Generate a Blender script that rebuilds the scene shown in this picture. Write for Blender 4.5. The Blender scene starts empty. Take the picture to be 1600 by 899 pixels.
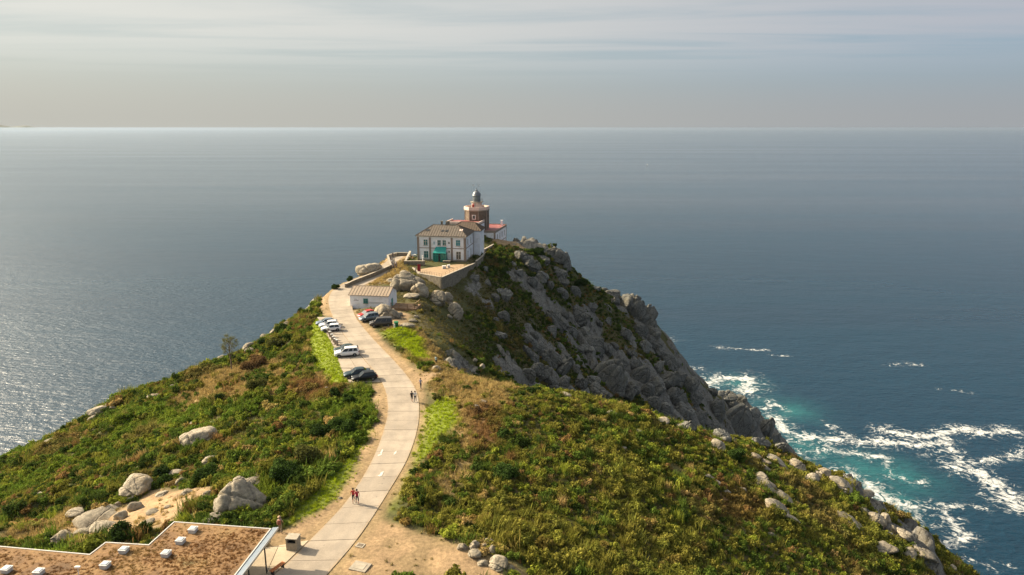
import bpy, bmesh, math, random
import numpy as np
from mathutils import Vector, Matrix, noise as mnoise

scene = bpy.context.scene
COL = scene.collection
R = math.radians

# ------------------------------------------------------------------ camera
CAM_Z = 180.0          # metres above the sea
PITCH = R(13.18)
FPX = 1067.0           # focal length in pixels of a 1600 px wide picture
cam_d = bpy.data.cameras.new('camera')
cam = bpy.data.objects.new('camera', cam_d)
COL.objects.link(cam)
cam.location = (0, 0, CAM_Z)
cam.rotation_euler = (R(90) - PITCH, 0, 0)
cam_d.sensor_width = 36.0
cam_d.lens = 36.0 * FPX / 1600.0
cam_d.clip_start = 0.5
cam_d.clip_end = 120000.0
scene.camera = cam

# ------------------------------------------------------------------ sky, sun, exposure
SUN_EL = R(32.0)
SUN_AZ = R(-69.0)      # from +Y, negative towards -X
sun_dir = Vector((math.sin(SUN_AZ) * math.cos(SUN_EL), math.cos(SUN_AZ) * math.cos(SUN_EL), math.sin(SUN_EL)))

world = bpy.data.worlds.new('World')
scene.world = world
world.use_nodes = True
wn, wl = world.node_tree.nodes, world.node_tree.links
wn.clear()

def wnode(t, **kw):
    n = wn.new(t)
    for k, v in kw.items():
        setattr(n, k, v)
    return n

def wmath(op, a, b=None, clamp=False):
    n = wn.new('ShaderNodeMath'); n.operation = op; n.use_clamp = clamp
    for i, v in enumerate((a, b)):
        if v is None: continue
        if isinstance(v, (int, float)): n.inputs[i].default_value = v
        else: wl.new(v, n.inputs[i])
    return n.outputs[0]

tc = wnode('ShaderNodeTexCoord')
sepd = wnode('ShaderNodeSeparateXYZ'); wl.new(tc.outputs['Generated'], sepd.inputs[0])
dz = wmath('MAXIMUM', sepd.outputs['Z'], 0.012)
comb = wnode('ShaderNodeCombineXYZ')
wl.new(sepd.outputs['X'], comb.inputs[0]); wl.new(sepd.outputs['Y'], comb.inputs[1]); wl.new(dz, comb.inputs[2])
sky = wnode('ShaderNodeTexSky')
sky.sky_type = 'NISHITA'
sky.sun_disc = False
sky.sun_elevation = SUN_EL
sky.sun_rotation = SUN_AZ
sky.altitude = 180
sky.air_density = 1.0
sky.dust_density = 2.2
sky.ozone_density = 2.0
wl.new(comb.outputs[0], sky.inputs['Vector'])
# high thin cloud: a sheet seen in perspective, streaked along one direction
inv = wmath('DIVIDE', 1.0, wmath('MAXIMUM', dz, 0.05))
cx = wmath('MULTIPLY', sepd.outputs['X'], inv)
cy = wmath('MULTIPLY', sepd.outputs['Y'], inv)
cvec = wnode('ShaderNodeCombineXYZ'); wl.new(cx, cvec.inputs[0]); wl.new(cy, cvec.inputs[1])
rot = wnode('ShaderNodeMapping'); rot.inputs['Rotation'].default_value = (0, 0, R(-10)); rot.inputs['Scale'].default_value = (0.2, 0.75, 1)
wl.new(cvec.outputs[0], rot.inputs[0])
n1 = wnode('ShaderNodeTexNoise'); n1.inputs['Scale'].default_value = 1.0; n1.inputs['Detail'].default_value = 7; n1.inputs['Roughness'].default_value = 0.58
n1.inputs['Distortion'].default_value = 0.5
wl.new(rot.outputs[0], n1.inputs['Vector'])
rot2 = wnode('ShaderNodeMapping'); rot2.inputs['Rotation'].default_value = (0, 0, R(-4)); rot2.inputs['Scale'].default_value = (0.06, 0.22, 1); rot2.inputs['Location'].default_value = (3.1, 0.65, 0)
wl.new(cvec.outputs[0], rot2.inputs[0])
n2 = wnode('ShaderNodeTexNoise'); n2.inputs['Scale'].default_value = 1.0; n2.inputs['Detail'].default_value = 3
wl.new(rot2.outputs[0], n2.inputs['Vector'])
dens = wmath('ADD', wmath('MULTIPLY', n1.outputs[0], 0.75), wmath('MULTIPLY', n2.outputs[0], 0.9))
rampc = wnode('ShaderNodeMapRange'); rampc.interpolation_type = 'SMOOTHSTEP'
wl.new(dens, rampc.inputs[0]); rampc.inputs[1].default_value = 0.61; rampc.inputs[2].default_value = 0.92
rampc.inputs[3].default_value = 0.0; rampc.inputs[4].default_value = 0.88
# cloud sheet thins out towards the horizon into haze
elev = wnode('ShaderNodeMapRange'); elev.interpolation_type = 'SMOOTHSTEP'
wl.new(dz, elev.inputs[0]); elev.inputs[1].default_value = 0.05; elev.inputs[2].default_value = 0.13
cmask = wmath('MULTIPLY', rampc.outputs[0], elev.outputs[0])
# glow factor towards the sun for cloud and haze brightness
dotn = wnode('ShaderNodeVectorMath'); dotn.operation = 'DOT_PRODUCT'
wl.new(tc.outputs['Generated'], dotn.inputs[0]); dotn.inputs[1].default_value = sun_dir
glow = wnode('ShaderNodeMapRange'); glow.interpolation_type = 'SMOOTHSTEP'
wl.new(dotn.outputs['Value'], glow.inputs[0]); glow.inputs[1].default_value = -0.35; glow.inputs[2].default_value = 0.95
ccol = wnode('ShaderNodeMixRGB'); wl.new(glow.outputs[0], ccol.inputs[0])
ccol.inputs[1].default_value = (3.0, 3.1, 3.5, 1); ccol.inputs[2].default_value = (5.3, 5.2, 4.7, 1)
hcol = wnode('ShaderNodeMixRGB'); wl.new(glow.outputs[0], hcol.inputs[0])
hcol.inputs[1].default_value = (2.55, 2.62, 2.7, 1); hcol.inputs[2].default_value = (3.85, 3.75, 3.3, 1)
hz = wnode('ShaderNodeMapRange'); hz.interpolation_type = 'SMOOTHSTEP'
wl.new(dz, hz.inputs[0]); hz.inputs[1].default_value = 0.11; hz.inputs[2].default_value = 0.0
hz.inputs[3].default_value = 0.0; hz.inputs[4].default_value = 0.9
pcol = wnode('ShaderNodeMixRGB'); wl.new(glow.outputs[0], pcol.inputs[0])      # thin veil of high haze over the blue
pcol.inputs[1].default_value = (1.95, 2.75, 3.45, 1); pcol.inputs[2].default_value = (3.7, 3.95, 3.65, 1)
vz = wnode('ShaderNodeMapRange'); vz.interpolation_type = 'SMOOTHSTEP'
wl.new(dz, vz.inputs[0]); vz.inputs[1].default_value = 0.75; vz.inputs[2].default_value = 0.2
vz.inputs[3].default_value = 0.3; vz.inputs[4].default_value = 0.85
veil = wnode('ShaderNodeMixRGB'); wl.new(vz.outputs[0], veil.inputs[0]); wl.new(sky.outputs[0], veil.inputs[1]); wl.new(pcol.outputs[0], veil.inputs[2])
m1 = wnode('ShaderNodeMixRGB'); wl.new(hz.outputs[0], m1.inputs[0]); wl.new(veil.outputs[0], m1.inputs[1]); wl.new(hcol.outputs[0], m1.inputs[2])
cadd = wnode('ShaderNodeMixRGB', blend_type='ADD'); cadd.inputs[0].default_value = 0.05; wl.new(ccol.outputs[0], cadd.inputs[1]); wl.new(sky.outputs[0], cadd.inputs[2])
m2 = wnode('ShaderNodeMixRGB'); wl.new(cmask, m2.inputs[0]); wtint = wnode('ShaderNodeMixRGB', blend_type='MULTIPLY'); wtint.inputs[0].default_value = 1.0; wl.new(m1.outputs[0], wtint.inputs[1]); wtint.inputs[2].default_value = (1.0, 1.0, 1.0, 1)
wl.new(wtint.outputs[0], m2.inputs[1]); wl.new(cadd.outputs[0], m2.inputs[2])
# added glow around the sun that brightens the sea's reflection at left
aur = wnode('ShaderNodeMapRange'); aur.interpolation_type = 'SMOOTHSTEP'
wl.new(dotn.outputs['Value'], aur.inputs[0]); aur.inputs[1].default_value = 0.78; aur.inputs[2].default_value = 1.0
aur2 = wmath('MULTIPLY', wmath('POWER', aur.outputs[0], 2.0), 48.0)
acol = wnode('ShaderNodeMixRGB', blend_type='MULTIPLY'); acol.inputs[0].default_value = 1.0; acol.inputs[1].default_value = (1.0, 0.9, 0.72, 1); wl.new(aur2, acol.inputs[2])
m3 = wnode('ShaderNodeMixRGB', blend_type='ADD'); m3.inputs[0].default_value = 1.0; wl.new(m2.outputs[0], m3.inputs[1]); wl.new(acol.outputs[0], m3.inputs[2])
bg = wnode('ShaderNodeBackground'); bg.inputs['Strength'].default_value = 0.0725
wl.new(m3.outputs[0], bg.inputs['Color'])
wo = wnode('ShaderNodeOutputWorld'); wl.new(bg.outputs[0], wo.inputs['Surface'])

sun_l = bpy.data.lights.new('sun', 'SUN')
sun_l.energy = 5.0
sun_l.angle = R(0.6)
sun_l.color = (1.0, 0.82, 0.58)
sun_o = bpy.data.objects.new('sun', sun_l)
COL.objects.link(sun_o)
sun_o.location = (-60, 20, 260)
sun_o.rotation_euler = sun_dir.to_track_quat('Z', 'Y').to_euler()

scene.view_settings.view_transform = 'Standard'
scene.view_settings.look = 'None'
scene.view_settings.exposure = 1.0
scene.view_settings.gamma = 1.0
scene.render.engine = 'CYCLES'
scene.cycles.use_denoising = True
scene.cycles.max_bounces = 5
scene.cycles.diffuse_bounces = 2
scene.cycles.glossy_bounces = 3
scene.cycles.transmission_bounces = 4
scene.cycles.transparent_max_bounces = 8
scene.cycles.volume_bounces = 0
scene.cycles.sample_clamp_indirect = 6.0
scene.render.use_persistent_data = False

# ------------------------------------------------------------------ helpers
rng = np.random.default_rng(7)
random.seed(7)
CP, SP = math.cos(PITCH), math.sin(PITCH)

def ray(px, py):
    """direction from the camera per metre of depth for a spot in the photograph"""
    u = (px - 800.0) / FPX; v = (449.5 - py) / FPX
    return Vector((u, CP + v * SP, -SP + v * CP))

def atz(px, py, z):
    d = ray(px, py); t = (z - CAM_Z) / d.z
    return Vector((0, 0, CAM_Z)) + d * t

def aty(px, py, y):
    d = ray(px, py); t = y / d.y
    return Vector((0, 0, CAM_Z)) + d * t

def tag(o, label=None, cat=None, group=None, kind=None):
    if label: o['label'] = label
    if cat: o['category'] = cat
    if group: o['group'] = group
    if kind: o['kind'] = kind
    return o

def link(name, me, mats=None, parent=None, loc=None, rotz=None, smooth=False):
    if mats is not None and len(me.materials) == 0:
        for m in (mats if isinstance(mats, (list, tuple)) else [mats]):
            me.materials.append(m)
    if smooth:
        me.polygons.foreach_set('use_smooth', np.ones(len(me.polygons), dtype=bool))
    o = bpy.data.objects.new(name, me)
    COL.objects.link(o)
    if parent is not None: o.parent = parent
    if loc is not None: o.location = loc
    if rotz is not None: o.rotation_euler = (0, 0, rotz)
    return o

def empty(name, loc=(0, 0, 0), rotz=0.0, label=None, cat=None, group=None, parent=None):
    o = bpy.data.objects.new(name, None)
    COL.objects.link(o)
    o.empty_display_size = 0.3
    o.location = loc
    o.rotation_euler = (0, 0, rotz)
    if parent: o.parent = parent
    return tag(o, label, cat, group)

class MB:
    """collects simple shapes and turns them into one mesh"""
    def __init__(self):
        self.v = []; self.f = []; self.m = []
    def add(self, vs, fs, m=0):
        b = len(self.v)
        self.v += [tuple(p) for p in vs]
        self.f += [tuple(i + b for i in f) for f in fs]
        self.m += [m] * len(fs)
        return self
    def box(self, x0, x1, y0, y1, z0, z1, m=0):
        vs = [(x0,y0,z0),(x1,y0,z0),(x1,y1,z0),(x0,y1,z0),(x0,y0,z1),(x1,y0,z1),(x1,y1,z1),(x0,y1,z1)]
        return self.add(vs, [(0,3,2,1),(4,5,6,7),(0,1,5,4),(1,2,6,5),(2,3,7,6),(3,0,4,7)], m)
    def prism(self, pts, z0, z1, m=0):
        n = len(pts)
        z0s = z0 if hasattr(z0, '__len__') else [z0] * n
        z1s = z1 if hasattr(z1, '__len__') else [z1] * n
        vs = [(p[0], p[1], a) for p, a in zip(pts, z0s)] + [(p[0], p[1], a) for p, a in zip(pts, z1s)]
        fs = [tuple(range(n - 1, -1, -1)), tuple(range(n, 2 * n))]
        fs += [(i, (i + 1) % n, n + (i + 1) % n, n + i) for i in range(n)]
        return self.add(vs, fs, m)
    def tube(self, p0, p1, r0, r1=None, n=8, m=0, cap=True):
        r1 = r0 if r1 is None else r1
        p0, p1 = Vector(p0), Vector(p1)
        d = (p1 - p0).normalized()
        a = d.orthogonal().normalized(); b = d.cross(a)
        vs = []
        for p, r in ((p0, r0), (p1, r1)):
            for i in range(n):
                t = 2 * math.pi * i / n
                vs.append(p + a * (r * math.cos(t)) + b * (r * math.sin(t)))
        fs = [(i, (i + 1) % n, n + (i + 1) % n, n + i) for i in range(n)]
        if cap: fs += [tuple(range(n - 1, -1, -1)), tuple(range(n, 2 * n))]
        return self.add(vs, fs, m)
    def lathe(self, prof, n=16, m=0, c=(0, 0, 0), rot=0.0):
        vs = []; k = len(prof)
        for i in range(n):
            t = 2 * math.pi * i / n + rot
            for r, z in prof:
                vs.append((c[0] + r * math.cos(t), c[1] + r * math.sin(t), c[2] + z))
        fs = []
        for i in range(n):
            j = (i + 1) % n
            for q in range(k - 1):
                fs.append((i * k + q, j * k + q, j * k + q + 1, i * k + q + 1))
        fs.append(tuple(i * k for i in range(n - 1, -1, -1)))
        fs.append(tuple(i * k + k - 1 for i in range(n)))
        return self.add(vs, fs, m)
    def mesh(self, name):
        me = bpy.data.meshes.new(name)
        me.from_pydata(self.v, [], self.f)
        me.polygons.foreach_set('material_index', np.array(self.m, dtype=np.int32))
        me.update()
        return me
    def build(self, name, mats, parent=None, smooth=False, bevel=0.0, loc=None, rotz=None):
        me = self.mesh(name)
        if bevel > 0:
            bm = bmesh.new(); bm.from_mesh(me)
            bmesh.ops.remove_doubles(bm, verts=bm.verts, dist=1e-5)
            bmesh.ops.bevel(bm, geom=[e for e in bm.edges if len(e.link_faces) == 2 and e.calc_face_angle(0) > 0.5], offset=bevel, segments=2, affect='EDGES', profile=0.6)
            bm.to_mesh(me); bm.free()
        return link(name, me, mats, parent, loc, rotz, smooth)

# ------------------------------------------------------------------ materials
def new_mat(name):
    m = bpy.data.materials.new(name); m.use_nodes = True
    nt = m.node_tree; nt.nodes.clear()
    out = nt.nodes.new('ShaderNodeOutputMaterial')
    b = nt.nodes.new('ShaderNodeBsdfPrincipled')
    nt.links.new(b.outputs[0], out.inputs[0])
    return m, nt, b

def nd(nt, t, ins=None, **kw):
    n = nt.nodes.new(t)
    for k, v in kw.items(): setattr(n, k, v)
    for k, v in (ins or {}).items():
        if hasattr(v, 'is_linked') or isinstance(v, bpy.types.NodeSocket): nt.links.new(v, n.inputs[k])
        else: n.inputs[k].default_value = v
    return n

def ramp(nt, fac, stops):
    r = nt.nodes.new('ShaderNodeValToRGB')
    e = r.color_ramp.elements
    while len(e) < len(stops): e.new(0.5)
    for el, (p, c) in zip(e, stops):
        el.position = p; el.color = (*c, 1) if len(c) == 3 else c
    nt.links.new(fac, r.inputs[0])
    return r.outputs[0]

def surf(name, col, rough=0.8, var=0.15, scale=3.0, bump=0.0, bscale=20.0, metal=0.0, spec=0.3, dirt=None, dscale=0.6, coat=0.0, coord='Object'):
    """painted / mineral surface with uneven colour, blotches and fine relief"""
    m, nt, b = new_mat(name)
    tcn = nd(nt, 'ShaderNodeTexCoord')
    vec = tcn.outputs[coord]
    n = nd(nt, 'ShaderNodeTexNoise', {'Vector': vec, 'Scale': scale, 'Detail': 5.0, 'Roughness': 0.62})
    lo = tuple(c * (1 - var) for c in col); hi = tuple(min(1, c * (1 + var)) for c in col)
    c = ramp(nt, n.outputs[0], [(0.3, lo), (0.7, hi)])
    if dirt:
        d = nd(nt, 'ShaderNodeTexNoise', {'Vector': vec, 'Scale': dscale, 'Detail': 6.0, 'Roughness': 0.7})
        dm = nd(nt, 'ShaderNodeMapRange', {0: d.outputs[0], 1: 0.5, 2: 0.72, 3: 0.0, 4: 0.7})
        mx = nd(nt, 'ShaderNodeMixRGB', {0: dm.outputs[0], 1: c, 2: (*dirt, 1)})
        c = mx.outputs[0]
    nt.links.new(c, b.inputs['Base Color'])
    b.inputs['Roughness'].default_value = rough
    b.inputs['Metallic'].default_value = metal
    b.inputs['Specular IOR Level'].default_value = spec
    b.inputs['Coat Weight'].default_value = coat
    b.inputs['Coat Roughness'].default_value = 0.06
    if bump > 0:
        bn = nd(nt, 'ShaderNodeTexNoise', {'Vector': vec, 'Scale': bscale, 'Detail': 6.0, 'Roughness': 0.65})
        bp = nd(nt, 'ShaderNodeBump', {'Height': bn.outputs[0], 'Strength': bump, 'Distance': 0.05})
        nt.links.new(bp.outputs[0], b.inputs['Normal'])
    return m
# ------------------------------------------------------------------ terrain
_pts = []
def P(px, py, z):
    p = atz(px, py, z); _pts.append((p.x, p.y, z))
def W(x, y, z): _pts.append((x, y, z))

# plateau along the road
for q in [(478,899,140.0),(560,899,140.0),(640,899,140.0),(500,840,140),(600,780,140),(660,720,140.2),(640,660,140),(700,640,140.0),
          (600,600,139.8),(550,560,139.6),(650,560,139.8),(700,580,139.8),(600,530,139.4),(540,510,139.2),(520,480,139.0),(560,470,138.8),(600,500,139.2),
          (640,520,139.2),(690,555,139.6),(530,455,138.6),(555,440,138.8),(590,425,139.6),(612,400,140.6),(635,400,140.8),(640,425,139.6),(660,420,139.6)]:
    P(*q)
# inside the frame's lower left: visitor centre ground
for q in [(425,870,139.9),(300,870,139.8),(150,899,139.6),(0,899,138.5),(440,760,139.6),(400,800,139.8)]: P(*q)
# under house and lighthouse
for q in [(-28,207,139.8),(-14,205,139.6),(-13,216,139.6),(-28,218,139.8),(-20,230,139.6),(-6,238,138.6),(-2,257,137.6),(-18,258,138.6),(-30,240,138.6),(-36,215,140.2)]: W(*q)
# brown flat top right of the lighthouse
for q in [(800,378,138.0),(830,380,137.6),(862,384,136.4)]: P(*q)
W(4,240,137.2); W(14,256,134)
# right hill
for q in [(760,899,139.7),(900,899,137.6),(1050,899,133.5),(1200,899,127.5),(1350,899,120),(1470,890,113),
          (720,800,140.2),(850,800,139),(1000,800,135),(1150,800,128),(1300,800,119.5),(1385,800,113),
          (740,700,140.4),(850,700,139.4),(1000,710,134.5),(1130,725,127.5),(1235,735,120.5),
          (740,593,139.5),(820,607,138.6),(900,617,136.6),(1000,642,132.6),(1100,671,127.6),(1200,693,122),(1300,748,115),(1400,803,110),(1452,857,109),(1497,895,108)]: P(*q)
# behind the right hill's crest
for px, py, z in [(740,593,139.5),(820,607,138.6),(900,617,136.6),(1000,642,132.6),(1100,671,127.6),(1200,693,122),(1300,748,115),(1400,803,110),(1452,857,109),(1497,895,108)]:
    p = atz(px, py, z); d = Vector((p.x, p.y)).normalized()
    if px > 1250: d = (d + Vector((1.0, -0.1))).normalized()
    k = 0.8 if px > 860 else 0.62
    W(p.x + d.x * 7, p.y + d.y * 7, z - 5.0 * k); W(p.x + d.x * 16, p.y + d.y * 16, z - 15.0 * k)
    if px > 950: W(p.x + d.x * 36, p.y + d.y * 36, z - 36.0)
    if px > 1200: W(p.x + d.x * 70, p.y + d.y * 70, z - 78.0); W(p.x + d.x * 120, p.y + d.y * 120, -10)
W(78, 85, 96); W(85, 60, 92); W(90, 35, 92); W(120, 60, 55); W(160, 60, 5); W(170, 20, 0); W(185, 110, -12)
# gully
for q in [(2,136,126),(20,150,102),(45,170,79),(80,195,44),(120,230,-2),(150,260,-12)]: W(*q)
# shaded face of the headland, rim first
for q in [(-10,114,139.2),(-14,132,138.8),(-18,144,138.4),(-21.5,158,137.8),(-20,172,136.8),(-9,200,136.5),(-1,226,136.4),(9,236,135.4),
          (-12,146,133.5),(-15,160,132.5),(-14,175,132),(-4,146,125.5),(-7,162,126.5),(-5,180,126.5),(-8,192,130.5),(0,200,128),(6,216,127),(16,230,124),(3,160,116),(4,178,117),(10,196,113.5),(16,212,112),(25,226,109),(33,238,104),(28,180,95),(38,198,91),(48,216,87),(60,232,79),(72,214,66),(86,240,52),(102,266,42),(118,280,24),(130,262,0)]: W(*q)
# right-hand ridge of the headland seen against the sea
for q in [(888,400,250),(893,420,251),(925,446,262),(962,456,268),(1000,476,275),(1022,503,279),(1030,527,282),(1060,561,286),(1080,582,290),(1103,606,296),(1135,608,304),(1160,616,310),(1186,646,316),(1215,671,324),(1235,702,330)]:
    p = aty(*q); _pts.append(tuple(p))
    d = Vector((0.35, 0.94))
    W(p.x + d.x * 14, p.y + d.y * 14, p.z - 13); W(p.x + d.x * 50, p.y + d.y * 50, p.z - 55)
W(165, 345, -8); W(190, 330, -14); W(150, 300, -8)
# left spur: ridge against the sea, and the ground in front
LS = [(0,724,116),(75,690,118),(150,647,120),(250,608,124),(350,564,129),(430,519,132),(480,484,135.2),(518,450,138)]
for q in LS:
    P(*q)
    p = atz(*q); d = (Vector((p.x, p.y)).normalized() * 1.0 + Vector((-0.45, 0.2))).normalized()
    W(p.x + d.x * 8, p.y + d.y * 8, q[2] - 6.5); W(p.x + d.x * 25, p.y + d.y * 25, q[2] - 24)
    W(p.x + d.x * 60, p.y + d.y * 60, q[2] - 62)
    W(p.x + d.x * 130, p.y + d.y * 130, -12)
for q in [(0,800,125.5),(100,760,128),(200,700,129.5),(300,650,132.2),(400,600,135),(300,760,136.8),(400,700,138.2),(480,600,138.4),(470,540,136.8),(120,840,133.5),(0,850,131),(220,790,135)]: P(*q)
W(-90,60,118); W(-90,30,118); W(-140,60,90); W(-190,60,50); W(-190,0,50); W(-60,20,135); W(-30,20,140); W(0,20,140); W(40,20,133); W(-30,-20,140); W(20,-20,138); W(70,-20,115); W(-100,-20,115)
# left/back of the headland
for q in [(-46,178,136.2),(-52,186,128),(-47,200,134),(-58,204,118),(-48,222,124),(-40,236,126),(-62,236,100),(-100,240,50),(-140,260,-8),(-120,200,45),(-30,270,118),(-10,275,116),(6,272,118),(-30,310,80),(10,310,78),(40,320,60),(-30,370,10),(20,380,5),(-60,330,30),(80,360,20),(-100,320,-10),(-10,420,-14),(100,420,-14),(-150,350,-14)]: W(*q)

_A = np.array(_pts, dtype=float)
X0, X1, Y0, Y1, ST = -195.0, 195.0, -25.0, 425.0, 1.0
gx = np.arange(X0, X1 + 0.1, ST); gy = np.arange(Y0, Y1 + 0.1, ST)
GX, GY = np.meshgrid(gx, gy)
def rbf(A, smooth=0.6):
    n = len(A); xy = A[:, :2]
    D = np.sqrt(((xy[:, None] - xy[None]) ** 2).sum(-1))
    M = np.zeros((n + 3, n + 3)); M[:n, :n] = D - np.eye(n) * smooth
    M[:n, n] = 1; M[:n, n + 1:] = xy; M[n, :n] = 1; M[n + 1:, :n] = xy.T
    w = np.linalg.solve(M, np.concatenate([A[:, 2], np.zeros(3)]))
    Z = np.zeros_like(GX)
    for i in range(n):
        Z += w[i] * np.sqrt((GX - xy[i, 0]) ** 2 + (GY - xy[i, 1]) ** 2)
    return Z + w[n] + w[n + 1] * GX + w[n + 2] * GY
def blur(Z, s):
    k = int(3 * s / ST) + 1
    g = np.exp(-0.5 * (np.arange(-k, k + 1) * ST / s) ** 2); g /= g.sum()
    Zp = np.pad(Z, k, mode='edge')
    Zp = np.apply_along_axis(lambda r: np.convolve(r, g, 'valid'), 1, Zp)
    return np.apply_along_axis(lambda r: np.convolve(r, g, 'valid'), 0, Zp)
ZB = np.maximum(blur(rbf(_A), 1.8), -16.0)

def vnoise(x, y, seed=0):
    """value noise on arrays"""
    xi = np.floor(x).astype(np.int64); yi = np.floor(y).astype(np.int64)
    fx = x - xi; fy = y - yi
    fx = fx * fx * (3 - 2 * fx); fy = fy * fy * (3 - 2 * fy)
    def h(a, b):
        n = (a * 374761393 + b * 668265263 + seed * 144665) & 0x7fffffff
        n = ((n ^ (n >> 13)) * 1274126177) & 0x7fffffff
        return ((n ^ (n >> 16)) & 0xffff) / 65535.0
    return (h(xi, yi) * (1 - fx) + h(xi + 1, yi) * fx) * (1 - fy) + (h(xi, yi + 1) * (1 - fx) + h(xi + 1, yi + 1) * fx) * fy
def fbm(x, y, sc, oct=4, seed=0, rough=0.5):
    a, t, s = 1.0, 0.0, 0.0
    for o in range(oct):
        t = t + a * vnoise(x / sc, y / sc, seed + o * 17); s += a; a *= rough; sc *= 0.5
    return t / s

def inpoly(x, y, poly):
    c = np.zeros(np.shape(x), dtype=bool); n = len(poly)
    for i in range(n):
        ax, ay = poly[i][0], poly[i][1]; bx, by = poly[(i + 1) % n][0], poly[(i + 1) % n][1]
        if ay == by: continue
        k = ((ay > y) != (by > y)) & (x < (bx - ax) * (y - ay) / (by - ay) + ax)
        c ^= k
    return c
def polydist(x, y, line, closed=False):
    best = np.full(np.shape(x), 1e9)
    n = len(line); m = n if closed else n - 1
    for i in range(m):
        ax, ay = line[i][0], line[i][1]; bx, by = line[(i + 1) % n][0], line[(i + 1) % n][1]
        dx, dy = bx - ax, by - ay; L = dx * dx + dy * dy + 1e-9
        t = np.clip(((x - ax) * dx + (y - ay) * dy) / L, 0, 1)
        best = np.minimum(best, (x - ax - t * dx) ** 2 + (y - ay - t * dy) ** 2)
    return np.sqrt(best)
def sdist(x, y, poly):
    d = polydist(x, y, poly, True)
    return np.where(inpoly(x, y, poly), -d, d)
def sstep(a, b, x):
    t = np.clip((x - a) / (b - a), 0, 1); return t * t * (3 - 2 * t)

def bil(Z, x, y):
    fx = np.clip((np.asarray(x) - X0) / ST, 0, len(gx) - 1.001); fy = np.clip((np.asarray(y) - Y0) / ST, 0, len(gy) - 1.001)
    i = fx.astype(int); j = fy.astype(int); u = fx - i; v = fy - j
    return (Z[j, i] * (1 - u) + Z[j, i + 1] * u) * (1 - v) + (Z[j + 1, i] * (1 - u) + Z[j + 1, i + 1] * u) * v

def at(px, py, Z=None):
    """spot of the ground seen at a place in the photograph"""
    Z = ZB if Z is None else Z
    d = ray(px, py)
    t = np.arange(45.0, 460.0, 0.25)
    h = CAM_Z + d.z * t - bil(Z, d.x * t, d.y * t)
    k = np.argmax(h < 0)
    if h[k] >= 0: k = len(t) - 1
    a = t[k - 1] if k else t[0]; f = h[k - 1] / (h[k - 1] - h[k] + 1e-9) if k else 0
    tt = a + 0.25 * f
    return Vector((d.x * tt, d.y * tt, CAM_Z + d.z * tt))
def atp(lst): return [tuple(at(*q)[:2]) for q in lst]

# --- the road: left and right edges
ROAD_R = [(470,940),(510,899),(560,840),(600,780),(635,720),(651,675),(655,640),(650,610),(634,585),(612,560),(588,535),(566,510),(554,492),(550,476),(553,462),(565,449),(585,438),(604,426),(616,412),(632,400)]
ROAD_L = [(372,940),(428,899),(486,843),(542,783),(580,722),(599,675),(606,640),(602,610),(590,588),(570,563),(548,538),(531,514),(520,495),(514,478),(514,464),(524,451),(548,439),(578,427),(599,413),(611,401)]
def resample(L, Rr, step):
    L = np.array(L); Rr = np.array(Rr)
    mid = (L + Rr) / 2
    s = np.concatenate([[0], np.cumsum(np.sqrt(((mid[1:] - mid[:-1]) ** 2).sum(1)))])
    # smooth by Catmull-Rom sampling
    def cr(Pn, u):
        i = int(np.clip(np.searchsorted(s, u) - 1, 0, len(s) - 2)); t = (u - s[i]) / (s[i + 1] - s[i])
        p0 = Pn[max(i - 1, 0)]; p1 = Pn[i]; p2 = Pn[i + 1]; p3 = Pn[min(i + 2, len(Pn) - 1)]
        return 0.5 * ((2 * p1) + (-p0 + p2) * t + (2 * p0 - 5 * p1 + 4 * p2 - p3) * t * t + (-p0 + 3 * p1 - 3 * p2 + p3) * t ** 3)
    us = np.arange(0, s[-1], step)
    return np.array([cr(L, u) for u in us]), np.array([cr(Rr, u) for u in us])
ROAD_Z = [140,140,140,140,140.1,140,140,139.9,139.8,139.7,139.5,139.3,139.15,139,138.85,138.8,139.0,139.4,140.0,140.6]
rl = [tuple(atz(a, b, z)[:2]) for (a, b), z in zip(ROAD_L, ROAD_Z)]; rr = [tuple(atz(a, b, z)[:2]) for (a, b), z in zip(ROAD_R, ROAD_Z)]
RL, RR = resample(rl, rr, 0.8)
RM = (RL + RR) / 2
road_poly = [tuple(p) for p in RL] + [tuple(p) for p in RR[::-1]]
_c = (np.array(rl) + np.array(rr)) / 2
_i = np.argmin((RM[:, None, 0] - _c[None, :, 0]) ** 2 + (RM[:, None, 1] - _c[None, :, 1]) ** 2, axis=0)
rz = np.interp(np.arange(len(RM)), _i, ROAD_Z)
kk = np.ones(15) / 15
rz = np.convolve(np.pad(rz, 7, mode='edge'), kk, 'valid')
# parking apron left of the road
APRON = atp([(496,503),(520,497),(560,552),(604,600),(575,603),(546,601),(535,585),(527,562),(517,538),(505,522)])
PLAZA = atp([(300,905),(372,866),(440,859),(480,852),(520,842),(505,899),(470,960),(260,960)])
TERR = atp([(645,420),(660,411),(742,412),(690,435),(656,429)])

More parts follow.
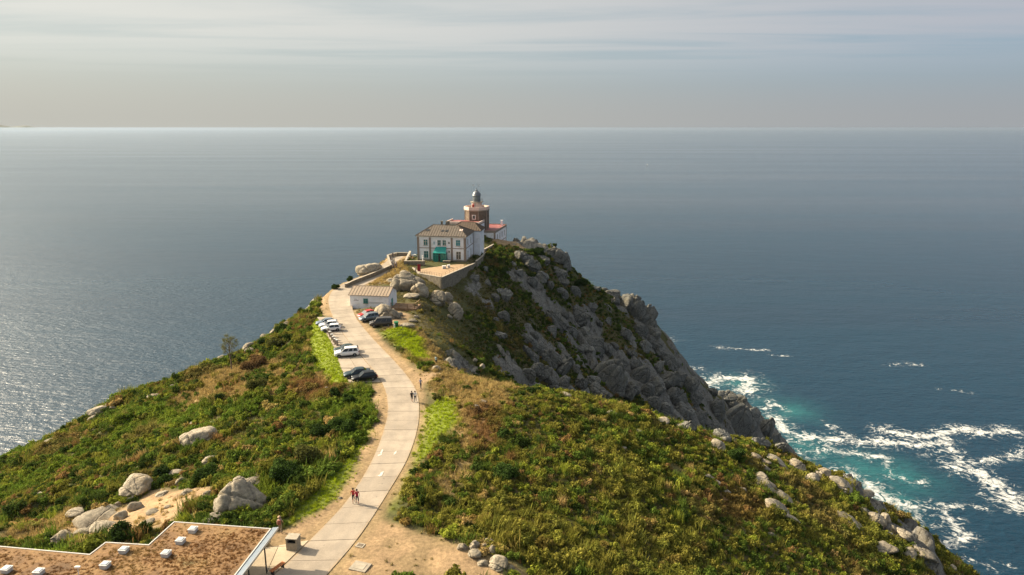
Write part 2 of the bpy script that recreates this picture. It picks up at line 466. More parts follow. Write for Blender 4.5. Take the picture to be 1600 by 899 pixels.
d_road = polydist(GX, GY, RM)
near = np.zeros_like(GX); zr = np.zeros_like(GX)
jj = np.argmin((GX[..., None][:, :, 0:1] - RM[:, 0]) ** 2 + (GY[..., None] - RM[:, 1]) ** 2, axis=-1) if False else None
mk = d_road < 16
idx = np.argmin((GX[mk][:, None] - RM[:, 0]) ** 2 + (GY[mk][:, None] - RM[:, 1]) ** 2, axis=1)
zr[mk] = rz[idx]
hw = np.sqrt(((RL - RR) ** 2).sum(1)) / 2
ed = np.full_like(GX, 99.0); ed[mk] = d_road[mk] - hw[idx]
flat = 1 - sstep(0.3, 3.5, ed)
for poly in (APRON, PLAZA):
    dd = sdist(GX, GY, poly); fm = (dd < 12)
    flat = np.maximum(flat, np.where(mk, 1 - sstep(0.5, 3.5, dd), 0))
ZF = ZB * (1 - flat) + zr * flat
ZS = ZF.copy()
def flatten(poly, z, soft=2.0, grow=0.4):
    global ZF
    w = 1 - sstep(grow, grow + soft, sdist(GX, GY, poly))
    ZF = ZF * (1 - w) + z * w
    return w
# ------------------------------------------------------------------ built-up levels
ROT = R(-8.5)                       # the buildings on the cape share one orientation
ux, uy = math.cos(ROT), math.sin(ROT)
vx, vy = -math.sin(ROT), math.cos(ROT)
def rect(c, w0, w1, d0, d1):
    return [(c[0] + ux * a + vx * b, c[1] + uy * a + vy * b) for a, b in ((w0, d0), (w1, d0), (w1, d1), (w0, d1))]
HOUSE_C = atz(728, 408.5, 139.9)    # front right corner of the two-storey house
HOUSE_W, HOUSE_D = 15.3, 11.5
Z_TERR = 139.6
Z_HOUSE = 139.9
# yard of the house and lighthouse
YARD = rect(HOUSE_C, -24, 2.0, -1.5, 34)
flatten(rect(HOUSE_C, -17, 1.0, -2.0, 14), Z_HOUSE - 0.05, 2.0)
CABIN_C = atz(607.5, 484.5, 138.4)   # front right corner of the white cabin
flatten(rect(CABIN_C, -10.5, 5.0, -1.0, 9), 138.35, 2.0)
VIS_Z = 139.95

# ------------------------------------------------------------------ zones of the ground
NB = fbm(GX, GY, 9.0, 4, 3)
def zone(pxs, soft=1.5, wob=2.5, seed=1):
    poly = [tuple(at(a, b)[:2]) for a, b in pxs]
    return poly, soft, wob, seed
def zmask(x, y, zn):
    poly, soft, wob, seed = zn
    d = sdist(x, y, poly) + (fbm(x, y, 4.0, 4, seed) - 0.5) * 2 * wob
    return 1 - sstep(-soft, soft, d)

Z_DIRT = [zone([(510,915),(555,850),(590,805),(640,825),(700,850),(745,872),(800,890),(830,915)], 0.8, 1.2, 1),
          zone([(556,496),(570,500),(600,535),(625,560),(655,582),(692,585),(660,600),(665,625),(652,615),(640,590),(610,560),(585,535),(560,507)], 0.6, 0.8, 2),
          zone([(500,432),(535,440),(518,455),(512,480),(522,500),(500,495),(498,465)], 0.6, 0.8, 3),
          zone([(575,600),(604,602),(608,640),(600,680),(575,735),(540,785),(490,845),(440,862),(395,870),(410,840),(455,830),(500,800),(540,755),(575,690),(590,640)], 0.6, 1.0, 4),
          zone([(600,420),(640,400),(655,385),(620,388),(600,402),(585,420)], 0.5, 0.6, 5),
          zone([(790,374),(860,378),(880,392),(850,400),(800,388),(770,382)], 1.0, 1.5, 6),
          zone([(610,480),(640,495),(640,515),(600,512),(575,492)], 0.6, 0.8, 7),
          zone([(185,800),(235,772),(290,760),(335,770),(320,795),(250,830),(200,850),(120,855),(85,842),(130,815)], 1.0, 3.2, 8)]
Z_BRIGHT = [zone([(484,512),(498,500),(514,525),(530,560),(545,600),(515,602),(488,575),(478,545)], 0.5, 0.8, 11),
            zone([(655,665),(668,640),(690,620),(712,635),(708,670),(690,690),(660,720),(640,750),(615,800),(608,790),(640,720)], 0.7, 1.2, 12),
            zone([(590,520),(625,512),(655,530),(668,560),(650,566),(615,540)], 0.8, 1.2, 13),
            zone([(440,828),(470,790),(520,745),(560,690),(580,660),(590,690),(545,760),(490,815)], 0.6, 1.0, 14)]
Z_DRY = [zone([(190,800),(235,780),(290,766),(320,775),(300,792),(250,822),(205,842),(160,842)], 1.0, 4.0, 8),
         zone([(600,512),(640,512),(680,540),(735,588),(800,603),(790,640),(740,650),(715,640),(680,618),(660,575),(620,545)], 1.2, 2.0, 21),
         zone([(320,590),(420,560),(520,590),(530,610),(440,630),(330,630),(250,640)], 1.5, 3.0, 22),
         zone([(20,840),(90,800),(130,820),(70,850),(0,870)], 1.0, 1.5, 23),
         zone([(575,430),(620,405),(640,430),(615,445),(580,445)], 0.8, 1.0, 24),
         zone([(700,640),(735,630),(760,680),(720,740),(690,800),(680,760),(710,690)], 1.2, 2.0, 25)]
Z_RUST = [zone([(430,600),(500,590),(545,605),(520,625),(460,625)], 1.2, 2.0, 31),
          zone([(720,650),(760,640),(790,650),(780,690),(740,700)], 1.5, 2.5, 32),
          zone([(1090,780),(1160,760),(1200,800),(1150,830)], 1.5, 2.5, 33)]
Z_ROCK = [zone([(800,385),(862,382),(895,395),(898,425),(880,445),(850,440),(820,415)], 1.5, 2.5, 41),
          zone([(815,490),(850,480),(900,470),(945,480),(990,520),(960,640),(900,620),(840,615),(810,560)], 1.5, 4.0, 42),
          zone([(935,450),(1005,474),(1024,505),(1034,530),(1085,585),(1105,606),(1165,616),(1245,705),(1150,690),(1050,660),(985,630),(960,560),(985,520),(960,480)], 2.0, 3.0, 43),
          zone([(1245,690),(1300,740),(1400,790),(1500,890),(1460,899),(1400,850),(1330,790),(1260,740)], 1.0, 3.0, 44)]
def zones(lst, x, y):
    m = np.zeros(np.shape(x))
    for z in lst: m = np.maximum(m, zmask(x, y, z))
    return m

# sculpting: gentle humps everywhere, jointed blocks where bare rock shows
def voro(x, y, cell, seed):
    """jittered cells: returns per-cell random, tilted offset and distance to the joint"""
    u = x / cell; v = y / cell
    iu = np.floor(u).astype(np.int64); iv = np.floor(v).astype(np.int64)
    f1 = np.full(np.shape(x), 9.0); f2 = f1.copy(); cid = np.zeros(np.shape(x)); tx = cid.copy(); ty = cid.copy(); ru = cid.copy(); rv = cid.copy()
    def h(a, b, s):
        n = (a * 73856093 ^ b * 19349663 ^ (s + seed) * 83492791) & 0x7fffffff
        n = ((n ^ (n >> 13)) * 1274126177) & 0x7fffffff
        return ((n ^ (n >> 16)) & 0xffff) / 65535.0
    for du in (-1, 0, 1):
        for dv in (-1, 0, 1):
            a = iu + du; b = iv + dv
            cu = a + 0.15 + 0.7 * h(a, b, 1); cv = b + 0.15 + 0.7 * h(a, b, 2)
            d = np.sqrt((u - cu) ** 2 + (v - cv) ** 2)
            n1 = d < f1
            f2 = np.where(n1, f1, np.minimum(f2, d)); 
            cid = np.where(n1, h(a, b, 3), cid); tx = np.where(n1, h(a, b, 4) - 0.5, tx); ty = np.where(n1, h(a, b, 5) - 0.5, ty)
            ru = np.where(n1, u - cu, ru); rv = np.where(n1, v - cv, rv)
            f1 = np.where(n1, d, f1)
    return cid, ru * tx + rv * ty, f2 - f1, f1
gzx = np.gradient(ZF, ST, axis=1); gzy = np.gradient(ZF, ST, axis=0)
STEEP = blur(np.sqrt(gzx ** 2 + gzy ** 2), 2.5)

# mesh lines: finer where the photograph looks closely
def lines(segs):
    out = [segs[0][0]]
    for a, b, s in segs:
        n = max(1, int(round((b - a) / s))); out += list(np.linspace(a, b, n + 1)[1:])
    return np.array(out)
mx_ = lines([(-194, -125, 3.0), (-125, -70, 1.0), (-70, 50, 0.6), (50, 150, 0.9), (150, 194, 3.0)])
my_ = lines([(-24, 45, 3.0), (45, 130, 0.6), (130, 330, 0.85), (330, 424, 4.0)])
MX, MY = np.meshgrid(mx_, my_)
Z = bil(ZF, MX, MY)
steep = bil(STEEP, MX, MY)
hard = bil(flat, MX, MY)
for poly in (rect(HOUSE_C, -17, 1.0, -2.0, 14), rect(CABIN_C, -10.5, 5.0, -1.0, 9), TERR):
    hard = np.maximum(hard, 1 - sstep(0.0, 1.5, sdist(MX, MY, poly)))
hard = np.maximum(hard, 1 - sstep(0.5, 2.5, bil(ed, MX, MY)))
rock = zones(Z_ROCK, MX, MY)
# low on every slope the vegetation gives way to bare cliff
low = sstep(70, 25, Z + (fbm(MX, MY, 14, 4, 77) - 0.5) * 50) * sstep(0.3, 0.6, steep)
patchy = sstep(0.5, 0.62, fbm(MX, MY, 13, 5, 5)) * sstep(0.48, 0.85, steep) * 0.9
rock = np.clip(np.maximum(np.maximum(rock * sstep(0.50, 0.58, fbm(MX, MY, 6, 4, 8)), low), patchy), 0, 1) * (1 - hard)
# rock blocks run along the fall line of the shaded face
ca, sa = math.cos(R(-38)), math.sin(R(-38))
wx = MX + (fbm(MX, MY, 8, 3, 61) - 0.5) * 5; wy = MY + (fbm(MX, MY, 8, 3, 62) - 0.5) * 5
su = (wx * ca + wy * sa) / 2.1; sv = -wx * sa + wy * ca
c1, t1, e1, _ = voro(su, sv, 5.2, 1)
c2, t2, e2, _ = voro(su * 1.3, sv, 2.3, 2)
disp = (c1 - 0.45) * 2.9 + t1 * 5.0 - 1.5 * (1 - sstep(0.0, 0.16, e1)) + (c2 - 0.5) * 1.1 + t2 * 1.6 - 0.55 * (1 - sstep(0, 0.2, e2))
hump = (fbm(MX, MY, 10, 4, 9) - 0.5) * 1.9 + np.maximum(fbm(MX, MY, 6.0, 3, 19) - 0.48, 0) * 4.2 * sstep(-14, -26, MX) * sstep(150, 135, MY) + (fbm(MX, MY, 2.6, 3, 10) - 0.5) * 0.5
nearw = sstep(0, 6, bil(ed, MX, MY))
ZM = Z + hump * (1 - hard) * (0.25 + 0.75 * nearw) + disp * rock
ZM -= 0.02 * (hard > 0.5)
ZG = ZM                                   # final surface on the mesh lines
def H(x, y):
    i = np.clip(np.searchsorted(mx_, x) - 1, 0, len(mx_) - 2); j = np.clip(np.searchsorted(my_, y) - 1, 0, len(my_) - 2)
    u = (x - mx_[i]) / (mx_[i + 1] - mx_[i]); v = (y - my_[j]) / (my_[j + 1] - my_[j])
    return (ZG[j, i] * (1 - u) + ZG[j, i + 1] * u) * (1 - v) + (ZG[j + 1, i] * (1 - u) + ZG[j + 1, i + 1] * u) * v
def Hf(x, y): return float(H(np.float64(x), np.float64(y)))
def spot(px, py, lift=0.0):
    """where the line of sight meets the finished ground"""
    d = ray(px, py); t = np.arange(45.0, 430.0, 0.2)
    h = CAM_Z + d.z * t - H(d.x * t, d.y * t) - lift
    k = int(np.argmax(h < 0))
    if h[k] >= 0 or d.y * t[k] > 345: return spot(px, py + 2.0, lift)      # looked past the edge: step down onto it
    return Vector((d.x * t[k], d.y * t[k], CAM_Z + d.z * t[k] - lift))

dirt = zones(Z_DIRT, MX, MY); bright = zones(Z_BRIGHT, MX, MY); dry = zones(Z_DRY, MX, MY); rust = zones(Z_RUST, MX, MY)
def mixc(c, col, m): return c * (1 - m[..., None]) + np.array(col) * m[..., None]
nz = fbm(MX, MY, 3.0, 4, 33); nz2 = fbm(MX, MY, 12.0, 3, 34)
gc = np.zeros(MX.shape + (3,)) + np.array((0.07, 0.072, 0.026))
gc = mixc(gc, (0.11, 0.085, 0.04), sstep(0.5, 0.65, nz2) * 0.6)
gc = mixc(gc, (0.34, 0.235, 0.105), dry * 0.7)
gc = mixc(gc, (0.21, 0.12, 0.055), rust * 0.8)
gc = mixc(gc, (0.15, 0.185, 0.025), bright)
gc = mixc(gc, (0.30, 0.208, 0.118), dirt * (0.75 + 0.25 * sstep(0.4, 0.5, nz)))
verge = (1 - sstep(0.2, 1.3 + nz * 1.2, bil(ed, MX, MY)))
gc = mixc(gc, (0.28, 0.20, 0.11), verge * 0.8)
gc *= (0.8 + 0.4 * fbm(MX, MY, 2.0, 3, 35))[..., None]

ny_, nx_ = MX.shape
verts = np.stack([MX, MY, ZM], -1).reshape(-1, 3)
I = np.arange(ny_ * nx_).reshape(ny_, nx_)
quads = np.stack([I[:-1, :-1], I[:-1, 1:], I[1:, 1:], I[1:, :-1]], -1).reshape(-1, 4)
me = bpy.data.meshes.new('terrain')
me.vertices.add(len(verts)); me.vertices.foreach_set('co', verts.ravel())
me.loops.add(quads.size); me.loops.foreach_set('vertex_index', quads.ravel().astype(np.int32))
me.polygons.add(len(quads)); me.polygons.foreach_set('loop_start', np.arange(0, quads.size, 4, dtype=np.int32))
me.update(); me.validate()
a = me.attributes.new('gcol', 'FLOAT_COLOR', 'POINT')
a.data.foreach_set('color', np.concatenate([gc.reshape(-1, 3), np.ones((len(verts), 1))], 1).ravel().astype(np.float32))
a = me.attributes.new('rock', 'FLOAT', 'POINT'); a.data.foreach_set('value', rock.ravel().astype(np.float32))
a = me.attributes.new('joint', 'FLOAT', 'POINT'); a.data.foreach_set('value', np.minimum(e1, e2 * 1.5).ravel().astype(np.float32))

def granite_nodes(nt, vec, dark=(0.10, 0.098, 0.092), lite=(0.36, 0.335, 0.29), stain=(0.30, 0.235, 0.13), crack=0.33):
    n0 = nd(nt, 'ShaderNodeTexNoise', {'Vector': vec, 'Scale': 0.35, 'Detail': 6.0, 'Roughness': 0.62})
    n1 = nd(nt, 'ShaderNodeTexNoise', {'Vector': vec, 'Scale': 2.4, 'Detail': 7.0, 'Roughness': 0.7})
    mid = tuple((a_ + b_) / 2 for a_, b_ in zip(dark, lite))
    c = ramp(nt, n1.outputs[0], [(0.30, dark), (0.5, mid), (0.68, lite)])
    f = nd(nt, 'ShaderNodeMapRange', {0: n0.outputs[0], 1: 0.52, 2: 0.68, 3: 0.0, 4: 0.55})
    c = nd(nt, 'ShaderNodeMixRGB', {0: f.outputs[0], 1: c, 2: (*stain, 1)}).outputs[0]
    # pale lichen
    v = nd(nt, 'ShaderNodeTexNoise', {'Vector': vec, 'Scale': 5.5, 'Detail': 4.0, 'Roughness': 0.75})
    f2 = nd(nt, 'ShaderNodeMapRange', {0: v.outputs[0], 1: 0.6, 2: 0.7, 3: 0.0, 4: 0.55})
    c = nd(nt, 'ShaderNodeMixRGB', {0: f2.outputs[0], 1: c, 2: (0.42, 0.41, 0.36, 1)}).outputs[0]
    # cracks
    wv = nd(nt, 'ShaderNodeTexNoise', {'Vector': vec, 'Scale': 0.9, 'Detail': 3.0})
    wv2 = nd(nt, 'ShaderNodeMixRGB', {0: 0.35, 1: vec, 2: wv.outputs[1]})
    wv3 = nd(nt, 'ShaderNodeMapping', {'Vector': wv2.outputs[0], 'Scale': (1.0, 1.0, 0.4 if crack > 0.5 else 1.0)})
    cr = nd(nt, 'ShaderNodeTexVoronoi', {'Vector': wv3.outputs[0], 'Scale': crack}, feature='DISTANCE_TO_EDGE')
    crf = nd(nt, 'ShaderNodeMapRange', {0: cr.outputs['Distance'], 1: 0.0, 2: 0.045 if crack > 0.5 else 0.022, 3: 1.0, 4: 0.0})
    c = nd(nt, 'ShaderNodeMixRGB', {0: nd(nt, 'ShaderNodeMath', {0: crf.outputs[0], 1: 0.62 if crack > 0.5 else 0.42}, operation='MULTIPLY').outputs[0], 1: c, 2: (0.04, 0.038, 0.034, 1)}).outputs[0]
    hgt = nd(nt, 'ShaderNodeMath', {0: n1.outputs[0], 1: nd(nt, 'ShaderNodeMath', {0: crf.outputs[0], 1: -0.8}, operation='MULTIPLY').outputs[0]}, operation='ADD')
    bp = nd(nt, 'ShaderNodeBump', {'Height': hgt.outputs[0], 'Strength': 0.7, 'Distance': 0.22})
    return c, bp.outputs[0]

m_ground, nt, b = new_mat('ground')
geo = nd(nt, 'ShaderNodeNewGeometry')
pos = geo.outputs['Position']
att = nd(nt, 'ShaderNodeAttribute', attribute_name='gcol')
n1_ = nd(nt, 'ShaderNodeTexNoise', {'Vector': pos, 'Scale': 2.6, 'Detail': 7.0, 'Roughness': 0.7})
n2_ = nd(nt, 'ShaderNodeTexNoise', {'Vector': pos, 'Scale': 0.5, 'Detail': 5.0, 'Roughness': 0.6})
v1 = nd(nt, 'ShaderNodeMapRange', {0: n1_.outputs[0], 1: 0.3, 2: 0.7, 3: 0.62, 4: 1.36})
v2 = nd(nt, 'ShaderNodeMapRange', {0: n2_.outputs[0], 1: 0.3, 2: 0.7, 3: 0.8, 4: 1.2})
vv = nd(nt, 'ShaderNodeMath', {0: v1.outputs[0], 1: v2.outputs[0]}, operation='MULTIPLY')
soil = nd(nt, 'ShaderNodeVectorMath', {0: att.outputs['Color']}, operation='SCALE'); nt.links.new(vv.outputs[0], soil.inputs['Scale'])
# small tufts and pebbles
sp = nd(nt, 'ShaderNodeTexNoise', {'Vector': pos, 'Scale': 7.0, 'Detail': 3.0, 'Roughness': 0.6})
spf = nd(nt, 'ShaderNodeMapRange', {0: sp.outputs[0], 1: 0.6, 2: 0.68, 3: 0.0, 4: 0.45})
soil2 = nd(nt, 'ShaderNodeMixRGB', {0: spf.outputs[0], 1: soil.outputs[0], 2: (0.11, 0.10, 0.035, 1)})
gcol, gb = granite_nodes(nt, pos, (0.068, 0.067, 0.062), (0.265, 0.255, 0.225), (0.17, 0.145, 0.095), 0.7)
ra = nd(nt, 'ShaderNodeAttribute', attribute_name='rock')
rn = nd(nt, 'ShaderNodeTexNoise', {'Vector': pos, 'Scale': 0.8, 'Detail': 5.0, 'Roughness': 0.7})
rs = nd(nt, 'ShaderNodeMath', {0: ra.outputs['Fac'], 1: nd(nt, 'ShaderNodeMath', {0: nd(nt, 'ShaderNodeMath', {0: rn.outputs[0], 1: 0.5}, operation='SUBTRACT').outputs[0], 1: 1.3}, operation='MULTIPLY').outputs[0]}, operation='ADD')
rf = nd(nt, 'ShaderNodeMapRange', {0: rs.outputs[0], 1: 0.38, 2: 0.58, 3: 0.0, 4: 1.0})
cm = nd(nt, 'ShaderNodeMixRGB', {0: rf.outputs[0], 1: soil2.outputs[0], 2: gcol})
nt.links.new(cm.outputs[0], b.inputs['Base Color'])
b.inputs['Roughness'].default_value = 0.92
b.inputs['Specular IOR Level'].default_value = 0.15
sb = nd(nt, 'ShaderNodeBump', {'Height': n1_.outputs[0], 'Strength': 0.55, 'Distance': 0.15})
nm = nd(nt, 'ShaderNodeMixRGB', {0: rf.outputs[0], 1: sb.outputs[0], 2: gb})
nt.links.new(nm.outputs[0], b.inputs['Normal'])
terrain = link('terrain', me, m_ground)
tag(terrain, 'rocky headland falling to the sea on both sides of the road', kind='structure')

# ------------------------------------------------------------------ sea
def foam_line(pxs): return [tuple(atz(a, b_, 0)[:2]) for a, b_ in pxs]
FOAM = [  # (line in the photograph, half width in metres, strength)
    ([(1205,650),(1225,672),(1245,684),(1275,686),(1310,684),(1340,690)], 5.0, 1.0),
    ([(1250,705),(1300,705),(1340,712),(1380,718)], 3.5, 0.8),
    ([(1290,665),(1310,672),(1345,690)], 2.5, 0.7),
    ([(1345,690),(1380,690),(1410,692),(1440,700),(1470,692)], 4.5, 1.0),
    ([(1380,672),(1410,680),(1450,685),(1475,680),(1500,672),(1540,676),(1575,672),(1610,682)], 4.5, 1.0),
    ([(1470,680),(1495,705),(1502,718),(1487,732)], 3.0, 1.0),
    ([(1487,732),(1520,735),(1545,752),(1575,775),(1600,792)], 5.5, 1.0),
    ([(1500,732),(1545,718),(1580,708),(1610,698)], 2.6, 0.8),
    ([(1385,722),(1395,745),(1420,752),(1445,755)], 2.4, 0.7),
    ([(1320,740),(1345,750),(1365,772),(1400,785),(1425,797)], 5.0, 1.0),
    ([(1460,785),(1490,790),(1520,788),(1542,797)], 2.4, 0.85),
    ([(1470,795),(1480,810),(1500,828),(1512,838),(1495,850),(1455,856)], 3.0, 1.0),
    ([(1425,812),(1455,825),(1480,828)], 1.6, 0.6),
    ([(1490,872),(1520,878),(1545,890)], 1.6, 0.6), ([(1545,878),(1575,886)], 1.2, 0.5),
    ([(1100,600),(1130,592),(1165,590),(1180,600),(1165,612)], 6.5, 1.0),
    ([(1180,640),(1200,628),(1225,640)], 3.0, 0.6),
    ([(1120,543),(1150,545),(1200,546)], 2.6, 0.55), ([(1030,528),(1045,530)], 5, 0.6), ([(1075,578),(1095,576)], 4, 0.6),
    ([(1395,572),(1415,568),(1440,570)], 2.4, 0.55), ([(1470,608),(1510,612)], 2.0, 0.5), ([(1210,555),(1230,556)], 2.0, 0.5),
]
TEAL = [(1345,730,26),(1320,745,20),(1150,600,22),(1225,640,24),(1370,770,22),(1260,700,24),(1400,745,25),(1200,660,18)]
m_sea, nt, b = new_mat('sea_water')
geo = nd(nt, 'ShaderNodeNewGeometry'); pos = geo.outputs['Position']
def wave(scale, sx, sy, rotd, det=4.0, rough=0.6):
    mp = nd(nt, 'ShaderNodeMapping', {'Vector': pos, 'Rotation': (0, 0, R(rotd)), 'Scale': (sx, sy, 1)})
    return nd(nt, 'ShaderNodeTexNoise', {'Vector': mp.outputs[0], 'Scale': scale, 'Detail': det, 'Roughness': rough}).outputs[0]
w1 = wave(0.028, 1.0, 2.2, 24, 4.0, 0.55)
w2 = wave(0.15, 1.0, 2.2, 16, 4.0, 0.62)
w3 = wave(0.012, 0.5, 2.6, 8, 4.0, 0.55)
w4 = wave(0.0011, 0.3, 3.0, 4, 5.0, 0.6)
hsum = nd(nt, 'ShaderNodeMath', {0: nd(nt, 'ShaderNodeMath', {0: w1, 1: 1.5}, operation='MULTIPLY').outputs[0], 1: nd(nt, 'ShaderNodeMath', {0: w2, 1: 1.0}, operation='MULTIPLY').outputs[0]}, operation='ADD')
hsum = nd(nt, 'ShaderNodeMath', {0: hsum.outputs[0], 1: nd(nt, 'ShaderNodeMath', {0: w3, 1: 1.0}, operation='MULTIPLY').outputs[0]}, operation='ADD')
# choppier inshore than on the open sea
off_ = nd(nt, 'ShaderNodeVectorMath', {0: pos}, operation='LENGTH')
chop = nd(nt, 'ShaderNodeMapRange', {0: off_.outputs['Value'], 1: 300.0, 2: 2200.0, 3: 1.0, 4: 0.6})
bp = nd(nt, 'ShaderNodeBump', {'Height': hsum.outputs[0], 'Strength': chop.outputs[0], 'Distance': 1.35})
fo = nd(nt, 'ShaderNodeAttribute', attribute_name='foam')
te = nd(nt, 'ShaderNodeAttribute', attribute_name='teal')
fn = nd(nt, 'ShaderNodeTexNoise', {'Vector': pos, 'Scale': 0.17, 'Detail': 10.0, 'Roughness': 0.7, 'Distortion': 1.8})
fsum = nd(nt, 'ShaderNodeMath', {0: fo.outputs['Fac'], 1: nd(nt, 'ShaderNodeMath', {0: nd(nt, 'ShaderNodeMath', {0: fn.outputs[0], 1: 0.5}, operation='SUBTRACT').outputs[0], 1: 5.2}, operation='MULTIPLY').outputs[0]}, operation='ADD')
ff = nd(nt, 'ShaderNodeMapRange', {0: fsum.outputs[0], 1: 0.38, 2: 1.05, 3: 0.0, 4: 0.95})
ff2 = nd(nt, 'ShaderNodeMath', {0: ff.outputs[0], 1: nd(nt, 'ShaderNodeMapRange', {0: fo.outputs['Fac'], 1: 0.03, 2: 0.25}).outputs[0]}, operation='MULTIPLY')
tn = nd(nt, 'ShaderNodeTexNoise', {'Vector': pos, 'Scale': 0.05, 'Detail': 5.0, 'Roughness': 0.65})
tf = nd(nt, 'ShaderNodeMath', {0: te.outputs['Fac'], 1: nd(nt, 'ShaderNodeMapRange', {0: tn.outputs[0], 1: 0.35, 2: 0.65, 3: 0.25, 4: 1.0}).outputs[0]}, operation='MULTIPLY')
deep = ramp(nt, w4, [(0.35, (0.0005, 0.020, 0.042)), (0.65, (0.001, 0.028, 0.054))])
wc = nd(nt, 'ShaderNodeMixRGB', {0: tf.outputs[0], 1: deep, 2: (0.016, 0.125, 0.13, 1)})
wc2 = nd(nt, 'ShaderNodeMixRGB', {0: ff2.outputs[0], 1: wc.outputs[0], 2: (0.52, 0.54, 0.53, 1)})
nt.links.new(wc2.outputs[0], b.inputs['Base Color'])
rr_ = nd(nt, 'ShaderNodeMapRange', {0: w4, 1: 0.35, 2: 0.65, 3: 0.08, 4: 0.16})
rin = nd(nt, 'ShaderNodeMapRange', {0: off_.outputs['Value'], 1: 400.0, 2: 1800.0, 3: 0.24, 4: 0.0})
rsum = nd(nt, 'ShaderNodeMath', {0: rr_.outputs[0], 1: rin.outputs[0]}, operation='ADD')
rg = nd(nt, 'ShaderNodeMath', {0: rsum.outputs[0], 1: ff2.outputs[0]}, operation='MAXIMUM')
nt.links.new(rg.outputs[0], b.inputs['Roughness'])
b.inputs['IOR'].default_value = 1.42
nt.links.new(bp.outputs[0], b.inputs['Normal'])

# near water: a fine sheet carrying the foam, the far water around it
NX0, NX1, NY0, NY1 = -300.0, 620.0, 150.0, 900.0
fx_ = np.arange(NX0, NX1 + 1, 2.0); fy_ = np.arange(NY0, NY1 + 1, 2.0)
FX, FY = np.meshgrid(fx_, fy_)
wfx = FX + (fbm(FX, FY, 14, 4, 91) - 0.5) * 12; wfy = FY + (fbm(FX, FY, 14, 4, 92) - 0.5) * 12
foam = np.zeros_like(FX)
for ln, hw_, st in FOAM:
    d = polydist(wfx, wfy, foam_line(ln)) * 1.2
    foam = np.maximum(foam, st * (0.50 * (1 - sstep(hw_ * 0.15, hw_ * 1.3, d)) + 0.40 * (1 - sstep(hw_ * 0.4, hw_ * 4.2, d))))
teal = np.zeros_like(FX)
for px, py, r_ in TEAL:
    c = atz(px, py, 0); teal = np.maximum(teal, 0.85 * np.exp(-(((FX - c.x) ** 2 + (FY - c.y) ** 2) / (0.85 * r_) ** 2)))
# surf against the foot of the cliffs
inside = (FX > X0) & (FX < X1) & (FY > Y0) & (FY < Y1)
hb = np.where(inside, bil(ZB, FX, FY), -16)
shore = np.exp(-np.clip(-hb, 0, 99) / 3.0) * (hb < 4) * (hb > -15)
foam = np.maximum(foam, 0.75 * shore * sstep(0.35, 0.6, fbm(FX, FY, 20, 3, 95)))
teal = np.clip(np.maximum(teal, 0.8 * shore), 0, 1)
n_y, n_x = FX.shape
vv_ = [np.stack([FX, FY, np.zeros_like(FX)], -1).reshape(-1, 3)]
I = np.arange(n_y * n_x).reshape(n_y, n_x)
fq = np.stack([I[:-1, :-1], I[:-1, 1:], I[1:, 1:], I[1:, :-1]], -1).reshape(-1, 4).tolist()
# frame of far water, made of rings that continue from the sheet's border
border = [(NX0, NY0), (NX1, NY0), (NX1, NY1), (NX0, NY1)]
RS = 60000.0
nring = 96
outer = [(RS * math.sin(2 * math.pi * i / nring), RS * math.cos(2 * math.pi * i / nring)) for i in range(nring)]
bm = bmesh.new()
bv = [bm.verts.new((x, y, 0)) for x, y in border]; ov = [bm.verts.new((x, y, 0)) for x, y in outer]
edges = [bm.edges.new((bv[i], bv[(i + 1) % 4])) for i in range(4)] + [bm.edges.new((ov[i], ov[(i + 1) % nring])) for i in range(nring)]
bmesh.ops.triangle_fill(bm, use_beauty=True, use_dissolve=False, edges=edges)
bm.verts.index_update()
base = n_y * n_x
ov_co = np.array([v.co[:] for v in bm.verts]); tri = [[v.index + base for v in f.verts] for f in bm.faces]
cen = [f.calc_center_median() for f in bm.faces]
tri = [t for t, c in zip(tri, cen) if not (NX0 < c.x < NX1 and NY0 < c.y < NY1)]
nrm = [f.normal.z for f in bm.faces]
bm.free()
allv = np.concatenate([vv_[0], ov_co])
me = bpy.data.meshes.new('sea'); me.from_pydata(allv.tolist(), [], fq + tri); me.update()
bm = bmesh.new(); bm.from_mesh(me); bmesh.ops.recalc_face_normals(bm, faces=bm.faces)
bm.faces.ensure_lookup_table()
if bm.faces[0].normal.z < 0: bmesh.ops.reverse_faces(bm, faces=bm.faces)
for f in bm.faces:
    if f.normal.z < 0: f.normal_flip()
bm.to_mesh(me); bm.free()
for nm_, arr in (('foam', foam), ('teal', teal)):
    a = me.attributes.new(nm_, 'FLOAT', 'POINT')
    a.data.foreach_set('value', np.concatenate([arr.ravel(), np.zeros(len(ov_co))]).astype(np.float32))
sea = link('sea', me, m_sea)
tag(sea, 'open sea with white foam trails off the cliffs', kind='structure')
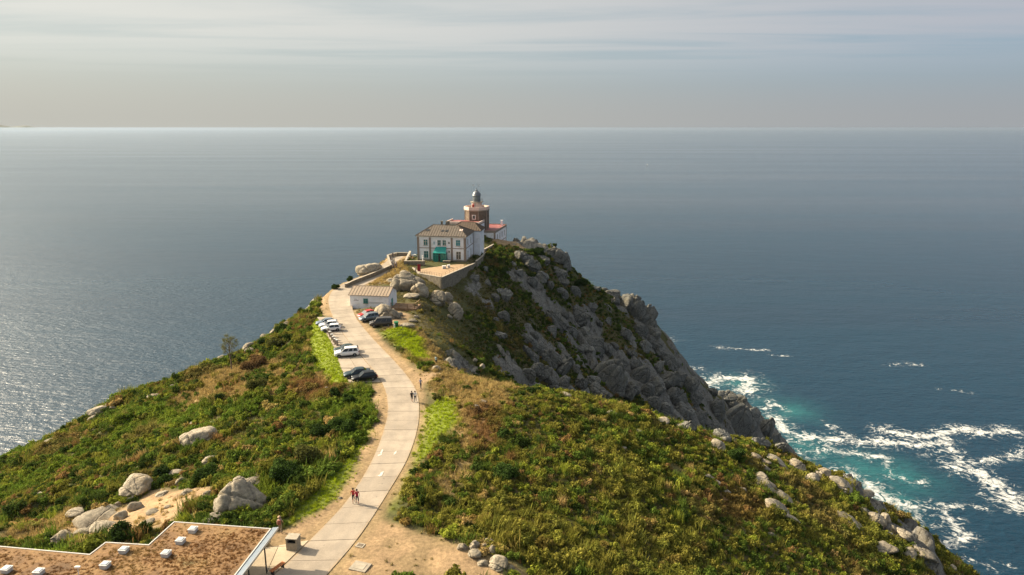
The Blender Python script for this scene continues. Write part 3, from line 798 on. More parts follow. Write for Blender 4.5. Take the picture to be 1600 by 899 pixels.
# ------------------------------------------------------------------ far land, haze
m_far = surf('far_hill', (0.13, 0.15, 0.14), 0.95, 0.2, 0.002, coord='Object')
def far_hills():
    prof = [(-330,180),(-240,188),(-150,184),(-60,190),(-20,194),(5,196.0),(18,198.5),(36,196.2),(46,197.2),(58,200),(80,201),(110,201.6),(150,202.6),(200,204.5)]
    vs = []; fs = []; D = 52000.0
    pr = []
    for i in range(160):
        px = -330 + 530 * i / 159
        py = np.interp(px, [p[0] for p in prof], [p[1] for p in prof]) + 0.8 * (vnoise(np.array([px / 6.0]), np.array([0.5]), 4)[0] - 0.5)
        q = aty(px, py, D); pr.append((q.x, max(q.z, 0.0)))
    for x, h in pr:
        vs += [(x, D - 950, -3), (x, D - 380, h * 0.55), (x, D, h), (x, D + 420, h * 0.6), (x, D + 1000, -3)]
    for i in range(159):
        for k in range(4):
            a_ = i * 5 + k; fs.append((a_, a_ + 5, a_ + 6, a_ + 1))
    me = bpy.data.meshes.new('far_hills'); me.from_pydata(vs, [], fs); me.update()
    bm = bmesh.new(); bm.from_mesh(me); bmesh.ops.recalc_face_normals(bm, faces=bm.faces); bm.to_mesh(me); bm.free()
    tag(link('far_hills', me, m_far, smooth=True), 'low blue hills of a far coast on the horizon at left', kind='structure')
far_hills()
mh = bpy.data.materials.new('haze'); mh.use_nodes = True
nt = mh.node_tree; nt.nodes.clear()
o_ = nt.nodes.new('ShaderNodeOutputMaterial'); pv = nt.nodes.new('ShaderNodeVolumePrincipled')
pv.inputs['Color'].default_value = (0.36, 0.45, 0.57, 1)
pv.inputs['Density'].default_value = 2.6e-5
pv.inputs['Anisotropy'].default_value = 0.3
nt.links.new(pv.outputs[0], o_.inputs['Volume'])
hz_o = MB().box(-61500, 61500, -61500, 61500, -18.0, 183.0).build('haze', mh)
tag(hz_o, 'thin sea haze', kind='stuff')

# ------------------------------------------------------------------ granite boulders
def rock_material(name, dark, lite, stain, crack=0.33):
    m, nt, b = new_mat(name)
    tcn = nd(nt, 'ShaderNodeTexCoord'); oi = nd(nt, 'ShaderNodeObjectInfo')
    off = nd(nt, 'ShaderNodeVectorMath', {0: oi.outputs['Location']}, operation='SCALE'); off.inputs['Scale'].default_value = 1.0
    geo = nd(nt, 'ShaderNodeNewGeometry')
    c, bmp = granite_nodes(nt, geo.outputs['Position'], dark, lite, stain, crack)
    rv = nd(nt, 'ShaderNodeMapRange', {0: oi.outputs['Random'], 1: 0.0, 2: 1.0, 3: 0.78, 4: 1.15})
    sc_ = nd(nt, 'ShaderNodeVectorMath', {0: c}, operation='SCALE'); nt.links.new(rv.outputs[0], sc_.inputs['Scale'])
    nt.links.new(sc_.outputs[0], b.inputs['Base Color']); nt.links.new(bmp, b.inputs['Normal'])
    b.inputs['Roughness'].default_value = 0.9; b.inputs['Specular IOR Level'].default_value = 0.2
    return m
m_rock = rock_material('granite', (0.15, 0.132, 0.10), (0.40, 0.35, 0.265), (0.30, 0.22, 0.12))
m_cliff = rock_material('cliff_granite', (0.058, 0.06, 0.057), (0.25, 0.245, 0.215), (0.14, 0.125, 0.085), 0.75)

def rock_mesh(seed, sub=4, planes=11, sharp=9.0, rough=0.07, crease=0, dmin=0.55):
    r_ = np.random.default_rng(seed)
    bm = bmesh.new(); bmesh.ops.create_icosphere(bm, subdivisions=sub, radius=1.0)
    co = np.array([v.co[:] for v in bm.verts])
    n = r_.normal(size=(planes, 3)); n /= np.linalg.norm(n, axis=1)[:, None]
    d = r_.uniform(dmin, 1.0, planes)
    dots = co @ n.T
    inv_ = np.concatenate([np.maximum(dots, 1e-3) / d, np.full((len(co), 1), 0.92)], 1)
    rad = 1.0 / ((inv_ ** sharp).sum(1) ** (1 / sharp))
    off = r_.uniform(0, 50, 3)
    nn = np.array([mnoise.fractal(Vector(c * 1.6 + off), 0.8, 2.1, 5) for c in co])
    rad *= 1 + rough * nn
    for k in range(crease):
        a_ = r_.normal(size=3); a_ /= np.linalg.norm(a_); q = np.abs(co @ a_ - r_.uniform(-0.4, 0.4) + 0.06 * nn)
        rad *= 1 - 0.16 * np.exp(-(q / 0.05) ** 2)
    co2 = co * rad[:, None]
    for v, c in zip(bm.verts, co2): v.co = c
    bm.normal_update()
    me = bpy.data.meshes.new('boulder'); bm.to_mesh(me); bm.free()
    me.polygons.foreach_set('use_smooth', np.ones(len(me.polygons), dtype=bool))
    return me
R_BIG = [rock_mesh(100 + i, 5, 10 + i % 3, 11.0, 0.09, 3 + i % 2, 0.7) for i in range(5)]
R_MID = [rock_mesh(200 + i, 4, 10 + i % 4, 13.0, 0.10, 2) for i in range(8)]
R_CLF = [rock_mesh(300 + i, 5, 8 + i % 3, 26.0, 0.09, 4 + i % 3) for i in range(9)]
def dress(meshes, mat):
    out = []
    for m in meshes:
        m.materials.append(mat); out.append(m)
    return out
dress(R_BIG, m_rock); dress(R_MID, m_rock); dress(R_CLF, m_cliff)
NO_VEG = []       # ground covered by things: (x, y, radius)
_ri = [0]
def boulder(px, py, w, h, label, group=None, kind='mid', tilt=None, deep=None, name='boulder', az=None, sink=0.36):
    """granite boulder seen at px, py; w and h are its width and height in the photograph"""
    i = _ri[0]; _ri[0] += 1
    rg = random.Random(900 + i)
    me = {'big': R_BIG, 'mid': R_MID, 'clf': R_CLF}[kind]; me = me[i % len(me)]
    g = spot(px, min(py + 0.3 * h, 905))
    dep = g.y * CP + (CAM_Z - g.z) * SP
    s = dep / FPX
    W_, H_ = w * s / 1.95, h * s / 1.85
    D_ = (deep if deep else rg.uniform(0.75, 1.05)) * max(W_, H_ * 0.9)
    o = bpy.data.objects.new(name, me); COL.objects.link(o)
    o.location = (g.x, g.y + D_ * 0.25, g.z + H_ * (1 - 2 * sink) * 0.9)
    o.scale = (W_, D_, H_)
    o.rotation_euler = (rg.uniform(-0.15, 0.15), (tilt if tilt is not None else rg.uniform(-0.2, 0.2)), rg.uniform(-0.3, 0.3) if az is None else az)
    NO_VEG.append((g.x, g.y + D_ * 0.25, max(W_, D_) * 0.62))
    tag(o, label, 'boulder', group)
    return o

BL = [
 (372,778,76,66,'huge rounded granite boulder beside the flat-roofed building, largest on the left','big'),
 (388,756,44,18,'flat granite cap resting on top of the largest left boulder','mid'),
 (211,760,56,34,'pale cracked dome boulder in the left scrub, left of the largest boulder','big'),
 (311,682,56,34,'dark-topped leaning boulder half sunk in the bushes, with a knob on top','big'),
 (303,664,14,14,'small upright knob stone perched behind the dark-topped left boulder','mid'),
 (316,663,14,9,'small pale stone on the skyline side of the dark-topped boulder','mid'),
 (335,661,18,8,'flat pale stone showing above bushes right of the dark-topped boulder','mid'),
 (326,719,36,20,'grey wedge-shaped boulder in the left scrub between two large boulders','mid'),
 (270,740,28,10,'low pale slab above the largest boulder, between bushes','mid'),
 (280,752,18,14,'square pale stone just left above the largest boulder','mid'),
 (97,846,44,34,'cleft pale boulder touching the white roof edge at far left','big'),
 (150,812,80,22,'long sloping granite slab in the bare ground above the roof corner','mid'),
 (117,801,26,12,'smooth pale stone with a dark opening under it, left of the sloping slab','mid'),
 (212,792,26,20,'grey shaded boulder on bare ground below the pale dome boulder','mid'),
 (188,806,22,20,'pale lump stone on the bare ground beside the sloping slab','mid'),
 (182,788,16,12,'small stone at the top of the bare slope under the dome boulder','mid'),
 (160,825,40,14,'low flat stone among tufts between the sloping slab and roof','mid'),
 (205,845,22,10,'flat pale stone against the roof edge inside corner','mid'),
 (232,846,14,8,'small flat stone beside the notch in the roof edge','mid'),
 (330,811,36,18,'low grey stone just above the roof edge, below the largest boulder','mid'),
 (62,772,14,6,'pale stone barely showing in thick green scrub at far left','mid'),
 (256,752,22,10,'pale rock edge above the dome boulder in the scrub','mid'),
 (325,772,18,16,'grey stone in grass left of the largest boulder','mid'),
 (155,641,32,18,'orange-topped rock outcrop standing on the left skyline above the sea','big'),
 (146,654,18,12,'dark rock below the orange-topped skyline outcrop','mid'),
 (75,690,18,10,'dark rock on the far left skyline above the sea','mid'),
 (62,697,12,7,'pale stone on the far left skyline, lowest of all','mid'),
 (243,620,30,10,'pale smooth slab lying on the upper left slope','mid'),
 (272,603,12,5,'small pale slab high on the left skyline slope','mid'),
 (178,637,14,6,'thin pale slab just right of the skyline outcrop','mid'),
 (345,557,12,9,'pale stone on the skyline left of the lone tree','mid'),
 (388,540,26,16,'slanted pale rock on the skyline right of the lone tree','mid'),
 (392,547,20,8,'low pale rock below the slanted skyline rock','mid'),
 (427,519,16,14,'pale block on the left skyline above the brown bush','mid'),
 (449,505,22,12,'pale slab on the skyline beside dark bushes','mid'),
 (473,493,18,10,'pale rounded rock on the skyline left of the parked cars','mid'),
 (414,526,14,10,'rock in bushes on the skyline right of the lone tree','mid'),
 (511,607,8,7,'small white stone in the brown bracken below the bright grass','mid'),
 (577,420,40,26,'large slanted ochre rock outside the roadside wall','big'),
 (588,416,18,16,'dark ochre rock in shade outside the roadside wall','mid'),
 (635,440,52,40,'broad grey cracked outcrop beneath the terrace, behind the white cabin','big'),
 (655,452,34,24,'rounded grey rock in shade below the terrace wall','big'),
 (612,437,24,10,'flat pale rock at the top of the outcrop behind the cabin','mid'),
 (640,462,28,12,'dark rock in the shade beside the cabin roof','mid'),
 (602,487,36,36,'tall pale boulder behind the parked cars, right below the cabin','big'),
 (616,492,20,20,'dark boulder leaning on the tall pale boulder behind the cars','mid'),
 (624,491,12,9,'small ochre stone right of the tall pale boulder','mid'),
 (684,466,32,28,'rounded grey boulder catching light on the slope right of the deck','big'),
 (697,465,20,22,'grey boulder behind the rounded boulder right of the deck','mid'),
 (712,484,26,34,'upright cracked boulder on the shaded slope, right of the deck','big'),
 (703,474,14,12,'small rock between the two boulders right of the deck','mid'),
 (702,494,10,9,'small rock under the upright cracked boulder','mid'),
 (637,509,24,14,'flat pale stone by the green waste bin','mid'),
 (645,501,14,8,'pale stone behind the flat stone by the green bin','mid'),
 (650,495,10,7,'small pale stone farthest from the green bin','mid'),
 (680,575,19,12,'lone ochre stone in dry grass with a person standing behind it','mid'),
 (753,573,9,12,'upright grey stone on the edge of the dry grass','mid'),
 (741,563,10,7,'small grey stone above the upright stone on the grass edge','mid'),
 (755,628,18,5,'flat pale stone in brown bracken, right hill top','mid'),
 (744,634,8,6,'small white stone beside the flat stone in bracken','mid'),
 (885,617,20,9,'pale rounded stone on the crest of the right hill','mid'),
 (955,646,16,11,'pale stone with shaded side on the crest of the right hill','mid'),
 (1034,659,30,12,'wide pale slab on the right hill crest, against the dark cliff','mid'),
 (1062,667,18,10,'dark-sided stone just right of the wide crest slab','mid'),
 (1122,694,26,22,'rounded upright boulder on the right crest in green scrub','big'),
 (997,674,18,7,'small pale slab in the scrub under the right crest','mid'),
 (975,700,14,6,'pale stone in the middle of the right hill scrub','mid'),
 (1180,712,22,12,'pale boulder at the top of the rocky right edge','mid'),
 (1198,722,16,10,'small round boulder in grass at the rocky right edge','mid'),
 (1195,732,18,12,'pale round boulder below the small round one at the right edge','mid'),
 (1215,722,40,12,'long pale slab along the upper right edge above the sea','mid'),
 (1245,728,34,18,'pale rounded slab on the right edge above the foam','big'),
 (1268,748,26,18,'pale boulder on the right edge, left of the square block','mid'),
 (1285,741,34,24,'square grey block on the right edge against the teal water','big'),
 (1200,757,62,20,'upper half of the long whaleback slab sloping down the right hill','mid'),
 (1226,777,44,16,'lower half of the long whaleback slab sloping down the right hill','mid'),
 (1218,796,42,18,'upper part of the ribbed slab below the whaleback slab','mid'),
 (1240,814,34,14,'lower part of the ribbed slab below the whaleback slab','mid'),
 (1190,746,24,14,'pale head of rock at the upper end of the whaleback slab','mid'),
 (1318,757,40,14,'layered ochre rock on the right edge over white surf','big'),
 (1352,772,26,14,'low ochre rock at the edge where surf breaks','mid'),
 (1368,812,34,22,'cracked pale boulder on the lower right edge','big'),
 (1385,806,20,16,'ochre boulder on the lower right edge above teal water','mid'),
 (1396,825,12,16,'small bright upright stone on the lower right edge','mid'),
 (1330,815,44,14,'long low slab in scrub left of the lower right boulders','mid'),
 (1380,858,44,20,'pale sloping slab near the bottom right edge','mid'),
 (1420,865,30,20,'rounded slab at the bottom right edge','mid'),
 (1418,836,40,14,'grey slab hanging over the sea at the lower right','mid'),
 (1450,868,40,14,'low dark slab at the bottom right corner over the sea','mid'),
 (1490,888,14,10,'small ochre rock at the very bottom right corner','mid'),
 (1160,765,20,10,'low stone in a bare patch left of the whaleback slab','mid'),
 (1110,747,26,9,'flat stones in a bare patch high on the right hill','mid'),
 (1125,756,18,7,'small flat stone in the bare patch of the right hill','mid'),
 (1135,768,14,8,'small ochre stone at the lower end of the bare patch','mid'),
 (1050,718,12,7,'rust-tinged stone alone in the right hill scrub','mid'),
 (1205,835,16,9,'stone in a bare hollow below the ribbed slab','mid'),
 (722,855,16,14,'round stone at the left end of the rock pile beside the dirt','mid'),
 (740,852,20,16,'second stone of the rock pile, pale and rounded','mid'),
 (757,853,22,22,'tallest boulder of the rock pile beside the dirt lot','mid'),
 (770,858,18,20,'boulder at the right end of the rock pile','mid'),
 (742,865,20,16,'front grey stone of the rock pile','mid'),
 (765,846,20,9,'flat stone on the back of the rock pile','mid'),
 (780,880,34,24,'lone large pale stone below the rock pile','big'),
 (753,880,24,12,'flat grey stone below the rock pile','mid'),
 (796,888,14,14,'dark stone beside the lone large pale stone','mid'),
 (668,788,12,6,'small ochre stone in scrub right of the road','mid'),
 (250,772,26,9,'flat ochre stone at the head of the bare slope right of the dome boulder','mid'),
 (290,770,20,10,'low ochre stone on the bare slope left of the largest boulder','mid'),
 (238,800,18,9,'small flat stone in the middle of the bare slope','mid'),
 (262,792,12,7,'tiny stone on the bare slope toward the largest boulder','mid'),
 (228,818,24,9,'flat slab on the lower bare slope above the roof notch','mid'),
 (180,835,30,10,'low ochre slab by the dark bush in the roof notch','mid'),
 (128,832,28,14,'ochre lump between the cleft boulder and the sloping slab','mid'),
 (302,757,14,8,'small pale stone near the top right of the bare slope','mid'),
 (531,778,9,6,'small stone on the grass verge by the two red walkers','mid'),
]
for i, (px, py, w, h, lb, kd) in enumerate(BL):
    tl = 0.45 if w > 2.2 * h and px > 1100 else None
    boulder(px, py, w, h, lb, None, kd, tilt=tl)

# jointed granite of the shaded cliff: blocks and leaning slabs where the photograph shows them
CLIFF = [(240,505,0,0)]
CL = [ # px, py, w, h, tilt
 (787,460,28,26,.3),(774,464,16,20,.2),(786,495,20,22,.5),(775,500,10,10,0),(780,522,26,14,.2),(742,433,16,12,0),(757,420,12,12,0),(762,440,12,14,0),
 (815,402,30,20,.5),(832,415,26,24,.6),(850,405,24,20,.3),(868,398,34,24,.2),(884,408,18,34,.1),(874,425,26,26,.4),(846,432,22,26,.8),(828,438,24,20,.7),(812,425,18,16,.5),(858,445,14,16,.6),(880,440,20,16,.4),(800,412,16,14,.4),
 (877,457,24,16,.5),(898,455,22,18,.4),(905,490,34,44,.7),(870,500,44,28,.8),(890,515,30,20,.7),(862,515,24,24,.6),(880,492,18,12,.3),(868,488,14,10,.3),(915,520,24,30,.7),
 (834,523,16,10,.4),(828,535,40,18,.9),(845,545,26,34,.9),(858,560,36,44,.9),(875,570,24,54,.8),(832,560,36,24,.8),(822,548,26,14,.8),(840,580,30,40,.9),(860,598,30,34,.8),(825,585,24,24,.7),(878,600,22,34,.8),(884,555,16,14,.3),(900,575,14,20,.4),(905,598,28,26,.5),
 (930,535,46,34,.6),(945,545,26,22,.4),(918,545,24,16,.3),(905,545,20,14,.3),(950,585,46,60,.6),(965,600,36,50,.7),(935,610,34,34,.7),(925,595,24,30,.6),(980,610,24,40,.7),(915,612,24,20,.5),
 (985,552,22,16,.3),(990,570,20,24,.6),(1000,585,26,36,.7),(990,605,24,30,.7),(1010,610,24,30,.7),(975,565,16,12,.3),
 (945,452,14,10,.1),(930,448,18,10,.1),(985,476,42,40,.4),(1008,492,36,46,.4),(1022,518,24,34,.4),(958,458,26,16,.1),(1015,510,20,30,.5),(1000,515,26,22,.6),(1022,535,28,30,.7),(1008,540,24,26,.7),(1035,550,26,22,.7),(1048,565,34,36,.8),(1040,590,34,48,.9),(1060,590,30,38,.8),(1075,600,26,34,.8),(1055,620,36,40,.9),(1025,600,26,44,.9),(1020,630,24,26,.8),(1040,640,26,24,.7),(1070,640,34,36,.7),(1085,620,28,30,.6),(1095,650,26,34,.6),(1075,665,30,24,.5),
 (1112,612,20,14,.1),(1135,620,34,26,.2),(1158,622,20,20,.1),(1150,655,44,60,.4),(1120,640,30,40,.4),(1110,665,26,36,.4),(1175,650,28,44,.4),(1195,665,26,44,.5),(1210,685,24,34,.5),(1165,680,34,30,.4),(1190,692,30,20,.4),(1130,680,30,24,.4),(1222,700,22,20,.4),(1145,636,22,22,.2),
 (975,520,22,22,.4),(960,470,20,16,.2),(950,500,16,16,.4),(935,505,14,12,.3),(925,480,16,20,.4),(960,540,16,16,.4),(1030,570,18,26,.7),
]
def sub_zone(px, py):
    if py < 450 and px < 900 and px > 795: return ('the rock crown just under the brown headland top', 'rock crown under the headland top')
    if px < 800: return ('the grassy slope below the terrace wall', 'rocks on the grassy slope below the terrace')
    if px > 1090: return ('the low sea-cliff spur ending the headland', 'blocks of the sea-cliff spur')
    if px < 895 and py > 515: return ('the diagonal slab field above the right hill crest', 'diagonal slab field of the cliff')
    if px < 925 and py <= 525: return ('the upper slabs halfway up the shaded cliff', 'upper slabs of the shaded cliff')
    if py < 545 and px > 960: return ('the jagged cliff skyline against the open sea', 'jagged cliff skyline')
    if px < 1000: return ('the broad slab wall amid the shaded cliff', 'middle slab wall of the cliff')
    return ('the lower buttress left of the sea spur', 'lower buttress of the cliff')
_z = {}
for c in CL: _z.setdefault(sub_zone(c[0], c[1]), []).append(c)
for (where, gp), lst in _z.items():
    named = {}
    for word, key in (('biggest grey block in', lambda c: -c[2] * c[3]), ('topmost grey block in', lambda c: c[1]), ('lowest dark block in', lambda c: -c[1]), ('leftmost grey block in', lambda c: c[0]), ('rightmost dark block in', lambda c: -c[0]), ('smallest grey rock in', lambda c: c[2] * c[3])):
        rest = [c for c in lst if c not in named]
        if rest: named.setdefault(sorted(lst, key=key)[0], word)
    for i, c in enumerate(lst):
        rg = random.Random(c[0] * 7 + c[1])
        boulder(c[0], c[1], c[2], c[3], '%s %s' % (named.get(c, 'jointed block among many in'), where), gp, 'clf', tilt=c[4] * 0.9, name='cliff_rock', deep=rg.uniform(0.5, 0.8), sink=0.36)
# ------------------------------------------------------------------ plants
def leaf_material(name, trans=0.28, lo=0.62, hi=1.38):
    m = bpy.data.materials.new(name); m.use_nodes = True
    nt = m.node_tree; nt.nodes.clear()
    out = nt.nodes.new('ShaderNodeOutputMaterial')
    at_ = nd(nt, 'ShaderNodeAttribute', attribute_name='tint', attribute_type='INSTANCER')
    geo = nd(nt, 'ShaderNodeNewGeometry')
    mr = nd(nt, 'ShaderNodeMapRange', {0: geo.outputs['Random Per Island'], 1: 0.0, 2: 1.0, 3: lo, 4: hi})
    sc_ = nd(nt, 'ShaderNodeVectorMath', {0: at_.outputs['Color']}, operation='SCALE'); nt.links.new(mr.outputs[0], sc_.inputs['Scale'])
    df = nd(nt, 'ShaderNodeBsdfDiffuse', {'Color': sc_.outputs[0]})
    tr = nd(nt, 'ShaderNodeBsdfTranslucent', {'Color': sc_.outputs[0]})
    mx = nd(nt, 'ShaderNodeMixShader', {0: trans, 1: df.outputs[0], 2: tr.outputs[0]})
    nt.links.new(mx.outputs[0], out.inputs[0])
    return m
m_leaf = leaf_material('leaves')
m_blade = leaf_material('grass_blades', 0.3)
m_bark = surf('bark', (0.12, 0.09, 0.06), 0.9, 0.3, 4.0, 0.4)

def quads_mesh(name, c, a, b_, mat, extra=None):
    """one rhombus per row of c with half axes a and b_"""
    n = len(c)
    v = np.stack([c - a, c - b_ * 0.55 + a * 0.1, c + a, c + b_ * 0.55 + a * 0.1], 1).reshape(-1, 3)
    me = bpy.data.meshes.new(name)
    me.vertices.add(n * 4); me.vertices.foreach_set('co', v.ravel())
    me.loops.add(n * 4); me.loops.foreach_set('vertex_index', np.arange(n * 4, dtype=np.int32))
    me.polygons.add(n); me.polygons.foreach_set('loop_start', np.arange(0, n * 4, 4, dtype=np.int32))
    me.update(); me.materials.append(mat)
    return me
def leaves(name, blobs, per, size, seed, mat=None, fill=0.5):
    r_ = np.random.default_rng(seed); C_, A_, B_ = [], [], []
    for (x, y, z, rx, ry, rz_) in blobs:
        n = int(per * (rx * ry + rx * rz_) * 4)
        u = r_.normal(size=(n, 3)); u /= np.linalg.norm(u, axis=1)[:, None]
        u[:, 2] = np.abs(u[:, 2]) * r_.choice([1, 1, 1, -0.6], n)
        rr2 = r_.uniform(fill, 1.05, n)[:, None]
        c = np.array([x, y, z]) + u * rr2 * np.array([rx, ry, rz_])
        nr = u + r_.normal(size=(n, 3)) * 0.65; nr /= np.linalg.norm(nr, axis=1)[:, None]
        t = np.cross(nr, r_.normal(size=(n, 3))); t /= np.linalg.norm(t, axis=1)[:, None] + 1e-9
        bt = np.cross(nr, t); s = (size * r_.uniform(0.6, 1.4, n))[:, None]
        C_.append(c); A_.append(t * s); B_.append(bt * s)
    return quads_mesh(name, np.concatenate(C_), np.concatenate(A_), np.concatenate(B_), mat or m_leaf)
def shrub_variant(seed, k=7, rad=0.62, h=0.55, size=0.10, per=95, spread=0.55):
    r_ = np.random.default_rng(seed); bl = [(0, 0, h * 0.25, rad * 0.6, rad * 0.6, h * 0.55)]
    for i in range(k):
        a_ = r_.uniform(0, 6.28); d = spread * rad * math.sqrt(r_.uniform(0.1, 1)) * 1.5; s = r_.uniform(0.28, 0.5) * rad
        bl.append((d * math.cos(a_), d * math.sin(a_), h * r_.uniform(0.2, 0.75) * (1 - 0.35 * d / rad), s, s, s * r_.uniform(0.7, 1.1)))
    return leaves('shrub', bl, per, size, seed)
def tuft_variant(seed, n=46, h=0.45, w=0.02, lean=0.5, rad=0.32):
    r_ = np.random.default_rng(seed); v = []; f = []
    for i in range(n):
        x, y = r_.normal(size=2) * rad * 0.5; a_ = r_.uniform(0, 6.28); hh = h * r_.uniform(0.5, 1.2); l = lean * hh * r_.uniform(0.2, 1.2)
        dx, dy = math.cos(a_), math.sin(a_); px_, py_ = -dy * w, dx * w; b0 = len(v)
        v += [(x - px_, y - py_, -0.03), (x + px_, y + py_, -0.03), (x + dx * l * 0.4 + px_ * 0.8, y + dy * l * 0.4 + py_ * 0.8, hh * 0.6), (x + dx * l * 0.4 - px_ * 0.8, y + dy * l * 0.4 - py_ * 0.8, hh * 0.6), (x + dx * l, y + dy * l, hh)]
        f += [(b0, b0 + 1, b0 + 2, b0 + 3), (b0 + 3, b0 + 2, b0 + 4)]
    me = bpy.data.meshes.new('tuft'); me.from_pydata(v, [], f); me.update(); me.materials.append(m_blade)
    return me

def variants(name, meshes):
    c = bpy.data.collections.new(name)
    for i, m in enumerate(meshes):
        o = bpy.data.objects.new('%s_%02d' % (name, i), m); c.objects.link(o)
    return c
shrubs = variants('shrub_kinds', [shrub_variant(11), shrub_variant(12, 9, 0.75, 0.6), shrub_variant(13, 6, 0.5, 0.75, 0.09), shrub_variant(14, 8, 0.7, 0.42, 0.10), shrub_variant(15, 10, 0.85, 0.7, 0.11, 85), shrub_variant(16, 5, 0.45, 0.4, 0.08, 110), tuft_variant(31, 90, 0.75, 0.03, 0.55, 0.6), tuft_variant(32, 80, 0.6, 0.028, 0.8, 0.75)])
tufts = variants('tuft_kinds', [tuft_variant(21), tuft_variant(22, 60, 0.3, 0.018, 0.8), tuft_variant(23, 36, 0.6, 0.02, 0.4), tuft_variant(24, 70, 0.2, 0.022, 1.0, 0.45)])

def scatter(name, pts, scl, tint, coll, label):
    n = len(pts)
    me = bpy.data.meshes.new(name)
    me.vertices.add(n); me.vertices.foreach_set('co', pts.astype(np.float32).ravel())
    def attr(nm, ty, key, arr):
        a_ = me.attributes.new(nm, ty, 'POINT'); a_.data.foreach_set(key, arr.astype(np.float32).ravel())
    r_ = np.random.default_rng(n)
    attr('scl', 'FLOAT_VECTOR', 'vector', scl)
    attr('rot', 'FLOAT_VECTOR', 'vector', np.stack([r_.normal(size=n) * 0.12, r_.normal(size=n) * 0.12, r_.uniform(0, 6.283, n)], 1))
    attr('tint', 'FLOAT_COLOR', 'color', np.concatenate([tint, np.ones((n, 1))], 1))
    o = link(name, me); tag(o, label, kind='stuff')
    ng = bpy.data.node_groups.new(name, 'GeometryNodeTree')
    ng.interface.new_socket('Geometry', in_out='INPUT', socket_type='NodeSocketGeometry')
    ng.interface.new_socket('Geometry', in_out='OUTPUT', socket_type='NodeSocketGeometry')
    N, L = ng.nodes, ng.links
    gi = N.new('NodeGroupInput'); go = N.new('NodeGroupOutput')
    ci = N.new('GeometryNodeCollectionInfo'); ci.inputs['Collection'].default_value = coll; ci.inputs['Separate Children'].default_value = True; ci.inputs['Reset Children'].default_value = True
    ip = N.new('GeometryNodeInstanceOnPoints'); ip.inputs['Pick Instance'].default_value = True
    def named(nm, ty):
        q = N.new('GeometryNodeInputNamedAttribute'); q.data_type = ty; q.inputs['Name'].default_value = nm
        return q.outputs['Attribute']
    rv = N.new('FunctionNodeRandomValue'); rv.data_type = 'INT'
    [s for s in rv.inputs if s.name == 'Min' and s.type == 'INT'][0].default_value = 0
    [s for s in rv.inputs if s.name == 'Max' and s.type == 'INT'][0].default_value = len(coll.objects) - 1
    L.new([s for s in rv.outputs if s.type == 'INT'][0], ip.inputs['Instance Index'])
    L.new(gi.outputs[0], ip.inputs['Points']); L.new(ci.outputs[0], ip.inputs['Instance'])
    L.new(named('rot', 'FLOAT_VECTOR'), ip.inputs['Rotation']); L.new(named('scl', 'FLOAT_VECTOR'), ip.inputs['Scale'])
    L.new(ip.outputs[0], go.inputs[0])
    md = o.modifiers.new('scatter', 'NODES'); md.node_group = ng
    return o

def candidates(step, x0, x1, y0, y1, seed):
    r_ = np.random.default_rng(seed)
    xs = np.arange(x0, x1, step); ys = np.arange(y0, y1, step)
    A_, B_ = np.meshgrid(xs, ys)
    A_ = A_.ravel() + r_.uniform(-0.5, 0.5, A_.size) * step; B_ = B_.ravel() + r_.uniform(-0.5, 0.5, B_.size) * step
    return A_, B_, r_
def mval(arr, x, y):
    i = np.clip(np.searchsorted(mx_, x) - 1, 0, len(mx_) - 2); j = np.clip(np.searchsorted(my_, y) - 1, 0, len(my_) - 2)
    return arr[j, i]
def in_view(x, y, z, m=60):
    dx, dy, dz_ = x, y, z - CAM_Z
    dep = dy * CP - dz_ * SP
    px = 800 + FPX * dx / dep; py = 449.5 - FPX * (dy * SP + dz_ * CP) / dep
    return (dep > 5) & (px > -m) & (px < 1600 + m) & (py < 899 + m * 1.5)
VIS = [tuple(atz(a_, b2, 143.4)[:2]) for a_, b2 in [(-60,848),(140,866),(165,847),(232,851),(272,815),(424,826),(340,930),(-60,1000)]]
WALK = [rect(CABIN_C, -10.2, 4.5, -0.6, 7.5), rect(HOUSE_C, -16.5, 0.6, -1.5, 33), TERR, VIS, APRON, PLAZA]
def blocked(x, y, pad=0.0):
    b_ = np.zeros(np.shape(x), dtype=bool)
    for poly in WALK: b_ |= sdist(x, y, poly) < pad
    b_ |= bil(ed, x, y) < 0.25 + pad
    for (cx_, cy_, r_) in NO_VEG:
        b_ |= (x - cx_) ** 2 + (y - cy_) ** 2 < (r_ * 0.8) ** 2
    return b_

# --- woody scrub
x, y, r_ = candidates(0.62, -135, 105, 46, 262, 5)
z = H(x, y)
k = in_view(x, y, z) & (z > 20) & ~blocked(x, y, 0.5)
x, y, z = x[k], y[k], z[k]
D_ = mval(dirt, x, y); B_ = mval(bright, x, y); Y_ = mval(dry, x, y); U_ = mval(rust, x, y); K_ = mval(rock, x, y); V_ = bil(ed, x, y)
n6 = fbm(x, y, 6.0, 4, 201); n18 = fbm(x, y, 18.0, 3, 202); n2 = fbm(x, y, 2.5, 3, 203)
keep = (D_ < 0.35) & (B_ < 0.45) & (K_ < 0.5 + 0.3 * (n2 > 0.5)) & (V_ > 1.2 + 2.2 * n6) & (r_.uniform(size=len(x)) > Y_ * 0.8) & (n6 > 0.2)
keep &= ~((x > -42) & (x < -14) & (y > 140) & (y < 200) & (r_.uniform(size=len(x)) < 0.8))
_ry = np.argsort(RM[:, 1]); rx_ = np.interp(y, RM[_ry, 1], RM[_ry, 0])
right = (x > rx_) * sstep(126, 112, y)
left = (x < rx_) * 1.0
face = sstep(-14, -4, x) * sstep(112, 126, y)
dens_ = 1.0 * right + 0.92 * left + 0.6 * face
keep &= r_.uniform(size=len(x)) < np.clip(dens_, 0.08, 1)
x, y, z, U_, Y_, n6, n18, n2 = [q[keep] for q in (x, y, z, U_, Y_, n6, n18, n2)]
left = left[keep]; right = right[keep]; face = face[keep]
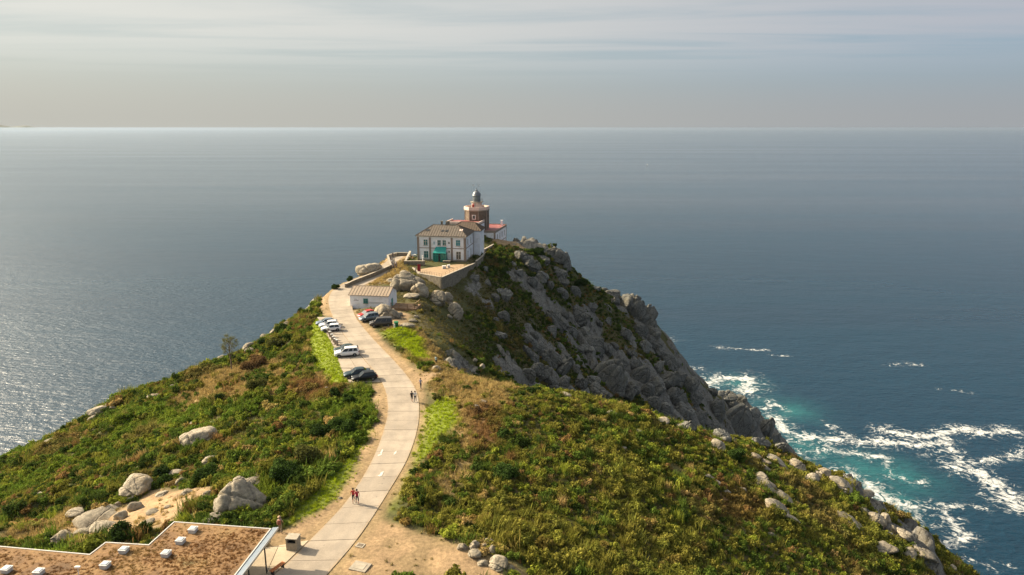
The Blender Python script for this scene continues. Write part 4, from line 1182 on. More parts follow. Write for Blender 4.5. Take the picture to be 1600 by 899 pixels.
n = len(x); q = r_.uniform(size=n)
olive = np.array((0.165, 0.165, 0.036)); green = np.array((0.088, 0.135, 0.026)); dark = np.array((0.045, 0.072, 0.018)); brown = np.array((0.20, 0.13, 0.055)); lime = np.array((0.20, 0.235, 0.036)); straw = np.array((0.33, 0.25, 0.11)); heath = np.array((0.14, 0.095, 0.075))
def pick(choices, probs, q):
    out = np.zeros((len(q), 3)); c = 0
    for col_, p_ in zip(choices, probs):
        m_ = (q >= c) & (q < c + p_); out[m_] = col_; c = c + p_
    out[q >= c] = choices[0]
    return out
tr_ = pick([olive, green, dark, brown, lime, straw], [0.40, 0.28, 0.12, 0.04, 0.13, 0.03], np.clip(q * 0.7 + n6 * 0.6 - 0.15, 0, 0.999) * 0 + q)
tl_ = pick([green, dark, olive, lime, brown, straw], [0.34, 0.18, 0.26, 0.12, 0.06, 0.04], q)
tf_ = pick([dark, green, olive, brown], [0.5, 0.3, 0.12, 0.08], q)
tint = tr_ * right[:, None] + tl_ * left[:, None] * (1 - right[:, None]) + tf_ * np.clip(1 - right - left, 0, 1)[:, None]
patch = sstep(0.52, 0.62, n18) * sstep(0.45, 0.55, fbm(x, y, 7, 3, 207))
tint = tint * (1 - 0.6 * (patch * right)[:, None]) + np.array((0.21, 0.20, 0.045)) * 0.6 * (patch * right)[:, None]
gpatch = sstep(0.5, 0.6, fbm(x, y, 11, 3, 208)) * left
tint = tint * (1 - 0.55 * gpatch[:, None]) + np.array((0.13, 0.20, 0.028)) * 0.55 * gpatch[:, None]
bpatch = sstep(0.63, 0.74, fbm(x, y, 8, 4, 209))
tint = tint * (1 - 0.6 * bpatch[:, None]) + np.array((0.20, 0.15, 0.065)) * 0.6 * bpatch[:, None]
tint = tint * (1 - 0.65 * U_[:, None]) + np.array((0.19, 0.12, 0.052)) * 0.65 * U_[:, None]
tint *= (0.8 + 0.4 * r_.uniform(size=n))[:, None] * np.array((1.22, 1.17, 1.03))
s = (0.40 + 0.85 * r_.uniform(size=n) ** 2.5) * (0.6 + 0.9 * n18) * (1.0 + 0.22 * left)
scl = np.stack([s, s, s * r_.uniform(0.8, 1.6, n)], 1)
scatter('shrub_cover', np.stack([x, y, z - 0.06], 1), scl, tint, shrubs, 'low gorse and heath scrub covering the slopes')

# --- grass and dry herbs
x, y, r_ = candidates(0.5, -125, 75, 46, 235, 6)
z = H(x, y)
k = in_view(x, y, z, 30) & (z > 60) & ~blocked(x, y, 0.12)
x, y, z = x[k], y[k], z[k]
D_ = mval(dirt, x, y); B_ = mval(bright, x, y); Y_ = mval(dry, x, y); U_ = mval(rust, x, y); K_ = mval(rock, x, y); V_ = bil(ed, x, y)
n3 = fbm(x, y, 3.0, 4, 301)
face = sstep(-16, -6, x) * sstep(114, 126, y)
p_ = 0.30 + 0.7 * B_ + 0.7 * Y_ + 0.4 * face - 0.9 * D_ * (1 - 0.8 * sstep(0.55, 0.7, n3)) - K_
p_ = np.where((V_ < 1.5) & (B_ < 0.5), p_ * 0.25, p_)
keep = r_.uniform(size=len(x)) < np.clip(p_, 0.02, 1) * np.where(K_ > 0.4, 0, 1)
x, y, z, D_, B_, Y_, U_, n3, face = [q[keep] for q in (x, y, z, D_, B_, Y_, U_, n3, face)]
n = len(x); q = r_.uniform(size=n)
tint = np.zeros((n, 3)) + np.array((0.19, 0.165, 0.06))
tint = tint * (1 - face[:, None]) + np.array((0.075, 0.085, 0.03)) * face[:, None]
tint = tint * (1 - Y_[:, None]) + np.array((0.38, 0.285, 0.115)) * Y_[:, None]
tint = tint * (1 - U_[:, None] * 0.8) + np.array((0.24, 0.13, 0.055)) * U_[:, None] * 0.8
tint = tint * (1 - B_[:, None]) + np.array((0.31, 0.38, 0.02)) * B_[:, None]
tint = tint * (1 - 0.5 * (D_ * (q > 0.4))[:, None]) + np.array((0.30, 0.24, 0.10)) * 0.5 * (D_ * (q > 0.4))[:, None]
tint *= (0.75 + 0.5 * r_.uniform(size=n))[:, None]
s = r_.uniform(0.5, 1.1, n) * (1 + 0.3 * Y_ - 0.25 * B_ - 0.45 * D_)
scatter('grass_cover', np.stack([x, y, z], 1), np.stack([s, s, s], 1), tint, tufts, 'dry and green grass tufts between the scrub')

# --- bushes one can tell apart
def bush(px, py, w, h, tint, label, seed, cat='bush', name='bush', size=0.13, per=70):
    g = spot(px, py + 0.45 * h)
    dep = g.y * CP + (CAM_Z - g.z) * SP; s_ = dep / FPX
    r0, hh = w * s_ / 2, h * s_ * 0.95
    rr2 = np.random.default_rng(seed); bl = []
    for i in range(11):
        a_ = rr2.uniform(0, 6.28); d = r0 * math.sqrt(rr2.uniform(0.02, 1)) * 0.62; q_ = rr2.uniform(0.3, 0.48) * r0
        bl.append((d * math.cos(a_), d * math.sin(a_), hh * rr2.uniform(0.25, 0.72) * (1 - 0.3 * d / r0), q_, q_, q_ * 0.9 * min(1.5, hh / r0)))
    root = empty(name, (g.x, g.y, g.z - 0.1), 0, label, cat)
    o = link('foliage', leaves('foliage', bl, per, size, seed), None, root); o['tint'] = tint
    mb = MB()
    for i in range(5):
        a_ = rr2.uniform(0, 6.28); mb.tube((0, 0, -0.1), (r0 * 0.45 * math.cos(a_), r0 * 0.45 * math.sin(a_), hh * 0.6), 0.05, 0.02, 5)
    mb.build('stem', m_bark, root)
    NO_VEG.append((g.x, g.y, r0 * 0.7))
GR = (0.05, 0.085, 0.02); DK = (0.032, 0.055, 0.015); BR = (0.15, 0.095, 0.045); OL = (0.10, 0.105, 0.03)
for args in [
 (347,620,22,18,DK,'round dark green bush alone on the left slope below the tree',1),
 (524,612,22,18,DK,'dark rounded bush at the lower end of the bright grass strip',2),
 (545,622,24,18,GR,'green bush beside the verge just below the two dark cars',3),
 (536,664,52,34,GR,'biggest green bush at the road verge, casting a long shadow',4),
 (560,648,26,22,GR,'green bush reaching nearest the road verge on the left',5),
 (500,672,44,28,DK,'dense dark bush left of the biggest verge bush',6),
 (398,566,44,24,BR,'rusty brown bush right of the lone tree',7),
 (442,512,28,18,DK,'dark evergreen bush on the left skyline',8),
 (470,486,14,12,DK,'small dark bush on the skyline near the parking bay',9),
 (404,602,40,24,OL,'olive green bush in the middle of the left slope',10),
 (430,533,34,16,OL,'olive bush below the skyline rocks',11),
 (410,533,16,14,GR,'small green bush in front of the skyline rocks',12),
 (252,735,30,22,DK,'dark bush between the cracked dome boulder and the wedge boulder',13),
 (258,748,26,18,GR,'green bush close above the pale rock edge of the bare slope',14),
 (195,830,44,34,DK,'dark shaded bush in the notch of the white roof edge',15),
 (320,742,50,30,GR,'broad green bush up-slope left of the largest boulder',16),
 (445,735,60,40,GR,'broad dense bush above the shaded grass by the road',17),
 (480,705,50,36,OL,'olive bush mass beside the shaded verge',18),
 (525,448,16,10,DK,'dark bush outside the road bend by the sea wall',19),
 (548,433,16,10,DK,'dark bush outside the roadside wall below the ochre rock',20),
 (786,675,26,18,GR,'bright green bush in the brown bracken patch',21),
 (835,609,26,10,DK,'dark low bush on the crest of the right hill',22),
 (1150,708,34,20,GR,'fresh green bush near the top of the rocky right edge',23),
 (790,735,50,24,GR,'wide green bush in the middle of the right scrub',24),
 (745,640,16,14,BR,'brown bracken clump beside two pale stones',25),
 (840,392,26,12,DK,'dark green bush on the brown headland top',26),
 (905,440,30,16,DK,'dark shrub in the saddle right of the rock crown',27),
 (646,735,16,12,GR,'small green bush in the bright strip right of the road',28)]:
    px, py, w, h, t_, lb, sd = args
    bush(px, py, w, h, t_, lb, sd)

# --- the lone wispy tree on the left skyline
def lone_tree(px, py_base, py_top):
    g = spot(px, py_base); dep = g.y * CP + (CAM_Z - g.z) * SP; s_ = dep / FPX; hh = (py_base - py_top) * s_
    root = empty('lone_tree', (g.x, g.y, g.z - 0.1), 0, 'lone wispy tree with a bare trunk on the left slope against the sea', 'tree')
    rr2 = random.Random(4); tr = MB(); tips = []
    tr.tube((0, 0, -0.2), (0.08, 0, hh * 0.35), 0.16, 0.11, 7); tr.tube((0.08, 0, hh * 0.35), (-0.1, 0.05, hh * 0.62), 0.11, 0.07, 7); tr.tube((-0.1, 0.05, hh * 0.62), (0.05, 0, hh * 0.9), 0.07, 0.02, 6)
    def limb(p, d, l, r0, lev):
        q_ = p + d * l; tr.tube(p, q_, r0, r0 * 0.5, 5)
        tips.append((q_, lev))
        if lev < 2:
            for _ in range(3):
                d2 = (d + Vector((rr2.uniform(-.7, .7), rr2.uniform(-.7, .7), rr2.uniform(-.2, .6)))).normalized()
                limb(p + d * l * rr2.uniform(0.5, 1), d2, l * 0.6, r0 * 0.5, lev + 1)
    for i in range(15):
        zz = hh * (0.28 + 0.5 * i / 14); a_ = i * 2.4
        limb(Vector((0, 0, zz)), Vector((math.cos(a_), math.sin(a_), 1.5)).normalized(), hh * (0.26 - 0.12 * i / 14), 0.045, 0)
    tr.build('trunk', m_bark, root)
    bl = [(t_.x, t_.y, t_.z, 0.42, 0.42, 0.55) for t_, lv in tips if lv >= 1]
    o = link('crown', leaves('crown', bl, 9, 0.07, 9, fill=0.0), None, root); o['tint'] = (0.15, 0.15, 0.055)
lone_tree(362, 580, 521)
# ------------------------------------------------------------------ road, parking bay, plaza
def concrete(name, base, seed):
    m, nt, b = new_mat(name)
    geo = nd(nt, 'ShaderNodeNewGeometry'); pos = geo.outputs['Position']; oi = nd(nt, 'ShaderNodeObjectInfo')
    a_ = nd(nt, 'ShaderNodeTexNoise', {'Vector': pos, 'Scale': 0.35 + seed * 0.01, 'Detail': 6.0, 'Roughness': 0.65})
    c = ramp(nt, a_.outputs[0], [(0.32, tuple(q * 0.8 for q in base)), (0.5, base), (0.7, tuple(q * 1.14 for q in base))])
    f_ = nd(nt, 'ShaderNodeTexNoise', {'Vector': pos, 'Scale': 9.0, 'Detail': 5.0, 'Roughness': 0.75})
    g_ = nd(nt, 'ShaderNodeMapRange', {0: f_.outputs[0], 1: 0.3, 2: 0.7, 3: 0.86, 4: 1.14})
    rv = nd(nt, 'ShaderNodeMapRange', {0: oi.outputs['Random'], 1: 0.0, 2: 1.0, 3: 0.9, 4: 1.08})
    k_ = nd(nt, 'ShaderNodeMath', {0: g_.outputs[0], 1: rv.outputs[0]}, operation='MULTIPLY')
    s_ = nd(nt, 'ShaderNodeVectorMath', {0: c}, operation='SCALE'); nt.links.new(k_.outputs[0], s_.inputs['Scale'])
    # pale scuffed streaks
    mp = nd(nt, 'ShaderNodeMapping', {'Vector': pos, 'Scale': (1.2, 0.25, 1)})
    st = nd(nt, 'ShaderNodeTexNoise', {'Vector': mp.outputs[0], 'Scale': 1.1, 'Detail': 6.0, 'Roughness': 0.75})
    sf = nd(nt, 'ShaderNodeMapRange', {0: st.outputs[0], 1: 0.6, 2: 0.75, 3: 0.0, 4: 0.4})
    mx = nd(nt, 'ShaderNodeMixRGB', {0: sf.outputs[0], 1: s_.outputs[0], 2: (0.48, 0.44, 0.37, 1)})
    ac = nd(nt, 'ShaderNodeAttribute', attribute_name='across')
    ab = nd(nt, 'ShaderNodeMath', {0: ac.outputs['Fac']}, operation='ABSOLUTE')
    dv = nd(nt, 'ShaderNodeMath', {0: ab.outputs[0], 1: 0.42}, operation='SUBTRACT')
    dv2 = nd(nt, 'ShaderNodeMath', {0: dv.outputs[0]}, operation='ABSOLUTE')
    tk = nd(nt, 'ShaderNodeMapRange', {0: dv2.outputs[0], 1: 0.04, 2: 0.2, 3: 0.42, 4: 0.0})
    eg = nd(nt, 'ShaderNodeMapRange', {0: ab.outputs[0], 1: 0.86, 2: 1.0, 3: 0.0, 4: 0.75})
    pn = nd(nt, 'ShaderNodeTexNoise', {'Vector': pos, 'Scale': 0.7, 'Detail': 7.0, 'Roughness': 0.72})
    pf = nd(nt, 'ShaderNodeMapRange', {0: pn.outputs[0], 1: 0.38, 2: 0.62, 3: 0.0, 4: 1.0})
    tk2 = nd(nt, 'ShaderNodeMath', {0: tk.outputs[0], 1: pf.outputs[0]}, operation='MULTIPLY')
    eg2 = nd(nt, 'ShaderNodeMath', {0: eg.outputs[0], 1: pf.outputs[0]}, operation='MULTIPLY')
    mx = nd(nt, 'ShaderNodeMixRGB', {0: tk2.outputs[0], 1: mx.outputs[0], 2: (0.24, 0.21, 0.175, 1)})
    mx = nd(nt, 'ShaderNodeMixRGB', {0: eg2.outputs[0], 1: mx.outputs[0], 2: (0.36, 0.26, 0.15, 1)})
    oil = nd(nt, 'ShaderNodeTexNoise', {'Vector': pos, 'Scale': 1.7, 'Detail': 3.0})
    of = nd(nt, 'ShaderNodeMapRange', {0: oil.outputs[0], 1: 0.68, 2: 0.74, 3: 0.0, 4: 0.5})
    mx = nd(nt, 'ShaderNodeMixRGB', {0: of.outputs[0], 1: mx.outputs[0], 2: (0.16, 0.14, 0.115, 1)})
    nt.links.new(mx.outputs[0], b.inputs['Base Color']); b.inputs['Roughness'].default_value = 0.9; b.inputs['Specular IOR Level'].default_value = 0.2
    bp = nd(nt, 'ShaderNodeBump', {'Height': f_.outputs[0], 'Strength': 0.25, 'Distance': 0.02}); nt.links.new(bp.outputs[0], b.inputs['Normal'])
    return m
m_conc = concrete('road_concrete', (0.325, 0.278, 0.22), 1)
m_plaza = concrete('plaza_concrete', (0.40, 0.335, 0.24), 2)
m_joint = surf('joint_filler', (0.15, 0.125, 0.095), 0.95, 0.3, 3.0)
m_white = surf('white_paint', (0.75, 0.73, 0.69), 0.7, 0.06, 2.0, dirt=(0.55, 0.50, 0.42))
m_line = surf('worn_line_paint', (0.55, 0.52, 0.46), 0.8, 0.2, 5.0)

road = MB()
for i in range(len(RM) - 1):
    a_, b2, c_, d_ = RL[i], RR[i], RR[i + 1], RL[i + 1]
    z0, z1 = rz[i] + 0.0, rz[i + 1] + 0.0
    road.add([(a_[0], a_[1], z0), (b2[0], b2[1], z0), (c_[0], c_[1], z1), (d_[0], d_[1], z1)], [(0, 1, 2, 3)])
road_o = tag(road.build('road', m_joint), 'winding concrete slab road leading to the lighthouse', kind='structure')
n_s = 4
for i in range(0, len(RM) - 1, n_s):
    j1 = min(i + n_s, len(RM) - 1)
    mb = MB(); gap = 0.028
    st = [i] + list(range(i + 1, j1)) + [j1]
    L_, R_, Zs = [], [], []
    for q_, k in enumerate(st):
        l_, r2 = RL[k].copy(), RR[k].copy(); t_ = RM[min(k + 1, len(RM) - 1)] - RM[max(k - 1, 0)]; t_ = t_ / np.linalg.norm(t_)
        off = gap if q_ == 0 else (-gap if q_ == len(st) - 1 else 0)
        L_.append(l_ + t_ * off); R_.append(r2 + t_ * off); Zs.append(rz[k] + 0.04 + 0.004 * ((i * 7) % 5 - 2))
    n_ = len(st)
    vs = [(p[0], p[1], z_) for p, z_ in zip(L_, Zs)] + [(p[0], p[1], z_) for p, z_ in zip(R_, Zs)]
    vs += [(p[0], p[1], z_ - 0.14) for p, z_ in zip(L_, Zs)] + [(p[0], p[1], z_ - 0.14) for p, z_ in zip(R_, Zs)]
    fs = []
    for k in range(n_ - 1):
        fs += [(k, n_ + k, n_ + k + 1, k + 1), (k, k + 1, 2 * n_ + k + 1, 2 * n_ + k), (n_ + k, 3 * n_ + k, 3 * n_ + k + 1, n_ + k + 1)]
    fs += [(0, 2 * n_, 3 * n_, n_), (n_ - 1, 2 * n_ - 1, 4 * n_ - 1, 3 * n_ - 1)]
    mb.add(vs, fs); so = mb.build('concrete_slab', m_conc, road_o)
    aa = so.data.attributes.new('across', 'FLOAT', 'POINT'); aa.data.foreach_set('value', np.array(([-1.0] * n_ + [1.0] * n_) * 2, dtype=np.float32))
def road_z(x, y):
    k = int(np.argmin((RM[:, 0] - x) ** 2 + (RM[:, 1] - y) ** 2)); return float(rz[k])
# worn painted marks on the road
def on_road(px, py): 
    p = at(px, py, ZF); return Vector((p.x, p.y, road_z(p.x, p.y) + 0.066))
for pts in [[(596,704),(600,708),(592,716),(600,709),(606,713),(601,707)], ]:
    pass
def paint(name, poly):
    mb = MB(); vs = [on_road(*q_) for q_ in poly]; mb.add([tuple(v) for v in vs], [tuple(range(len(vs)))])
    mb.build(name, m_line, road_o)
for poly in ([(594,709),(597,703),(599,704),(596,710)], [(590,712),(597,709.5),(597,711),(591,713.5)],
             [(616,708),(620,705),(619,709),(615,712)], [(595,739),(600,737),(597,744),(593,745)], [(590,744),(595,742),(594,746)]):
    paint('worn_arrow_mark', poly)

def clip(poly, cl):
    out = list(poly); n = len(cl)
    area = sum(cl[i][0] * cl[(i + 1) % n][1] - cl[(i + 1) % n][0] * cl[i][1] for i in range(n)); s_ = 1 if area > 0 else -1
    for i in range(n):
        ax, ay = cl[i]; bx, by = cl[(i + 1) % n]; inp = out; out = []
        def side(p): return s_ * ((bx - ax) * (p[1] - ay) - (by - ay) * (p[0] - ax))
        for k in range(len(inp)):
            p, q_ = inp[k], inp[(k + 1) % len(inp)]; sp_, sq = side(p), side(q_)
            if sp_ >= 0: out.append(p)
            if (sp_ >= 0) != (sq >= 0):
                t_ = sp_ / (sp_ - sq); out.append((p[0] + (q_[0] - p[0]) * t_, p[1] + (q_[1] - p[1]) * t_))
        if not out: break
    return out
def paving(name, poly, size, ang, zf, mat, base_mat, label, gap=0.03, th=0.12, slab='paving_slab'):
    n = len(poly); zz = [zf(*p) for p in poly]
    area = sum(poly[i][0] * poly[(i + 1) % n][1] - poly[(i + 1) % n][0] * poly[i][1] for i in range(n))
    if area < 0: poly = poly[::-1]
    base = MB().add([(p[0], p[1], zf(*p) - 0.05) for p in poly], [tuple(range(n))]).build(name, base_mat)
    tag(base, label, kind='structure')
    ca_, sa_ = math.cos(ang), math.sin(ang)
    us = [p[0] * ca_ + p[1] * sa_ for p in poly]; vs_ = [-p[0] * sa_ + p[1] * ca_ for p in poly]
    u = min(us)
    while u < max(us):
        v = min(vs_)
        while v < max(vs_):
            cell = [(u + gap, v + gap), (u + size[0] - gap, v + gap), (u + size[0] - gap, v + size[1] - gap), (u + gap, v + size[1] - gap)]
            cell = [(a_ * ca_ - b2 * sa_, a_ * sa_ + b2 * ca_) for a_, b2 in cell]
            c = clip(cell, poly)
            if len(c) >= 3:
                ar = abs(sum(c[i][0] * c[(i + 1) % len(c)][1] - c[(i + 1) % len(c)][0] * c[i][1] for i in range(len(c)))) / 2
                if ar > 0.3:
                    z_ = [zf(*p) for p in c]
                    MB().prism(c, [q_ - th + 0.0 for q_ in z_], z_).build(slab, mat, base)
            v += size[1]
        u += size[0]
    return base
out_px = [(496,503),(505,522),(517,538),(527,562),(535,585),(546,601)]
ow = atp(out_px)
lo_e = [tuple(p) for p in RL if ow[-1][1] - 0.2 <= p[1] <= ow[0][1] + 0.2]
lo_e = lo_e[::3] if len(lo_e) > 9 else lo_e
APR = ow + [(p[0] - 0.08, p[1]) for p in lo_e]
# split into three convex-ish strips so that clipping stays exact
def strip(poly_l, poly_r, k0, k1):
    return poly_l[k0:k1 + 1]
ys_b = np.linspace(ow[0][1], ow[-1][1], 7)
def x_on(line, yv):
    L_ = sorted(line, key=lambda p: p[1]); return float(np.interp(yv, [p[1] for p in L_], [p[0] for p in L_]))
apr_o = None
base_mb = MB(); cells = []
for k in range(6):
    ya, yb = ys_b[k], ys_b[k + 1]
    cells.append([(x_on(ow, ya), ya), (x_on(ow, yb), yb), (x_on([tuple(p) for p in RL], yb) - 0.05, yb), (x_on([tuple(p) for p in RL], ya) - 0.05, ya)])
for c in cells: base_mb.add([(p[0], p[1], road_z(*p) - 0.02) for p in c], [(0, 1, 2, 3)])
apr_o = tag(base_mb.build('parking_bay', m_joint), 'concrete parking bay left of the road', kind='structure')
for k, c in enumerate(cells):
    for h_ in range(2):
        q_ = []
        for (s0, s1) in ((0, 0), (0, 1), (1, 1), (1, 0)):
            yy = ys_b[k] + (ys_b[k + 1] - ys_b[k]) * (0.02 if s1 == 0 else 0.98)
            xl, xr = x_on(ow, yy), x_on([tuple(p) for p in RL], yy) - 0.06
            f0 = (h_ + s0) / 2; f0 += 0.006 if s0 == 0 else -0.006
            q_.append((xl + (xr - xl) * f0, yy))
        z_ = [road_z(*p) + 0.045 for p in q_]
        MB().prism(q_[::-1] if ys_b[1] > ys_b[0] else q_, [v - 0.12 for v in z_], z_).build('concrete_slab', m_conc, apr_o)
PLZ = atp([(260,960),(300,905),(388,862),(484,845),(428,899),(372,940)])
PLZ = [PLZ[0], PLZ[1], PLZ[2], (PLZ[3][0] - 0.1, PLZ[3][1]), (PLZ[4][0] - 0.1, PLZ[4][1]), (PLZ[5][0] - 0.1, PLZ[5][1])]
paving('plaza', PLZ, (3.4, 3.1), R(4), lambda x, y: road_z(x, y) + 0.04, m_plaza, m_joint, 'pale concrete forecourt beside the flat-roofed building')
m_verge = surf('verge_soil', (0.16, 0.14, 0.05), 0.95, 0.3, 2.0, 0.3)

# ------------------------------------------------------------------ common building materials
m_wall = surf('white_render', (0.80, 0.81, 0.83), 0.85, 0.05, 1.2, 0.1, 14, dirt=(0.52, 0.48, 0.42), dscale=0.5)
m_gran = surf('dressed_granite', (0.27, 0.215, 0.175), 0.85, 0.2, 4.0, 0.3, 18)
m_stone = surf('rubble_wall', (0.20, 0.175, 0.135), 0.92, 0.4, 2.2, 0.8, 6.0, dirt=(0.10, 0.095, 0.06), dscale=0.7)
m_cap = surf('wall_coping', (0.34, 0.30, 0.235), 0.9, 0.2, 3.0, 0.3)
m_tile = surf('roof_tiles', (0.15, 0.128, 0.105), 0.85, 0.22, 1.3, 0.4, 9.0, dirt=(0.20, 0.165, 0.125), dscale=0.8)
m_tile_d = surf('dark_roof_tiles', (0.13, 0.095, 0.07), 0.85, 0.22, 1.3, 0.4, 9.0)
m_seam = surf('roof_ridges', (0.10, 0.075, 0.055), 0.85, 0.2, 3.0)
m_teal = surf('teal_shutter', (0.04, 0.22, 0.25), 0.5, 0.15, 3.0)
m_teal_f = surf('teal_frame', (0.02, 0.25, 0.22), 0.45, 0.12, 3.0)
m_grass = surf('terrace_paving', (0.34, 0.24, 0.145), 0.92, 0.18, 1.5, 0.3)
m_darkw = surf('dark_opening', (0.025, 0.028, 0.03), 0.4, 0.2, 3.0)
m_red_roof = surf('red_flat_roof', (0.24, 0.075, 0.07), 0.6, 0.25, 0.8, 0.1, dirt=(0.36, 0.19, 0.16), dscale=0.25)
m_brown = surf('tower_masonry', (0.165, 0.128, 0.092), 0.9, 0.3, 1.6, 0.5, 8.0)
m_pink = surf('pink_parapet', (0.68, 0.53, 0.45), 0.8, 0.1, 1.5)
m_lead = surf('dome_lead', (0.17, 0.185, 0.20), 0.45, 0.15, 2.0, metal=0.5)
m_steel = surf('galvanised_steel', (0.45, 0.47, 0.48), 0.4, 0.1, 3.0, metal=0.7)
m_redp = surf('red_paint', (0.5, 0.03, 0.02), 0.5, 0.1, 3.0)
m_dkmetal = surf('dark_metal', (0.05, 0.05, 0.05), 0.5, 0.2, 4.0)
m_wood = surf('weathered_wood', (0.24, 0.15, 0.085), 0.85, 0.3, 3.0, 0.3)
def glass_mat(name, col, rough=0.08):
    m, nt, b = new_mat(name)
    b.inputs['Base Color'].default_value = (*col, 1); b.inputs['Roughness'].default_value = rough; b.inputs['Specular IOR Level'].default_value = 0.6
    tcn = nd(nt, 'ShaderNodeTexCoord'); n_ = nd(nt, 'ShaderNodeTexNoise', {'Vector': tcn.outputs['Object'], 'Scale': 1.5})
    bp = nd(nt, 'ShaderNodeBump', {'Height': n_.outputs[0], 'Strength': 0.05, 'Distance': 0.1}); nt.links.new(bp.outputs[0], b.inputs['Normal'])
    return m
m_glass = glass_mat('window_glass', (0.03, 0.045, 0.05))
m_tglass = glass_mat('teal_glass', (0.015, 0.12, 0.13))
m_gglass = glass_mat('green_porch_glass', (0.01, 0.16, 0.13), 0.15)

def window(parent, x, z, w, h, y=0.0, face='front', pane=None, frame=None, sill=True, name='window'):
    """window on a wall face of a local-frame building; x runs along the face"""
    pane = pane or m_glass; frame = frame or m_white
    def put(mb, a0, a1, d0, d1, z0, z1):
        if face == 'front': mb.box(a0, a1, y - d1, y - d0, z0, z1)
        elif face == 'right': mb.box(y + d0, y + d1, a0, a1, z0, z1)
        elif face == 'left': mb.box(y - d1, y - d0, a0, a1, z0, z1)
        return mb
    f = MB(); t_ = 0.09
    put(f, x - w / 2 - t_, x - w / 2, 0.0, 0.07, z - t_, z + h + t_); put(f, x + w / 2, x + w / 2 + t_, 0.0, 0.07, z - t_, z + h + t_)
    put(f, x - w / 2, x + w / 2, 0.0, 0.07, z - t_, z); put(f, x - w / 2, x + w / 2, 0.0, 0.07, z + h, z + h + t_)
    wo_ = f.build(name, frame, parent)
    put(MB(), x - w / 2, x + w / 2, 0.004, 0.02, z, z + h).build('pane', pane, wo_)
    mu = MB(); put(mu, x - 0.03, x + 0.03, 0.02, 0.045, z, z + h); put(mu, x - w / 2, x - 0.03, 0.02, 0.04, z + h * 0.6, z + h * 0.6 + 0.05); put(mu, x + 0.03, x + w / 2, 0.02, 0.04, z + h * 0.6, z + h * 0.6 + 0.05)
    mu.build('glazing_bar', frame, wo_)
    if sill: put(MB(), x - w / 2 - 0.15, x + w / 2 + 0.15, 0.0, 0.14, z - t_ - 0.1, z - t_).build('sill', m_gran, wo_)
    return wo_

def hip_roof(parent, x0, x1, y0, y1, z, rise, inset, mat, name='roof', over=0.45, seam=0.8):
    x0 -= over; x1 += over; y0 -= over; y1 += over; ym = (y0 + y1) / 2
    A, B, C_, D_ = (x0, y0, z), (x1, y0, z), (x1, y1, z), (x0, y1, z); E, F = (x0 + inset, ym, z + rise), (x1 - inset, ym, z + rise)
    mb = MB().add([A, B, C_, D_, E, F] + [(p[0], p[1], z - 0.16) for p in (A, B, C_, D_)],
                  [(0, 1, 5, 4), (1, 2, 5), (2, 3, 4, 5), (3, 0, 4), (9, 8, 7, 6), (0, 6, 7, 1), (1, 7, 8, 2), (2, 8, 9, 3), (3, 9, 6, 0)])
    ro = mb.build(name, mat, parent)
    rb = MB()
    for p, q_ in ((A, E), (B, F), (C_, F), (D_, E), (E, F)):
        rb.tube(Vector(p) + Vector((0, 0, 0.02)), Vector(q_) + Vector((0, 0, 0.05)), 0.11, 0.11, 6)
    rb.build('ridge_tiles', m_seam, ro)
    sm = MB(); x = x0 + seam
    while x < x1 - 0.1:
        f_ = min(1.0, (x - x0) / inset, (x1 - x) / inset)
        for sgn in (1, -1):
            ye = y0 if sgn > 0 else y1
            sm.tube((x, ye, z + 0.03), (x, ye + (ym - ye) * f_, z + rise * f_ + 0.03), 0.07, 0.07, 4, cap=False)
        x += seam
    y = y0 + seam
    while y < y1 - 0.1:
        f_ = 1 - abs(y - ym) / (ym - y0)
        sm.tube((x0, y, z + 0.03), (x0 + inset * f_, y, z + rise * f_ + 0.03), 0.07, 0.07, 4, cap=False)
        sm.tube((x1, y, z + 0.03), (x1 - inset * f_, y, z + rise * f_ + 0.03), 0.07, 0.07, 4, cap=False)
        y += seam
    sm.build('tile_rolls', m_seam, ro)
    return ro

# ------------------------------------------------------------------ two-storey house
house = empty('harbour_house', (HOUSE_C.x, HOUSE_C.y, Z_HOUSE), ROT, 'two-storey white house with hipped tile roof and green glass porch below the lighthouse', 'house')
W_, D_, H_ = HOUSE_W, HOUSE_D, 7.7
MB().box(-W_, 0, 0, D_, -1.2, H_).build('wall', m_wall, house)
PX = [-W_, -W_ * 0.735, -W_ * 0.285, 0]
for k, xx in enumerate(PX):
    w_ = 0.62
    a0 = xx if k == 0 else (xx - w_ if k == 3 else xx - w_ / 2)
    MB().box(a0 - (0.06 if k == 0 else 0), a0 + w_ + (0.06 if k == 3 else 0), -0.07, 0.0, -1.2, H_ - 0.5).build('pilaster', m_gran, house)
for yy in (0.0, D_ - 0.62):
    MB().box(0.0, 0.075, yy, yy + 0.62, -1.2, H_ - 0.5).build('pilaster', m_gran, house)
MB().box(-W_ - 0.05, 0.05, -0.052, -0.001, 3.75, 4.0).box(0.001, 0.052, 0, D_, 3.75, 4.0).build('string_course', m_gran, house)
MB().box(-W_ - 0.14, 0.14, -0.14, -0.0005, H_ - 0.5, H_ - 0.17).box(0.0005, 0.14, 0, D_, H_ - 0.5, H_ - 0.17).build('cornice', m_white, house)
MB().box(-W_ - 0.03, 0.03, -0.04, -0.0007, -1.2, 0.35).box(0.0007, 0.04, 0, D_, -1.2, 0.35).build('plinth', m_cap, house)
sx = W_ / 77.0
def hx(px): return -(728 - px) * sx
window(house, hx(664.5), 4.75, 1.25, 1.7, pane=m_tglass); window(house, hx(686), 4.75, 1.0, 1.6, pane=m_tglass); window(house, hx(694.2), 4.75, 1.0, 1.6, pane=m_tglass)
window(house, hx(716), 4.75, 1.3, 1.75, pane=m_teal); window(house, hx(664.8), 0.75, 1.35, 2.1, pane=m_tglass); window(house, hx(716.5), 0.6, 1.4, 2.3)
